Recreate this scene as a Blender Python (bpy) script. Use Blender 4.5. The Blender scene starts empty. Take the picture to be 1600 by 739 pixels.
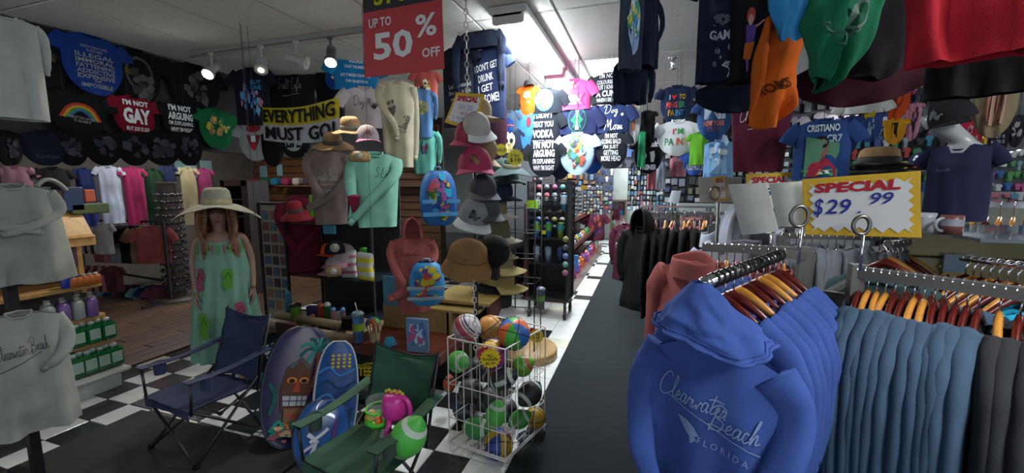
import bpy, math, random
from mathutils import Vector, Matrix, noise
R=math.radians; PI=math.pi
SC=bpy.context.scene; COL=SC.collection
# ---------------------------------------------------------------- camera
F=640.0; H=1.6; VX,VY=1010.0,290.0
_vx=(VX-800)/F; _vy=-(VY-369.5)/F
PITCH=math.atan(_vy); YAW=math.atan(_vx/math.hypot(1,_vy))
FWD=Vector((-math.sin(YAW)*math.cos(PITCH),math.cos(YAW)*math.cos(PITCH),-math.sin(PITCH)))
RGT=Vector((math.cos(YAW),math.sin(YAW),0)); UPV=RGT.cross(FWD); CAM=Vector((0,0,H))
cd=bpy.data.cameras.new('camera'); co=bpy.data.objects.new('camera',cd); COL.objects.link(co)
co.location=CAM; co.rotation_euler=(PI/2-PITCH,0,YAW)
cd.sensor_width=36; cd.lens=F/1600*36; cd.clip_start=.02; cd.clip_end=100
SC.camera=co
# ---------------------------------------------------------------- world, lights, exposure
wd=bpy.data.worlds.new('world'); SC.world=wd; wd.use_nodes=True
wd.node_tree.nodes['Background'].inputs[0].default_value=(.75,.87,1,1)
wd.node_tree.nodes['Background'].inputs[1].default_value=.5
SC.view_settings.view_transform='Standard'; SC.view_settings.look='None'
SC.view_settings.exposure=1.0; SC.view_settings.gamma=1
def area(name,loc,sx,sy,power,color=(1,1,1),rot=(0,0,0)):
    l=bpy.data.lights.new(name,'AREA'); l.shape='RECTANGLE'; l.size=sx; l.size_y=sy; l.energy=power; l.color=color
    o=bpy.data.objects.new(name,l); COL.objects.link(o); o.location=loc; o.rotation_euler=rot; return o
area('aisle_and_fill_light',(-.93,4.35,2.60),.3,3.0,62,(.88,.95,1))
area('aisle_and_fill_light',(-.9,8.6,2.60),.3,4.0,100,(.88,.95,1))
area('aisle_and_fill_light',(2.6,6.2,2.62),.3,3.0,85,(.9,.96,1))
area('aisle_and_fill_light',(-.2,12.0,2.60),.3,2.0,50,(.9,.96,1))
area('aisle_and_fill_light',(5.2,4.6,2.62),.5,2.4,60,(.92,.97,1))
area('aisle_and_fill_light',(-6.2,4.4,2.62),.3,2.4,16,(1,.96,.9))
area('aisle_and_fill_light',(1.7,.2,2.62),.3,2.0,46,(.93,.97,1))  # added fill lamp brightening the right foreground, no ceiling fitting here
# ---------------------------------------------------------------- pixel -> world helpers (image frame 1600x739)
def ray(px,py): return FWD+RGT*((px-800)/F)+UPV*((369.5-py)/F)
def at(px,py,x=None,y=None,z=None):
    r=ray(px,py)
    t= x/r.x if x is not None else y/r.y if y is not None else (z-H)/r.z
    return CAM+r*t
def pj(p):
    q=Vector(p)-CAM; w=q.dot(FWD); return (800+F*q.dot(RGT)/w,369.5-F*q.dot(UPV)/w,w)
# ---------------------------------------------------------------- materials
_m={}
def mat(name,col,rough=.7,metal=0,bump=0,scale=60,var=0,emis=0,alpha=1,trans=0,coat=0,vscale=6,sheen=0,spec=None):
    if name in _m: return _m[name]
    m=bpy.data.materials.new(name); m.use_nodes=True; nt=m.node_tree; N=nt.nodes; b=N['Principled BSDF']; Lk=nt.links.new
    c=tuple(col)+(1,) if len(col)==3 else col
    b.inputs['Base Color'].default_value=c; b.inputs['Roughness'].default_value=rough; b.inputs['Metallic'].default_value=metal
    if spec is not None: b.inputs['Specular IOR Level'].default_value=spec
    if emis: b.inputs['Emission Color'].default_value=c; b.inputs['Emission Strength'].default_value=emis
    if alpha<1: b.inputs['Alpha'].default_value=alpha
    if trans: b.inputs['Transmission Weight'].default_value=trans
    if coat: b.inputs['Coat Weight'].default_value=coat
    if sheen: b.inputs['Sheen Weight'].default_value=sheen
    if bump or var:
        tc=N.new('ShaderNodeTexCoord')
    if bump:
        n=N.new('ShaderNodeTexNoise'); n.inputs['Scale'].default_value=scale; n.inputs['Detail'].default_value=3
        bp=N.new('ShaderNodeBump'); bp.inputs['Strength'].default_value=bump; bp.inputs['Distance'].default_value=.01
        Lk(tc.outputs['Object'],n.inputs['Vector']); Lk(n.outputs['Fac'],bp.inputs['Height']); Lk(bp.outputs['Normal'],b.inputs['Normal'])
    if var:
        n2=N.new('ShaderNodeTexNoise'); n2.inputs['Scale'].default_value=vscale; n2.inputs['Detail'].default_value=4
        r=N.new('ShaderNodeValToRGB'); r.color_ramp.elements[0].position=.35; r.color_ramp.elements[1].position=.65
        r.color_ramp.elements[0].color=tuple(max(0,v*(1-var)) for v in col[:3])+(1,)
        r.color_ramp.elements[1].color=tuple(min(1,v*(1+var)) for v in col[:3])+(1,)
        Lk(tc.outputs['Object'],n2.inputs['Vector']); Lk(n2.outputs['Fac'],r.inputs['Fac']); Lk(r.outputs['Color'],b.inputs['Base Color'])
    _m[name]=m; return m
def s2l(h):
    h=h.lstrip('#'); v=[int(h[i:i+2],16)/255 for i in (0,2,4)]
    return tuple(x/12.92 if x<=.04045 else ((x+.055)/1.055)**2.4 for x in v)
def cloth(h): return mat('cloth_'+h,s2l(h),.9,bump=.25,scale=350,var=.08,vscale=9,spec=.2)
def ink(h): return mat('ink_'+h,s2l(h),.75,spec=.2)
def plastic(h,rough=.35): return mat('plastic_'+h,s2l(h),rough,var=.04,vscale=20)
def paint(h,rough=.6): return mat('paint_'+h,s2l(h),rough,var=.06,vscale=12,bump=.08,scale=120)
def wood(name,c1,c2,scale=9,rough=.45,axis=0):
    if name in _m: return _m[name]
    m=bpy.data.materials.new(name); m.use_nodes=True; nt=m.node_tree; N=nt.nodes; b=N['Principled BSDF']; Lk=nt.links.new
    tc=N.new('ShaderNodeTexCoord'); mp=N.new('ShaderNodeMapping'); sc=[14,14,14]; sc[axis]=1.2; mp.inputs['Scale'].default_value=sc
    n=N.new('ShaderNodeTexNoise'); n.inputs['Scale'].default_value=scale/3; n.inputs['Detail'].default_value=6; n.inputs['Distortion'].default_value=.6
    r=N.new('ShaderNodeValToRGB'); r.color_ramp.elements[0].position=.3; r.color_ramp.elements[1].position=.7
    r.color_ramp.elements[0].color=tuple(s2l(c1))+(1,); r.color_ramp.elements[1].color=tuple(s2l(c2))+(1,)
    Lk(tc.outputs['Object'],mp.inputs['Vector']); Lk(mp.outputs['Vector'],n.inputs['Vector']); Lk(n.outputs['Fac'],r.inputs['Fac']); Lk(r.outputs['Color'],b.inputs['Base Color'])
    b.inputs['Roughness'].default_value=rough; _m[name]=m; return m
CHROME=mat('chrome',(.75,.76,.78),.18,1); STEEL=mat('grey_steel',s2l('#56554f'),.45,.1,var=.06); BLACKM=mat('black_metal',(.012,.012,.013),.4,.2,var=.1)
WIRE=mat('white_wire',s2l('#cfc9c4'),.4,.1,var=.05); GLASS=mat('clear_glass',(.9,.97,.95),.05,trans=.0,alpha=.14,spec=.8)
MAPLE=wood('maple_wood','#a97e45','#c99b5c'); REDW=wood('cherry_wood','#5a2c20','#753a29'); DARKW=wood('dark_wood','#1d1210','#2b1a15')
HW_L=wood('honey_hanger_wood','#b5742c','#d08f3e',rough=.25); HW_D=wood('mahogany_hanger_wood','#43120e','#5f1b14',rough=.22)
# ---------------------------------------------------------------- mesh builder
class MB:
    def __init__(s): s.v=[]; s.f=[]; s.mi=[]; s.mats=[]; s.cur=0; s.sm=[]
    def use(s,m):
        if m not in s.mats: s.mats.append(m)
        s.cur=s.mats.index(m); return s
    def add(s,vs,fs,smooth=True):
        o=len(s.v); s.v+= [Vector(v) for v in vs]
        for f in fs: s.f.append([o+i for i in f]); s.mi.append(s.cur); s.sm.append(smooth)
        return s
    def box(s,c,d,rz=0,rx=0,ry=0,taper=1):
        M=Matrix.Translation(Vector(c))@Matrix.Rotation(rz,4,'Z')@Matrix.Rotation(ry,4,'Y')@Matrix.Rotation(rx,4,'X')
        vs=[]
        for z in (-.5,.5):
            k=taper if z>0 else 1
            for x,y in ((-.5,-.5),(.5,-.5),(.5,.5),(-.5,.5)): vs.append(M@Vector((x*d[0]*k,y*d[1]*k,z*d[2])))
        return s.add(vs,[(3,2,1,0),(4,5,6,7),(0,1,5,4),(1,2,6,5),(2,3,7,6),(3,0,4,7)],False)
    def bbox(s,c,d,b=.01,rz=0,rx=0,ry=0):   # box with chamfered edges (vertical edges and top/bottom rims)
        M=Matrix.Translation(Vector(c))@Matrix.Rotation(rz,4,'Z')@Matrix.Rotation(ry,4,'Y')@Matrix.Rotation(rx,4,'X')
        hx,hy,hz=d[0]/2,d[1]/2,d[2]/2; b=min(b,hx*.9,hy*.9,hz*.9)
        def ringz(z,i): 
            a,c2=hx-i,hy-i
            return [(-a+b,-c2,z),(a-b,-c2,z),(a,-c2+b,z),(a,c2-b,z),(a-b,c2,z),(-a+b,c2,z),(-a,c2-b,z),(-a,-c2+b,z)]
        R_=[ringz(-hz,b*.7),ringz(-hz+b,0),ringz(hz-b,0),ringz(hz,b*.7)]
        vs=[M@Vector(p) for r in R_ for p in r]; fs=[]
        for k in range(3):
            for i in range(8): fs.append((k*8+i,k*8+(i+1)%8,(k+1)*8+(i+1)%8,(k+1)*8+i))
        fs+= [tuple(range(7,-1,-1)),tuple(range(24,32))]
        return s.add(vs,fs,False)
    def path(s,pts,r,n=8,closed=False,flat=1,cap=True,upv=None):
        pts=[Vector(p) for p in pts]; m=len(pts); rs=r if isinstance(r,(list,tuple)) else [r]*m
        vs=[]; prev=None
        for i,p in enumerate(pts):
            if closed: t=pts[(i+1)%m]-pts[i-1]
            else: t=pts[min(i+1,m-1)]-pts[max(i-1,0)]
            if t.length<1e-9: t=Vector((0,0,1))
            t.normalize()
            if prev is None:
                a=Vector(upv) if upv else (Vector((0,0,1)) if abs(t.z)<.9 else Vector((0,1,0)))
            else: a=prev
            u=(a-t*a.dot(t)); 
            if u.length<1e-6: u=t.orthogonal()
            u.normalize(); w=t.cross(u); prev=u
            for k in range(n):
                an=2*PI*k/n; vs.append(p+u*(rs[i]*flat*math.cos(an))+w*(rs[i]*math.sin(an)))
        fs=[]
        for i in range(m if closed else m-1):
            j=(i+1)%m
            for k in range(n): fs.append((i*n+k,i*n+(k+1)%n,j*n+(k+1)%n,j*n+k))
        if not closed and cap: fs+=[tuple(range(n-1,-1,-1)),tuple((m-1)*n+k for k in range(n))]
        return s.add(vs,fs,n>5)
    def tube(s,a,b,r,n=8,r2=None): return s.path([a,b],[r,r if r2 is None else r2],n)
    def sq(s,a,b,w,h=None):            # square tube between points
        a=Vector(a); b=Vector(b); t=(b-a).normalized(); h=h or w
        up=Vector((0,0,1)) if abs(t.z)<.9 else Vector((0,1,0))
        x=t.cross(up).normalized(); y=x.cross(t); vs=[]
        for p in (a,b):
            for i,j in ((-1,-1),(1,-1),(1,1),(-1,1)): vs.append(p+x*(i*w/2)+y*(j*h/2))
        return s.add(vs,[(3,2,1,0),(4,5,6,7),(0,1,5,4),(1,2,6,5),(2,3,7,6),(3,0,4,7)],False)
    def lathe(s,c,prof,n=20,sx=1,sy=1,M=None,cap=True):   # prof: list of (r,z)
        vs=[]; c=Vector(c)
        for r,z in prof:
            for k in range(n):
                a=2*PI*k/n; p=Vector((r*sx*math.cos(a),r*sy*math.sin(a),z))
                vs.append(c+(M@p if M else p))
        fs=[]; m=len(prof)
        for i in range(m-1):
            for k in range(n): fs.append((i*n+k,i*n+(k+1)%n,(i+1)*n+(k+1)%n,(i+1)*n+k))
        if cap: fs+=[tuple(range(n-1,-1,-1)),tuple((m-1)*n+k for k in range(n))]
        return s.add(vs,fs,True)
    def grid(s,fn,nu,nv,wrap=False,smooth=True):
        vs=[fn(i/(nu if wrap else nu-1),j/(nv-1)) for j in range(nv) for i in range(nu)]
        fs=[]
        for j in range(nv-1):
            for i in range(nu if wrap else nu-1):
                k=(i+1)%nu; fs.append((j*nu+i,j*nu+k,(j+1)*nu+k,(j+1)*nu+i))
        return s.add(vs,fs,smooth)
    def prism(s,out,y0,y1,M=None):      # outline in x,z extruded along y
        n=len(out); vs=[Vector((p[0],y0,p[1])) for p in out]+[Vector((p[0],y1,p[1])) for p in out]
        if M: vs=[M@v for v in vs]
        fs=[tuple(range(n)),tuple(range(2*n-1,n-1,-1))]+[(i,i+n,(i+1)%n+n,(i+1)%n) for i in range(n)]
        return s.add(vs,fs,False)
    def map(s,fn): s.v=[Vector(fn(v)) for v in s.v]; return s
    def mesh(s,name,off=None):
        me=bpy.data.meshes.new(name); o=off or Vector((0,0,0))
        me.from_pydata([tuple(v-o) for v in s.v],[],s.f)
        for m in s.mats: me.materials.append(m)
        me.polygons.foreach_set('material_index',s.mi); me.polygons.foreach_set('use_smooth',s.sm); me.update()
        return me
def tag(o,label=None,cat=None,group=None,kind=None):
    if label: o['label']=label
    if cat: o['category']=cat
    if group: o['group']=group
    if kind: o['kind']=kind
    return o
def thing(name,label,cat,loc=(0,0,0),rz=0,group=None):
    o=bpy.data.objects.new(name,None); COL.objects.link(o); o.location=loc; o.rotation_euler=(0,0,rz); o.empty_display_size=.05
    return tag(o,label,cat,group)
def part(name,mb,m,parent,world=False,label=None,kind=None):
    if m is not None: 
        if not mb.mats: mb.mats=[m]
    off=Vector(parent.location) if world else None
    if world and parent.parent: off=Vector(parent.parent.location)+Vector(parent.location)
    o=bpy.data.objects.new(name,mb.mesh(name,off)); COL.objects.link(o); o.parent=parent
    return tag(o,label,kind=kind)
def single(name,mb,m,label,cat,group=None,base=None,kind=None):     # a thing that is one mesh, given in world space
    if not mb.mats: mb.mats=[m]
    if base is None:
        n=len(mb.v); base=Vector((sum(v.x for v in mb.v)/n,sum(v.y for v in mb.v)/n,min(v.z for v in mb.v)))
    base=Vector(base); o=bpy.data.objects.new(name,mb.mesh(name,base)); COL.objects.link(o); o.location=base
    return tag(o,label,cat,group,kind)
def struct(name,mb,m=None,parent=None):
    if not mb.mats: mb.mats=[m]
    o=bpy.data.objects.new(name,mb.mesh(name)); COL.objects.link(o)
    if parent: o.parent=parent
    else: o['kind']='structure'
    return o
def dup(root,loc,rz=None,label=None,group=None,swap=None,scale=None):
    def cp(o,par):
        c=o.copy(); COL.objects.link(c); c.parent=par
        if swap and o.type=='MESH' and any(m in swap for m in o.data.materials):
            key=(o.data.name,)+tuple(sorted((a.name,b.name) for a,b in swap.items()))
            if key not in _sw:
                d=o.data.copy()
                for i,m in enumerate(d.materials):
                    if m in swap: d.materials[i]=swap[m]
                _sw[key]=d
            c.data=_sw[key]
        for ch in list(o.children):
            cp(ch,c)
        return c
    r=cp(root,None); r.location=loc
    if rz is not None: r.rotation_euler=(0,0,rz)
    if label: r['label']=label
    if group: r['group']=group
    if scale: r.scale=(scale,)*3 if not isinstance(scale,(tuple,list)) else scale
    return r
_sw={}
# ---------------------------------------------------------------- writing
_tx={}
def text2d(s,bold=0,shear=0,spacing=1):
    k=(s,bold,shear,spacing)
    if k in _tx: return _tx[k]
    cu=bpy.data.curves.new('t','FONT'); cu.body=s; cu.size=1; cu.offset=bold; cu.shear=shear; cu.resolution_u=2; cu.space_character=spacing
    cu.align_x='CENTER'; cu.space_line=.85
    ob=bpy.data.objects.new('t',cu); COL.objects.link(ob)
    dg=bpy.context.evaluated_depsgraph_get(); me=bpy.data.meshes.new_from_object(ob.evaluated_get(dg))
    vs=[(v.co.x,v.co.y) for v in me.vertices]; fs=[tuple(p.vertices) for p in me.polygons]
    bpy.data.objects.remove(ob); bpy.data.curves.remove(cu); bpy.data.meshes.remove(me)
    if not vs: vs=[(0,0)]
    x0=min(v[0] for v in vs); x1=max(v[0] for v in vs); y0=min(v[1] for v in vs); y1=max(v[1] for v in vs)
    w=max(x1-x0,1e-3); h=max(y1-y0,1e-3)
    vs=[((v[0]-x0)/w-.5,(v[1]-y0)/h-.5) for v in vs]
    _tx[k]=(vs,fs,w/h); return _tx[k]
# joined-up pen strokes on a unit grid (x advance, baseline 0, x-height 1)
CUR={'C':(1.5,[[(1.2,1.9),(.9,2.3),(.4,1.9),(.1,1),(.3,.1),(.9,0),(1.5,.5)]]),
'l':(.55,[[(0,.4),(.35,1.3),(.4,2.1),(.2,2.0),(.15,1),(.25,.1),(.55,.3)]]),
'e':(.65,[[(0,.3),(.45,.7),(.3,1.0),(.1,.6),(.2,.1),(.65,.3)]]),
'a':(.8,[[(.55,.9),(.25,1),(.05,.5),(.2,.05),(.5,.5),(.6,.95),(.55,.1),(.8,.3)]]),
'r':(.6,[[(0,.3),(.15,1.0),(.25,.8),(.5,.9),(.4,.2),(.6,.2)]]),
'w':(.9,[[(0,.9),(.1,.1),(.4,.6),(.45,.1),(.75,.9),(.9,.7)]]),
't':(.5,[[(.3,1.9),(.15,.2),(.5,.3)],[(-.3,1.35),(.3,1.5),(1.2,1.45)]]),
'B':(1.5,[[(.5,2.1),(.2,-.3)],[(-.2,1.7),(.5,2.4),(1.2,2.1),(.9,1.3),(.5,1.15),(1.2,.9),(1.1,.1),(.4,-.1),(.1,.3),(1.5,.3)]]),
'c':(.6,[[(.45,.8),(.2,.95),(.05,.4),(.3,0),(.6,.3)]]),
'h':(.8,[[(0,.4),(.35,1.8),(.3,2.2),(.15,1.2),(.1,0),(.35,.9),(.5,.8),(.5,.1),(.8,.3)]]),
'D':(1.6,[[(.4,2.1),(.25,.1)],[(-.2,1.6),(.5,2.4),(1.3,1.9),(1.2,.5),(.5,0),(.1,.2)]]),
'o':(.75,[[(.3,.9),(.05,.5),(.25,.05),(.5,.4),(.35,.9),(.75,.8)]]),
'g':(.8,[[(.5,.85),(.2,.9),(.05,.4),(.4,.2),(.55,.9),(.45,-.8),(.1,-.7),(.8,.3)]]),
'M':(1.6,[[(0,0),(.4,2),(.6,.5),(1.0,2),(1.1,.4),(1.3,0),(1.6,.3)]]),
'm':(1.0,[[(0,0),(.15,.9),(.25,0),(.45,.9),(.55,0),(.75,.9),(.8,.1),(1.0,.3)]]),
'S':(1.2,[[(.9,2.0),(.5,2.3),(.3,1.6),(.8,.8),(.4,0),(0,.3)]]),
'i':(.4,[[(0,.3),(.15,.95),(.15,.1),(.4,.3)]]),
'f':(.6,[[(0,.3),(.4,1.8),(.3,2.1),(.15,.5),(.15,-.8),(.3,0),(.6,.3)]]),
'v':(.6,[[(0,.9),(.2,.1),(.45,.9),(.6,.8)]]),'n':(.8,[[(0,0),(.15,.9),(.25,.3),(.45,.9),(.5,.1),(.8,.3)]]),
'L':(1.2,[[(.6,2.2),(.3,1),(.2,0),(1.2,.1)]]),'y':(.7,[[(0,.9),(.15,.2),(.4,.8),(.35,-.8),(.05,-.6),(.7,.3)]]),' ':(.6,[])}
def smooth(p,k=4):
    out=[]; n=len(p)
    for i in range(n-1):
        a,b,c,d=p[max(i-1,0)],p[i],p[i+1],p[min(i+2,n-1)]
        for j in range(k):
            t=j/k; out.append(tuple(.5*((2*b[q])+(-a[q]+c[q])*t+(2*a[q]-5*b[q]+4*c[q]-d[q])*t*t+(-a[q]+3*b[q]-3*c[q]+d[q])*t**3) for q in range(len(b))))
    out.append(tuple(p[-1])); return out
def ribbon(p,w):
    vs=[];fs=[]; n=len(p)
    for i in range(n):
        a=Vector(p[max(i-1,0)]); b=Vector(p[min(i+1,n-1)]); t=(b-a); t=t.normalized() if t.length>1e-9 else Vector((1,0))
        nrm=Vector((-t.y,t.x))*w*.5; q=Vector(p[i]); vs+=[tuple(q+nrm),tuple(q-nrm)]
    for i in range(n-1): fs.append((2*i,2*i+1,2*i+3,2*i+2))
    return vs,fs
def cursive2d(s,pen=.13):
    k=('cur',s,pen)
    if k in _tx: return _tx[k]
    V=[];Fc=[]; x=0
    for ch in s:
        adv,st=CUR.get(ch,CUR['n'])
        for p in st:
            vs,fs=ribbon(smooth([(x+a+.12*b,b) for a,b in p],4),pen); o=len(V); V+=vs; Fc+=[tuple(o+i for i in f) for f in fs]
        x+=adv
    x0=min(v[0] for v in V); x1=max(v[0] for v in V); y0=min(v[1] for v in V); y1=max(v[1] for v in V)
    V=[((v[0]-x0)/(x1-x0)-.5,(v[1]-y0)/(y1-y0)-.5) for v in V]
    _tx[k]=(V,Fc,(x1-x0)/(y1-y0)); return _tx[k]
def blob(rng,cx,cz,rx,rz,n=9,j=.3):
    return [(cx+rx*math.cos(2*PI*i/n)*(1+rng.uniform(-j,j)),cz+rz*math.sin(2*PI*i/n)*(1+rng.uniform(-j,j))) for i in range(n)]
def fan(pts):
    n=len(pts); c=(sum(p[0] for p in pts)/n,sum(p[1] for p in pts)/n); return [c]+list(pts),[(0,i+1,(i+1)%n+1) for i in range(n)]
# print items, in fractions of the garment (x -.5..+.5 of its width, z 0..1 down its length)
def print_mb(items,W,L,surf,lift=.004):
    mb=MB(); lay=0
    for it in items:
        k=it[0]; lay+=1
        if k in('t','c'):
            _,s,cx,cz,w,h,m=it[:7]; o=it[7] if len(it)>7 else {}
            vs,fs,asp=text2d(s,o.get('b',.02),o.get('sh',0),o.get('sp',1)) if k=='t' else cursive2d(s,o.get('pen',.13))
            an=o.get('rot',0); P=[]
            for x,y in vs:
                X=x*w*W; Z=y*h*L; X,Z=X*math.cos(an)-Z*math.sin(an),X*math.sin(an)+Z*math.cos(an)
                P.append((cx*W+X,-cz*L+Z))
            G=[(P,fs)]; ms=[m]
        elif k=='p':   # polygon
            P=[(a*W,-b*L) for a,b in it[1]]; G=[fan(P)]; ms=[it[2]]
        elif k=='e':   # ellipse: cx,cz,rx,rz
            P=[((it[1]+it[3]*math.cos(2*PI*i/20))*W,-(it[2]+it[4]*math.sin(2*PI*i/20))*L) for i in range(20)]; G=[fan(P)]; ms=[it[5]]
        elif k=='l':   # line
            vs,fs=ribbon([(a*W,-b*L) for a,b in smooth(it[1],3)],it[2]*W); G=[(vs,fs)]; ms=[it[3]]
        elif k=='g':   # graphic made of coloured patches: cx,cz,w,h,palette,seed,count
            _,cx,cz,w,h,pal,seed=it[:7]; cnt=it[7] if len(it)>7 else 26; rg=random.Random(seed); G=[];ms=[]
            for q in range(cnt):
                a=rg.random()*2*PI; rr=math.sqrt(rg.random())*.45; sz=rg.uniform(.06,.17)*(1.5 if q<5 else 1)
                G.append(fan(blob(rg,(cx+rr*math.cos(a)*w)*W,-(cz+rr*math.sin(a)*h)*L,sz*w*W,sz*h*L,rg.randint(5,9),.35))); ms.append(pal[q%len(pal)])
        for q,((P,fs),m) in enumerate(zip(G,ms)):
            mb.use(m); lf=lift+lay*.0006+q*.00025
            mb.add([surf(x,z,lf) for x,z in P],fs,False)
    return mb
# ---------------------------------------------------------------- garments
def facing(P): d=CAM-Vector(P); return math.atan2(d.x,-d.y)
def garment(name,label,cat,pos,rz,w,L,m,sleeve='short',bottom='flat',prints=None,group=None,thick=.045,seed=0,fold=.006,neck=.30,
            hood=None,cuffs=None,paths=None,collar=None,drop=.16,tilt=0,nu=34,nv=18,flare=0,srad=.165,t0=.35,sn=1,vn=0,pocket=False,rx=0):
    rg=random.Random(seed); ph=[rg.uniform(0,6.28) for _ in range(8)]; k1=rg.uniform(16,24)*.5/w; k2=rg.uniform(30,44)*.5/w
    def hw(v):
        a=w/2*(1+flare*v)
        if bottom=='round' and v>.5: q=(v-.5)/.5; a*=math.sqrt(max(0,1-q*q*.80))
        if bottom=='taper': a*=1-.22*v
        return a
    def folds(x,v): 
        g=.25+.75*v
        nz=noise.noise(Vector((x*5/w*.5+seed,v*L*4.5,seed*1.7)))*1.6+noise.noise(Vector((x*11/w*.5,v*L*9+x*6,seed*.7)))*.9
        return fold*g*(nz+.6*math.sin(x*k1+1.4*v+ph[0])+.6*math.sin(x*k2-2.2*v+ph[1])+.5*math.sin(v*3.5+x*9+ph[2])*(1-v*.5)+.5*math.sin(x*k1*.6+v*5+ph[3]))
    def T(v): 
        t=thick*(t0+(1-t0)*min(1,v*4))
        if bottom=='round' and v>.7: t*=1-.5*(v-.7)/.3
        return t
    def body(a,v,front=None):
        # a: 0..1 round the section, 0 = left edge, front half first
        an=2*PI*a; cu=-math.cos(an); fr=math.sin(an)   # fr>0 front
        u=math.copysign(abs(cu)**.85,cu); x=u*hw(v)
        y=-fr*T(v)-folds(x,v)*(1 if fr>=0 else .5)
        z=-L*v
        top=(1-v)**3
        z-=drop*w*abs(u)**1.3*top
        z-=(neck*.42 if fr>0 else neck*.12)*w*math.exp(-(u/.30)**4)*top*max(abs(fr),0)**.3
        z-=vn*w*math.exp(-(u/.36)**4)*top
        if bottom=='round': z+=L*.05*v*u*u*(1 if v>.6 else 0)
        return Vector((x,y,z))
    def surf(x,z,lf):
        v=min(1,max(0.02,-z/L)); h=hw(v); u=max(-.98,min(.98,x/h)); 
        cu=math.copysign(abs(u)**(1/.85),u); fr=math.sqrt(max(0,1-cu*cu))
        return Vector((x,-fr*T(v)-folds(x,v)-lf,z))
    root=thing(name,label,cat,pos,rz,group)
    if tilt or rx: root.rotation_euler=(Matrix.Rotation(rz,3,'Z')@Matrix.Rotation(rx,3,'X')@Matrix.Rotation(tilt,3,'Y')).to_euler()
    mb=MB(); mb.use(m).grid(body,nu,nv,wrap=True); bod=part('body',mb,m,root)
    cm=collar or m
    n=MB(); n.use(cm); ring=[]
    for i in range(24):
        a=2*PI*i/24; u=.3*math.cos(a); fr=math.sin(a)
        z=-drop*w*abs(u)**1.3-(neck*.42 if fr>0 else neck*.12)*w*math.exp(-(u/.3)**4)*abs(fr)**.3-vn*w*math.exp(-(u/.36)**4)+.004
        ring.append((u*w/2*1.02,-fr*T(0)*1.15-.002*(1 if fr>0 else -1),z))
    n.path(ring,.008*w/.5,6,closed=True,flat=1.5); part('collar',n,cm,bod)
    if sleeve!='none':
        for s in (-1,1):
            q=MB(); q.use(m); r0=srad*w
            if sleeve=='short':
                kk=.78 if bottom=='round' else 1; pts=[(s*w*.40,0,-drop*w*.8-.07*w),(s*w*.49*(.97 if kk<1 else 1),-.004,-drop*w-.11*w),(s*w*(.49+.11*kk**2),-.008,-drop*w-.24*w*kk),(s*w*(.5+.16*kk**3),-.01,-drop*w-.36*w*kk)]; rs=[r0*1.05,r0*.98,r0*.9,r0*.85]
                q.path(pts,[a*.35 for a in rs],12,flat=1/.35*1.0,cap=False,upv=(s*.8,0,.5))
            else:
                if paths and paths[0 if s<0 else 1]: pts=[(a*w,b*w,c*w) for a,b,c in paths[0 if s<0 else 1]]
                else: pts=[(s*w*.40,0,-drop*w-.04*w),(s*w*.50,0,-drop*w-.16*w),(s*w*.55,-.01,-.45*w),(s*w*.57,-.02,-.75*w),(s*w*.56,-.02,-1.05*w),(s*w*.55,-.01,-1.22*w)]
                pts=smooth([tuple(p) for p in pts],4); nn=len(pts)
                rs=[r0*(1-.52*(i/(nn-1))**.8)*(1+.035*math.sin(i*1.3+ph[4+(s>0)])) for i in range(nn)]
                q.path(pts,[a*.5 for a in rs],16,flat=1/.55,cap=True,upv=(1,0,0.01))
                q.v=[v_+Vector((0,1,.3))*(noise.noise(Vector((v_.x*9,v_.y*9,v_.z*4))/w*.5+Vector((seed,s,0)))*.04*w*sn+noise.noise(Vector((v_.x*22,v_.y*22,v_.z*9))/w*.5)*.016*w*sn) for v_ in q.v]
            slv=part('sleeve',q,m,root)
            if sleeve=='long':
                c=MB(); e=Vector(pts[-1]); d=(e-Vector(pts[-3])).normalized(); c.use(cuffs or m); c.path([e-d*.004,e+d*.06*w/.5],[rs[-1]*.52]*2,10,flat=1.5,upv=(1,0,0.01)); part('cuff',c,None,slv)
    if bottom!='round' and cuffs is not None or hood:
        pass
    if hood: hood_part(root,m,w,hood,seed)
    if pocket:
        p=MB(); p.use(m); pts=[(-.26*w,-.62*L),(-.17*w,-.62*L+0),( .17*w,-.62*L),(.26*w,-.80*L),(.26*w,-.90*L),(-.26*w,-.90*L),(-.26*w,-.80*L)]
        vs,fs=fan(pts[1:]); p.add([surf(x,z,.008) for x,z in vs],fs,False); part('pocket',p,m,bod)
    if prints:
        pm=print_mb(prints,w,L,surf); part('print',pm,None,bod)
    return root
def hood_part(root,m,w,kind,seed=0):
    mb=MB(); mb.use(m); rg=random.Random(seed+5); ph=rg.uniform(0,6)
    if kind=='down':     # lies folded behind and around the collar
        def fn(a,v):
            an=2*PI*a; r=.27*w*(1-.25*v)*(1+.05*math.sin(4*an+ph))
            return Vector((r*math.cos(an)*1.05,-.02*w-(.13*w)*math.sin(an)*(1-.3*v),(-.10*w)+.16*w*math.sin(PI*v*.95)-.08*w*math.sin(an)*(1-v)-.04*w*abs(math.cos(an))))
        mb.grid(fn,26,7,wrap=True)
    elif kind=='up':     # upright hood with a face opening
        def fn(a,v):
            an=-PI*.72+PI*1.44*a; rr=.25*w*math.sqrt(max(0,1-max(0,(v-.45)/.55)**2))*(1+.03*math.sin(5*an+ph)+.04*math.sin(v*7))
            return Vector((rr*math.sin(an),.02*w+rr*.95*math.cos(an)*1.0-.03*w*v,-.12*w+.52*w*v))
        mb.grid(fn,20,10); mb.grid(lambda a,v:fn(a,v)*1.0+Vector((0,.006,-.004)),20,10)
        rim=[fn(0,i/9) for i in range(10)]+[fn(1,1-i/9) for i in range(10)]
        mb.path(rim,.014*w/.5,6)
    part('hood',mb,m,root)
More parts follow.
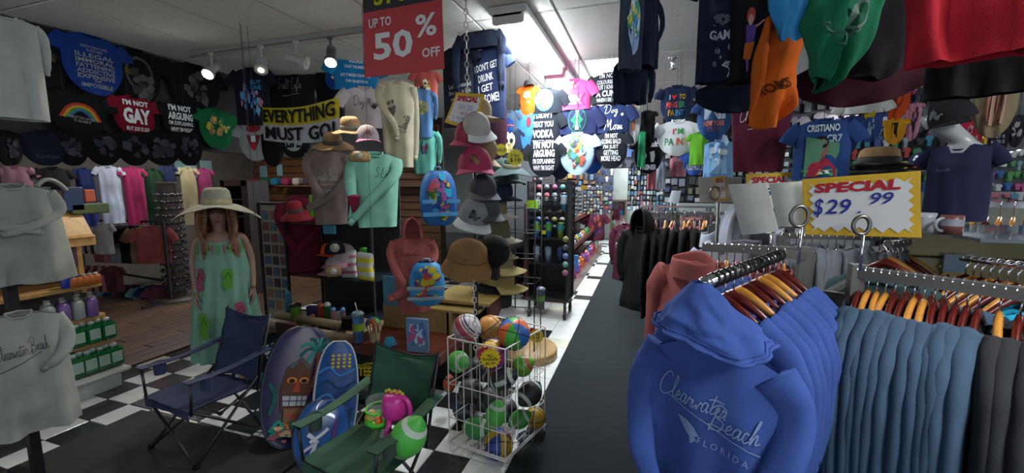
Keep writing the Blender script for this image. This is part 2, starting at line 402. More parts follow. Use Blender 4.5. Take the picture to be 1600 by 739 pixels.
def box_fit(cx,top,wpx,hpx,rz,**k):
    P=at(cx,top,**k); 
    if rz=='cam': rz=facing(P)
    t=Vector((math.cos(rz),math.sin(rz),0)); a=pj(P+t*.1); b=pj(P-t*.1); W=wpx/abs(a[0]-b[0])*.2
    a=pj(P); b=pj(P-Vector((0,0,.2))); L=hpx/abs(b[1]-a[1])*.2
    return P,rz,W,L
def add_cord(g,P):
    if g.rotation_euler.x or g.rotation_euler.y: return
    part('hanging_cord',MB().use(mat('cord_dark',(.03,.03,.03),.8)).tube((0,.012,-.02),(0,.012,CZ-P.z),.0015,4),None,g)
CZ=2.8
def tee(label,cx,top,wpx,hpx,m,prints=None,face='cam',cat='t-shirt',name='t_shirt',dy=0,**kw):
    pos={k:kw.pop(k) for k in ('x','y','z') if k in kw}
    if kw.get('sleeve','short')=='short' : wpx=wpx*.82
    P,rz,W,L=box_fit(cx,top,wpx,hpx,face,**pos)
    cord=kw.pop('cord',True)
    kw.setdefault('seed',int(cx*7+top*13)); kw.setdefault('bottom','round'); kw.setdefault('thick',.03); kw.setdefault('fold',.004)
    g=garment(name,label,cat,P,rz,W,L,m,prints=prints,**kw)
    if cord and P.z<CZ-.03: add_cord(g,P)
    return g
WHT=ink('#e9edf0'); GRYI=ink('#9aa0a4')
# ================================================================ SETTING
CZ=2.8
TW=mat('white_floor_tile',s2l('#cfd2cf'),.22,var=.05,vscale=3,bump=.03,scale=30,coat=.3); TWY=mat('cream_floor_tile',s2l('#c2c2ae'),.25,var=.05,vscale=3)
TBK=mat('black_floor_tile',(.018,.019,.02),.25,var=.25,vscale=4,coat=.3); GROUT=mat('grout',s2l('#5d5e5a'),.9)
floor=struct('floor',MB().box((0,6,-.06),(18,18,.1)),GROUT)
_tm={}
def tilemesh(m):
    if m.name not in _tm:
        b=MB(); b.use(m); b.bbox((0,0,0),(.236,.222,.012),.0035); _tm[m.name]=b.mesh('tile')
    return _tm[m.name]
tl=[]
for k in range(-6,48):
    for c in range(0,15):
        x=-.69-.24*(c+.5); y=1.38+.226*(k+.5)
        if x<-3.4 and y<.9 or y>12.4: continue
        if -3.36<x<-1.8 and y<1.7: continue
        px,py,w=pj((x,y,0)) if Vector((x,y,-1.6)).dot(FWD)>.2 else (0,9999,1)
        if py>900: continue
        odd=(c+k)%2==1
        if x<-2.1 and k<22: blk=odd
        elif k in(18,19,20) or (k>24 and (k%6) in (0,1,2)): blk=odd
        elif k<=12: blk=odd and c>=1
        else: blk=False
        m=TBK if blk else (TWY if (c*7+k*3)%11==0 else TW)
        tl.append((w,x,y,m))
tl.sort(key=lambda t:t[0])
for w,x,y,m in tl[:300]:
    o=bpy.data.objects.new('floor_tile',tilemesh(m)); COL.objects.link(o); o.parent=floor; o.location=(x,y,-.006)
far=MB()
for w,x,y,m in tl[300:]: far.use(m).box((x,y,-.006),(.236,.222,.012))
o=part('far_floor_tiles',far,None,floor,kind='stuff')
carpet=mat('carpet_fibre',s2l('#2c3133'),.98,bump=.7,scale=420,var=.28,vscale=260,spec=.1)
struct('trim_1',MB().box((2.9,5.5,.0),(7.18,15.5,.014)),carpet)
b=MB(); b.use(mat('rubber_mat',s2l('#1d1e1d'),.8,bump=.4,scale=200,var=.2,vscale=5)); b.bbox((-2.62,.6,.006),(1.5,2.4,.012),.005)
single('floor_mat',b,None,'black rubber floor mat under the navy folding chair','mat')
PLK=[wood('plank_brown_%d'%i,a,c,axis=1,rough=.5) for i,(a,c) in enumerate((('#4a3424','#5e4430'),('#553b28','#684a33'),('#433023','#574030')))]
wf=struct('trim_2',MB().box((-6.4,4.6,-.003),(4.2,7.8,.01)),mat('subfloor',(.02,.015,.01),.9))
pm=[]
for q in PLK:
    b=MB(); b.use(q); b.bbox((0,0,0),(.137,1.19,.014),.003); pm.append(b.mesh('floor_plank'))
for i in range(23):
    for j in range(6):
        x=-4.37-.14*i; y=1.2+1.2*j+(i%3)*.4
        if y>7.8: continue
        o=bpy.data.objects.new('floor_plank',pm[(i*2+j)%3]); COL.objects.link(o); o.parent=wf; o.location=(x,y,.006)
# ceiling with panels
CT=mat('ceiling_panel',s2l('#d2d3cd'),.95,bump=.35,scale=90,var=.04,vscale=40); GRID=mat('ceiling_grid',s2l('#7d7e7b'),.6)
ceil=struct('ceiling',MB().box((-.5,6,CZ+.06),(17,18,.08)),GRID)
b=MB(); b.use(CT); b.bbox((0,0,0),(.596,1.165,.02),.005); cmesh=b.mesh('ceiling_panel')
cgm=MB(); cgm.use(GRID)
for i in range(-12,12):
    for j in range(-2,9):
        x=-.64+.612*(i+.5); y=2.95+1.18*(j+.5)
        if not -7.8<x<6.2: continue
        if i in (0,) and j==1: continue
        o=bpy.data.objects.new('ceiling_panel',cmesh); COL.objects.link(o); o.parent=ceil; o.location=(x,y,CZ+.012)
WP=mat('white_wall_paint',s2l('#8f9088'),.8,bump=.1,var=.05); DWP=mat('charcoal_slatwall',(.02,.02,.022),.75,bump=.15,var=.2)
struct('wall_left',MB().box((-8,6,1.4),(.1,18,2.8)),mat('side_room_wall',s2l('#4d4740'),.8,bump=.1,var=.12))
struct('wall_right',MB().box((6.5,6,1.4),(.1,18,2.8)),WP)
struct('wall_back',MB().box((-.5,12.75,1.4),(17,.1,2.8)),mat('back_wall_paint',s2l('#9aa09c'),.8,var=.06))
struct('trim_3',MB().box((-4.42,4.4,2.38),(.08,6.6,.84)).box((-4.42,7.72,1.4),(.1,.1,2.8)),DWP)
# slatted wood wall at the back of the left room
SLT=wood('slatwall_brown','#4b2f18','#66411f',axis=0,rough=.5)
sw=struct('wall_side_room',MB().box((-5.75,6.75,1.4),(4.5,.06,2.8)),mat('slat_gap',(.03,.018,.01),.8))
b=MB(); b.use(SLT); b.bbox((0,0,0),(4.4,.022,.125),.008); sm=b.mesh('slat')
for k in range(19):
    o=bpy.data.objects.new('slat',sm); COL.objects.link(o); o.parent=sw; o.location=(-5.75,6.70,.1+.14*k)
# ------------------------------------------------ lights in the ceiling
LAMP=mat('lamp_white',(.9,.96,1),.5,emis=22); HOUS=mat('lamp_housing',s2l('#c9ccc9'),.5)
def strip(x,y,l,label,group):
    r=thing('ceiling_light',label,'ceiling light',(x,y,CZ-.005),0,group)
    b=MB().use(HOUS); b.box((0,0,-.02),(.26,l,.04)); b.prism([(-.13,-.04),(.13,-.04),(.09,-.065),(-.09,-.065)],-l/2,l/2); part('housing',b,None,r)
    for s in (-.07,.07):
        b=MB().use(LAMP); b.tube((s,-l/2+.06,-.088),(s,l/2-.06,-.088),.018,10); part('lamp_tube',b,None,r)
    for s in(-1,1):
        b=MB().use(HOUS); b.bbox((0,s*(l/2-.02),-.075),(.22,.04,.07),.01); part('end_cap',b,None,r)
for i,(x,y) in enumerate(((-.93,3.45),(-.93,4.95),(-.93,6.45),(-.93,7.95),(-.93,9.45),(-.93,10.95))):
    strip(x,y,1.4,'fluorescent ceiling strip light over the aisle, nearest to the camera' if i==0 else '%s fluorescent strip light from the camera, over the tiled aisle'%['','second','third','fourth','fifth','sixth'][i],'aisle strip lights' if i else None)
for i,(x,y) in enumerate(((2.6,5.5),(2.6,7.3),(5.2,4.6))): strip(x,y,1.4,['near fluorescent strip light over the right-hand racks','farther fluorescent strip light over the right-hand racks','fluorescent strip light over the souvenir wall at far right'][i],'right-hand strip lights')
strip(-6.2,4.4,1.4,'fluorescent strip light in the room behind the dark header',None)
r=thing('troffer_light','square recessed ceiling light panel right of the aisle strip light','ceiling light',(-.334,4.72,CZ+.005))
b=MB().use(HOUS); 
for s in(-1,1): b.box((s*.29,0,0),(.02,1.16,.02)); b.box((0,s*.575,0),(.6,.02,.02))
part('frame',b,None,r); part('diffuser',MB().use(mat('diffuser_white',(.9,.96,1),.5,emis=3)).box((0,0,0),(.56,1.13,.008)),None,r)
# ------------------------------------------------ track with spot heads
TRK=mat('track_white',s2l('#8d8c86'),.5)
tr=thing('light_track','white ceiling track carrying the spot heads','lighting track',(-2.85,2.78,CZ-.02))
part('rail',MB().use(TRK).box((0,0,0),(2.1,.035,.035)),None,tr); part('end_feed',MB().use(TRK).bbox((-1.06,0,-.005),(.14,.05,.045),.01),None,tr)
def spot(px,py,lit,label,m,ax=(-.25,-.55,-.8)):
    P=at(px,py,y=2.78); P.z=min(P.z,2.62); ax=Vector(ax).normalized(); r=thing('track_spotlight',label,'spotlight',(P.x,2.78,2.76))
    q=P-Vector((P.x,2.78,2.76)); M=ax.to_track_quat('Z','Y').to_matrix()
    part('stem',MB().use(m).tube((0,0,0),q,.01,8).bbox((0,0,0),(.05,.03,.04),.008),None,r)
    part('head',MB().use(m).lathe(q,[(.02,-.09),(.036,-.08),(.038,-.02),(.030,0),(.036,.03),(.05,.06),(.052,.085),(.044,.086)],18,M=M),None,r)
    lr=.040 if lit else .020; part('lens',MB().use(mat('spot_on',(1,.93,.78),.4,emis=30) if lit else mat('spot_off',(.5,.5,.48),.3) if 'third' in label else mat('spot_dim',(1,.93,.8),.4,emis=8)).lathe(q,[(.001,.084),(lr,.086),(lr,.091),(.001,.093)],16,M=M),None,r)
    if lit:
        l=bpy.data.lights.new('spot','SPOT'); l.energy=26; l.spot_size=1.5; l.color=(1,.93,.8); l.shadow_soft_size=.04
        o=bpy.data.objects.new('spot_lamp',l); COL.objects.link(o); o.parent=r; o.location=q+ax*.12; o.rotation_euler=(-ax).to_track_quat('Z','Y').to_euler()
WM=mat('spot_white',s2l('#a9a8a2'),.45)
spot(330,92,True,'white track spotlight shining, leftmost of the row',WM,(.25,-.7,-.65))
spot(408,84,False,'white track spotlight second from the left, lens aimed down',WM,(.4,-.5,-.75))
spot(462,68,False,'white track spotlight third from the left, turned away',WM,(.8,.3,-.3))
spot(516,62,True,'dark grey track spotlight beside the red sale sign',mat('spot_grey',s2l('#55524d'),.4),(.35,-.5,-.8))
r=thing('sprinkler','chrome fire sprinkler head on the ceiling above the paint t-shirts','sprinkler',at(1052,92,z=CZ-.02))
part('escutcheon',MB().use(CHROME).lathe((0,0,0),[(.045,.02),(.042,.005),(.02,0)],16),None,r)
part('frame',MB().use(CHROME).lathe((0,0,0),[(.014,0),(.016,-.02),(.03,-.03),(.012,-.045),(.02,-.06),(.008,-.08)],14),None,r)
part('deflector',MB().use(CHROME).lathe((0,0,0),[(.004,-.085),(.03,-.088),(.03,-.092),(.004,-.095)],12),None,r)
# ================================================================ LEFT WALL T-SHIRTS (hung on the dark header, facing the aisle)
BK=cloth('#16171a'); BK2=cloth('#0f1012'); WH=cloth('#b9bbb6'); NV=cloth('#1b2238'); CH=cloth('#26272b')
XL=-4.30
def Lt(label,cx,top,w,h,m,prints=None,**k): k.setdefault('x',XL); k.setdefault('face',PI/2); return tee(label,cx,top,w,h,m,prints,**k)
I=ink
Lt('plain black t-shirt high on the left wall behind the white sweatshirt',60,50,100,95,BK,[('g',0,.4,.5,.4,[I('#3a352c'),I('#4f4638')],4,14)],x=-4.34)
Lt('blue t-shirt listing illegal immoral fattening, below the ceiling at far left',140,52,120,98,cloth('#1d3f8c'),[
 ('t','EVERYTHING I LIKE',0,.24,.42,.04,GRYI),('t','IS EITHER',0,.30,.26,.04,GRYI),('t','ILLEGAL',0,.38,.62,.07,GRYI),('t','IMMORAL',0,.465,.62,.07,GRYI),('t','FATTENING',0,.55,.62,.07,GRYI),('t','ADDICTIVE',0,.635,.62,.07,GRYI),('t','EXPENSIVE',0,.72,.60,.07,GRYI),('t','OR',0,.785,.12,.04,GRYI),('t','IMPOSSIBLE',0,.86,.5,.065,GRYI)])
Lt('black t-shirt with a grey skull-like emblem and gold band, left wall',210,75,90,92,BK,[('e',0,.45,.3,.3,I('#55585a')),('e',0,.45,.25,.25,I('#16171a')),('p',[(-.3,.38),(.25,.5),(.25,.58),(-.3,.46)],I('#7a6523')),('g',0,.6,.6,.5,[I('#5c5f60'),I('#3d4042')],3,18)],x=-4.33)
Lt('black t-shirt with a faint grey floral print under the leftmost spotlight',302,98,96,80,BK,[('g',0,.5,.5,.6,[I('#4a4c50'),I('#606368'),I('#2c2d30')],9,22)],x=-4.33)
Lt('black t-shirt with a rainbow arch print on the left wall',118,138,118,76,BK,[('l',[(-.34+.0,.62),(-.2,.40),(0,.33),(.2,.42),(.34,.66)],.05,I('#b23b2b')),('l',[(-.29,.62),(-.17,.44),(0,.38),(.17,.46),(.29,.66)],.045,I('#c2972f')),('l',[(-.25,.62),(-.14,.48),(0,.42),(.14,.50),(.25,.66)],.04,I('#3f8f4c')),('l',[(-.21,.62),(-.11,.51),(0,.46),(.11,.54),(.21,.66)],.04,I('#3d66a8')),('t','THIS IS THE GAYEST',0,.62,.46,.05,GRYI,{'rot':-.1}),('t','T-SHIRT',0,.69,.3,.05,GRYI,{'rot':-.1})],seed=2)
Lt('dark red t-shirt with white joke lettering about twenty dollars on the left wall',207,148,80,68,cloth('#7d1427'),[('t',"I'M NOT",0,.2,.62,.13,WHT,{'b':.04}),('t','GAY',0,.5,.66,.36,WHT,{'b':.05}),('t','BUT $20 IS $20',0,.8,.56,.1,WHT)])
Lt("black t-shirt reading i'm not arguing i'm explaining, between the red and green shirts",277,158,66,58,BK,[('t',"I'M NOT",0,.2,.66,.17,WHT,{'b':.04}),('t','ARGUING',0,.42,.72,.2,WHT,{'b':.04}),('t',"I'M EXPLAINING",0,.61,.7,.11,WHT),('t',"WHY I'M RIGHT",0,.78,.62,.12,WHT)])
Lt('green t-shirt with a cartoon picnic print, low on the left wall',336,168,66,66,cloth('#17673a'),[('g',-.12,.5,.4,.5,[I('#8a6b5a'),I('#a37f69'),I('#c9b53c')],6,12),('g',.16,.42,.3,.35,[I('#b8b03a'),I('#3f7c45'),I('#cfc9a0')],7,10)])
for i,(cx,w) in enumerate(((8,50),(66,74),(108,56),(158,60),(206,56),(250,60),(292,44))):
    Lt('small black burst-print t-shirt, left wall bottom row, %s from the left'%['first','','third','fourth','fifth','sixth','seventh'][i] if i!=1 else 'dark navy souvenir t-shirt with faint lines, second in the bottom row of the left wall',cx,203,w,56,BK2 if i!=1 else cloth('#161b2b'),[('g',0,.5,.6,.6,[I('#3a3340'),I('#4b4452'),I('#2b3040')],20+i,16)] if i!=1 else [('t','FLORIDA',0,.75,.5,.08,I('#3d4560'))],x=-4.28,group='bottom row of dark souvenir t-shirts' if i!=1 else None,sleeve='none')
# gift-shop room seen under the header: garments hanging at its back, folded stacks
def hangrow(items,y,top,h,group,lab,cat='clothes',**k):
    for i,(cx,w,col) in enumerate(items):
        tee(lab[i] if isinstance(lab,list) else lab,cx,top+ (i%3)*2,w,h,cloth(col),None,y=y,face=0,cat=cat,name='hanging_top',bottom='flat',group=group,fold=.012,**k) if y else tee(lab[i],cx,top+(i%3)*2,w,h,cloth(col),None,x=-6.6,face=PI/2,cat=cat,name='blouse',bottom='flat',fold=.012,**k)
hangrow([(22,64,'#a37687'),(82,60,'#24211e'),(130,36,'#1c2657'),(168,44,'#a2a8b8'),(206,40,'#8e2450'),(238,34,'#17301c'),(262,26,'#171d3c'),(292,30,'#8a7f62'),(318,26,'#6b2347')],None,258,92,None,
 ['pink folded top hanging at far left under the dark header','dark floral top hanging beside the pink one at far left','royal blue top hanging at the back of the side room','pale blue ruffled top hanging at the back of the side room','magenta and white striped top at the back of the side room','dark green top hanging left of the sunglasses tower','navy top hanging right beside the sunglasses tower','cream striped top hanging behind the straw hat','purple top hanging right of the straw hat'],sleeve='short')
# beach bags and boxes on top of the bottle shelf unit
SX=-4.05   # front plane of the bottle shelf unit
def zbox(name,x0,x1,y0,y1,xw,dep,m,label,cat,rz=0,group=None):   # box whose front (facing +X) covers pixels x0..x1,y0..y1 in plane x=xw
    a=at(x0,(y0+y1)/2,x=xw); c=at(x1,(y0+y1)/2,x=xw); t=at((x0+x1)/2,y0,x=xw); u=at((x0+x1)/2,y1,x=xw)
    b=MB().use(m); b.bbox((xw-dep/2,(a.y+c.y)/2,(t.z+u.z)/2),(dep,abs(c.y-a.y),t.z-u.z),.008)
    return single(name,b,None,label,cat,group)
# shelf unit itself: three shelves with lipped fronts, a box hood on top, white base
ys0=at(40,500,x=SX).y-.5; ys1=at(158,440,x=SX).y
un=thing('shelf_unit','maple and white shelf unit holding bottles at the far left','shelf unit',(SX-.2,(ys0+ys1)/2,0))
def zz(px,py,x=SX): return at(px,py,x=x).z
Z=[zz(150,441),zz(160,489),zz(166,528),zz(170,571)]
for z in Z:
    part('shelf',MB().use(MAPLE).bbox((0,0,z-.018),(.42,ys1-ys0,.036),.006),None,un)
part('top_hood',MB().use(MAPLE).prism([(-.2,1.50-.06),(.20,zz(150,382)),(.20,zz(150,376)+.01),(.02,1.46),(-.2,1.52)],-(ys1-ys0)/2,(ys1-ys0)/2),None,un)
for k in range(5):
    part('slat',MB().use(MAPLE).bbox((.19-.045*k,0,zz(150,372)+.02*k+.02),(.04,ys1-ys0,.014),.004,ry=.4),None,un)
part('side_panel',MB().use(MAPLE).box((-.05,(ys1-ys0)/2-.05,zz(150,400)-.08),(.26,.03,.42)),None,un)
part('back_panel',MB().use(mat('unit_back',(.05,.045,.04),.8)).box((-.2,0,.75),(.02,ys1-ys0,1.4)),None,un)
part('base',MB().use(paint('#a7aaa5')).bbox((.03,.0,.06),(.50,ys1-ys0+.04,.14),.012).bbox((.06,0,.14),(.56,ys1-ys0+.12,.03),.01),None,un)
def bottle(name,label,x,y,z,h,r,m,capm,sq=False,pump=False,lab=None,group=None):
    t=thing(name,label,'bottle',(x,y,z),0,group)
    if sq:
        b=MB().use(m).bbox((0,0,h*.4),(r*1.7,r*2,h*.8),.012); b.lathe((0,0,0),[(r*.8,h*.8),(r*.4,h*.86),(r*.35,h*.9)],10)
    else: b=MB().use(m).lathe((0,0,0),[(r*.9,0),(r,.01),(r,h*.7),(r*.75,h*.8),(r*.4,h*.84),(r*.38,h*.88)],14)
    part('bottle_body',b,None,t)
    c=MB().use(capm).lathe((0,0,0),[(r*.45,h*.86),(r*.45,h*.97),(r*.3,h)],10)
    if pump: c.tube((0,0,h),(0,0,h*1.12),r*.15,6).box((r*.4,0,h*1.12),(r*1.2,r*.3,r*.2))
    part('cap',c,None,t)
    if lab: part('bottle_label',MB().use(lab).box((r*.86,0,h*.42),(.004,r*1.4,h*.45)),None,t)
    return t
OR_=['first','second','third','fourth','fifth','sixth','seventh','eighth','ninth']
def row(px0,px1,n,z,fn):
    y0=at(px0,470,x=SX).y; y1=at(px1,470,x=SX).y
    for i in range(n): fn(i,y0+(y1-y0)*i/max(1,n-1),z)
PUR=plastic('#6f4f8c'); PWH=plastic('#8f948f'); LAB=plastic('#8fa596',.6)
row(70,150,8,Z[1],lambda i,y,z: bottle('lotion_bottle',('purple' if i in(2,3,6) else 'white')+' pump lotion bottle on the middle shelf, '+OR_[i]+' from the left',SX+.02-.1*(i%2),y,z,.17,.038,PUR if i in(2,3,6) else PWH,PWH,pump=i in(4,5),group='pump lotion bottles, '+('purple' if i in(2,3,6) else 'white')))
GRN=mat('green_gel',s2l('#0d5a2c'),.15,var=.1,coat=.4)
row(80,158,7,Z[2],lambda i,y,z: bottle('gel_bottle',OR_[i]+' green gel bottle from the left on the upper green bottle shelf',SX+.03-.02*(i%2),y,z,.175,.046,GRN,plastic('#a8b5ae'),sq=True,lab=LAB,group='upper row of green gel bottles'))
row(98,164,7,Z[3],lambda i,y,z: bottle('gel_bottle',OR_[i]+' green gel bottle from the left on the lowest shelf',SX+.03-.02*(i%2),y,z,.185,.048,GRN,plastic('#a8b5ae'),sq=True,lab=LAB,group='lowest row of green gel bottles'))
bottle('sunscreen_bottle','tall dark blue sunscreen bottle beside the orange jars, top bottle shelf',SX+.02,at(100,430,x=SX).y,Z[0],.14,.034,plastic('#182c86'),plastic('#182c86'))
row(113,150,5,Z[0],lambda i,y,z: bottle('cream_jar',OR_[i]+' orange cream jar from the left, %s lid, on the top bottle shelf'%('blue' if i<2 else 'white'),SX+.03,y,z,.085,.034,plastic('#a5521c'),plastic('#1d2b7c') if i<2 else plastic('#a7a7a3'),group='orange cream jars with %s lids'%('blue' if i<2 else 'white')))
zbox('display_card',84,122,386,420,SX-.05,.02,paint('#5d3a4d'),'mauve display card standing behind the orange jars','display card')
for (x0,x1,y0,y1,c,l) in ((45,82,292,312,'#12323a','dark teal boxed beach toy on top of the shelf unit'),(44,92,312,345,'#555214','olive beach bag lying on top of the shelf unit'),(80,100,296,322,'#4b2420','maroon box leaning on top of the shelf unit'),(98,132,292,330,'#152a55','blue beach bag on top of the shelf unit'),(132,150,296,316,'#a34a25','orange picture box on top of the shelf unit'),(112,172,318,334,'#435022','green folded beach towel on top of the shelf unit')):
    zbox('beach_bag' if 'bag' in l else 'box',x0,x1,y0,y1,SX-.1,.2,paint(c),l,'bag' if 'bag' in l else 'box')
b=MB().use(plastic('#777a74')).path([at(x,y,x=SX-.1) for x,y in smooth([(56,292),(68,282),(82,282),(96,290),(104,298)],4)],.016,8); single('rolled_hose','grey ribbed tube curving over the goods on the shelf unit',None,None) if 0 else single('swim_noodle',b,None,'grey ribbed tube curving over the goods on the shelf unit','tube')
# ------------------------------------------------ clothes rack, sunglasses tower, baskets in the side room
YR=3.7
def rackrow(n,px0,px1,py,y,L,cols,label,group,w=.42,lean=.0,sleeve='short',rzj=.9,name='hanging_shirt',catg='shirt'):
    protos={}
    for i in range(n):
        px=px0+(px1-px0)*i/(n-1); P=at(px,py,y=y); c=cols[i%len(cols)]
        if c not in protos:
            protos[c]=garment(name,label.replace('#',cn(c))+', '+OR_[i]+' from the left',catg,P,rzj,w,L,cloth(c),sleeve=sleeve,thick=.022,fold=.01,seed=i,group=group+' ('+cn(c)+')'); 
        else: dup(protos[c],P,rzj+.05*math.sin(i*2),label=label.replace('#',cn(c))+', '+OR_[i]+' from the left')
_cn={'#7b3b3b':'brick red','#8d5a5c':'dusty pink','#777b80':'grey','#15161a':'black','#7c6b46':'khaki','#5a2b3a':'wine','#8c8580':'stone','#3a1c1c':'dark brown','#12254a':'navy','#5d7a80':'teal'}
def cn(c): return _cn.get(c,'coloured')
rackrow(9,168,236,352,YR,.52,['#7b3b3b','#7b3b3b','#8d5a5c','#777b80','#777b80','#15161a','#15161a','#7c6b46'],'# short-sleeve shirt on the rack in the side room','side room shirt rack',rzj=.5)
rackrow(6,130,158,348,YR-.4,.4,['#3a1c1c','#8c8580'],'# striped scarf-like shirt hanging beside the bottle shelf','striped tops by the bottle shelf',w=.22,rzj=.5)
rackrow(7,140,176,415,YR-.4,.34,['#3a1c1c','#8d5a5c'],'# small garment on the lower arm beside the bottle shelf','lower arm small garments',w=.2,rzj=.5)
rackrow(7,180,250,445,YR+.1,.34,['#5d7a80','#12254a','#5a2b3a','#15161a'],'# patterned sarong on the low rail in the side room','low rail sarongs',w=.3,rzj=.7)
rk=thing('clothes_rack','black clothes rack carrying shirts in the side room','clothes rack',at(205,520,y=YR+.05)); rk.location.z=0
b=MB().use(BLACKM)
A=at(122,344,y=YR+.05); Bq=at(255,346,y=YR+.05); b.sq(A,Bq,.03); 
for P in (A,Bq): b.sq(P,(P.x,P.y,.03),.03)
A2=at(140,420,y=YR+.05); B2=at(255,438,y=YR+.05); b.sq(A2,B2,.025); b.sq((A.x,YR-.3,.03),(A.x,YR+.4,.03),.04); b.sq((Bq.x,YR-.3,.03),(Bq.x,YR+.4,.03),.04)
part('frame',b,None,rk,world=True)
def tower(name,label,cat,base,r,h,nring,nper,kind,group=None):
    t=thing(name,label,cat,base)
    part('base',MB().use(mat('tower_base',s2l('#3d322c'),.5)).lathe((0,0,0),[(r*1.25,0),(r*1.25,.04),(r*1.1,.06)],24),None,t)
    part('column',MB().use(mat('tower_column',s2l('#51453e'),.6,var=.1)).lathe((0,0,0),[(r*.45,.06),(r*.45,h),(r*.5,h+.03)],8),None,t)
    lens=mat('lens_dark',(.02,.02,.03),.1,coat=.5); 
    for i in range(nring):
        for k in range(nper):
            a=2*PI*(k+.5*(i%2))/nper; z=.15+(h-.2)*i/nring; M=Matrix.Rotation(a,3,'Z'); b=MB().use(lens)
            for s in(-1,1): b.lathe(M@Vector((r*.62,s*.030,z)),[(.001,-.003),(.026,-.002),(.026,.002),(.001,.003)],8,M=M@Matrix.Rotation(PI/2,3,'Y'),sx=.75)
            b.tube(M@Vector((r*.62,-.01,z+.004)),M@Vector((r*.62,.01,z+.004)),.003,4)
            part('sunglasses',b,None,t)
    return t
tb=at(278,518,z=0); tb=at(282,500,y=3.9); tb.z=.0
tower('sunglasses_tower','brown octagonal spinner tower full of dark sunglasses','display tower',tb,.24,1.62,15,12,'')
# dark cabinet frame behind the mannequin, postcard panel
P=at(396,470,y=4.6)
cb=thing('display_cabinet','dark wooden cabinet frame standing behind the dressed mannequin','cabinet',(P.x,4.6,0))
wc=.50; topz=at(396,282,y=4.6).z
part('frame',MB().use(DARKW).box((-wc/2+.03,0,topz/2),(.08,.35,topz)).box((wc/2-.04,0,topz/2),(.12,.35,topz)).box((0,0,topz-.04),(wc,.35,.08)).box((0,0,.06),(wc,.35,.12)),None,cb)
part('back_panel',MB().use(mat('cab_back',(.05,.03,.025),.7)).box((0,.16,topz/2),(wc-.1,.02,topz-.1)),None,cb)
for z in (.5,.85,1.15,1.4): part('shelf',MB().use(DARKW).box((0,0,z),(wc-.16,.3,.02)),None,cb)
A=at(408,318,y=3.7); Bq=at(455,490,y=3.7); A.x-=.02
pc=thing('postcard_panel','cream upright panel with columns of postcards beside the maroon hoodie','card display',((A.x+Bq.x)/2,3.7,0))
W_=Bq.x-A.x; hh=A.z
part('board',MB().use(paint('#8b8471')).box((0,0,hh/2),(W_,.04,hh)),None,pc); part('frame',MB().use(BLACKM).box((-W_/2,0,hh/2),(.04,.06,hh)).box((0,0,hh),(W_+.04,.06,.03)),None,pc)
cc=['#4c5d70','#3a1c26','#58404a','#7b5b40','#3f4e66','#6a3a38','#54606a','#2c2c36']
for k in range(3):
    for j in range(9):
        part('postcard',MB().use(paint(cc[(k*3+j*5)%8])).bbox((-W_/2+.09+k*.12,-.026,hh-.13-j*.135),(.085,.012,.10),.002),None,pc)
# ------------------------------------------------ dark tees and small goods left of centre (perpendicular header)
YB=3.3
def Bt(label,cx,top,w,h,m,prints=None,**k): k.setdefault('y',YB); k.setdefault('face',0.25); return tee(label,cx,top,w,h,m,prints,**k)
Bt('dark navy t-shirt with blue and pink cartoon figures left of the sale banner',391,104,66,92,cloth('#1c1f2a'),[('g',-.15,.5,.3,.55,[I('#3f73b8'),I('#b98692'),I('#5aa0d4'),I('#24406e')],31,20),('g',.15,.6,.3,.45,[I('#3f73b8'),I('#b98692'),I('#7db4dc')],32,16),('t','BUY',.18,.28,.3,.08,I('#4a93c4')),('t','ONE',.18,.37,.3,.07,I('#4a93c4'))],bottom='flat')
Bt('wide charcoal sweatshirt with white script signature above the sale banner',452,98,92,80,CH,[('c','Salt Life',0,.45,.5,.3,GRYI,{'pen':.14}),('l',[(-.15,.66),(.2,.62)],.012,GRYI)],y=3.7,bottom='flat',fold=.02)
Bt('black garment hanging at the right end of the charcoal sweatshirt',512,98,40,100,BK2,None,y=3.75,sleeve='none',bottom='flat')
Bt('small blue shirt folded sideways right of the charcoal sweatshirt',520,110,24,30,cloth('#1d458c'),[('g',0,.3,.4,.3,[I('#b04030'),WHT],3,6)],y=3.5,sleeve='none')
Bt('light grey t-shirt with a red cartoon mouth hanging below the banner',397,190,62,62,cloth('#a9acab'),[('e',0,.18,.22,.10,I('#a33134')),('p',[(-.22,.35),(.22,.35),(.12,.6),(0,.75),(-.12,.6)],I('#7d2a2c')),('e',0,.62,.1,.1,I('#c22f34')),('p',[(-.07,.36),(.07,.36),(.07,.52),(-.07,.52)],WHT)],y=3.4)
Bt('black t-shirt with white circular lettering below the banner',460,205,46,42,BK,[('e',0,.42,.3,.34,I('#9ba1a1')),('t','LIFE',0,.42,.5,.4,I('#16171a'),{'b':.05})],y=3.38,sleeve='none')
Bt('plain black shirt hanging beside the light grey cartoon t-shirt',424,205,34,55,BK2,None,y=3.42,sleeve='none')
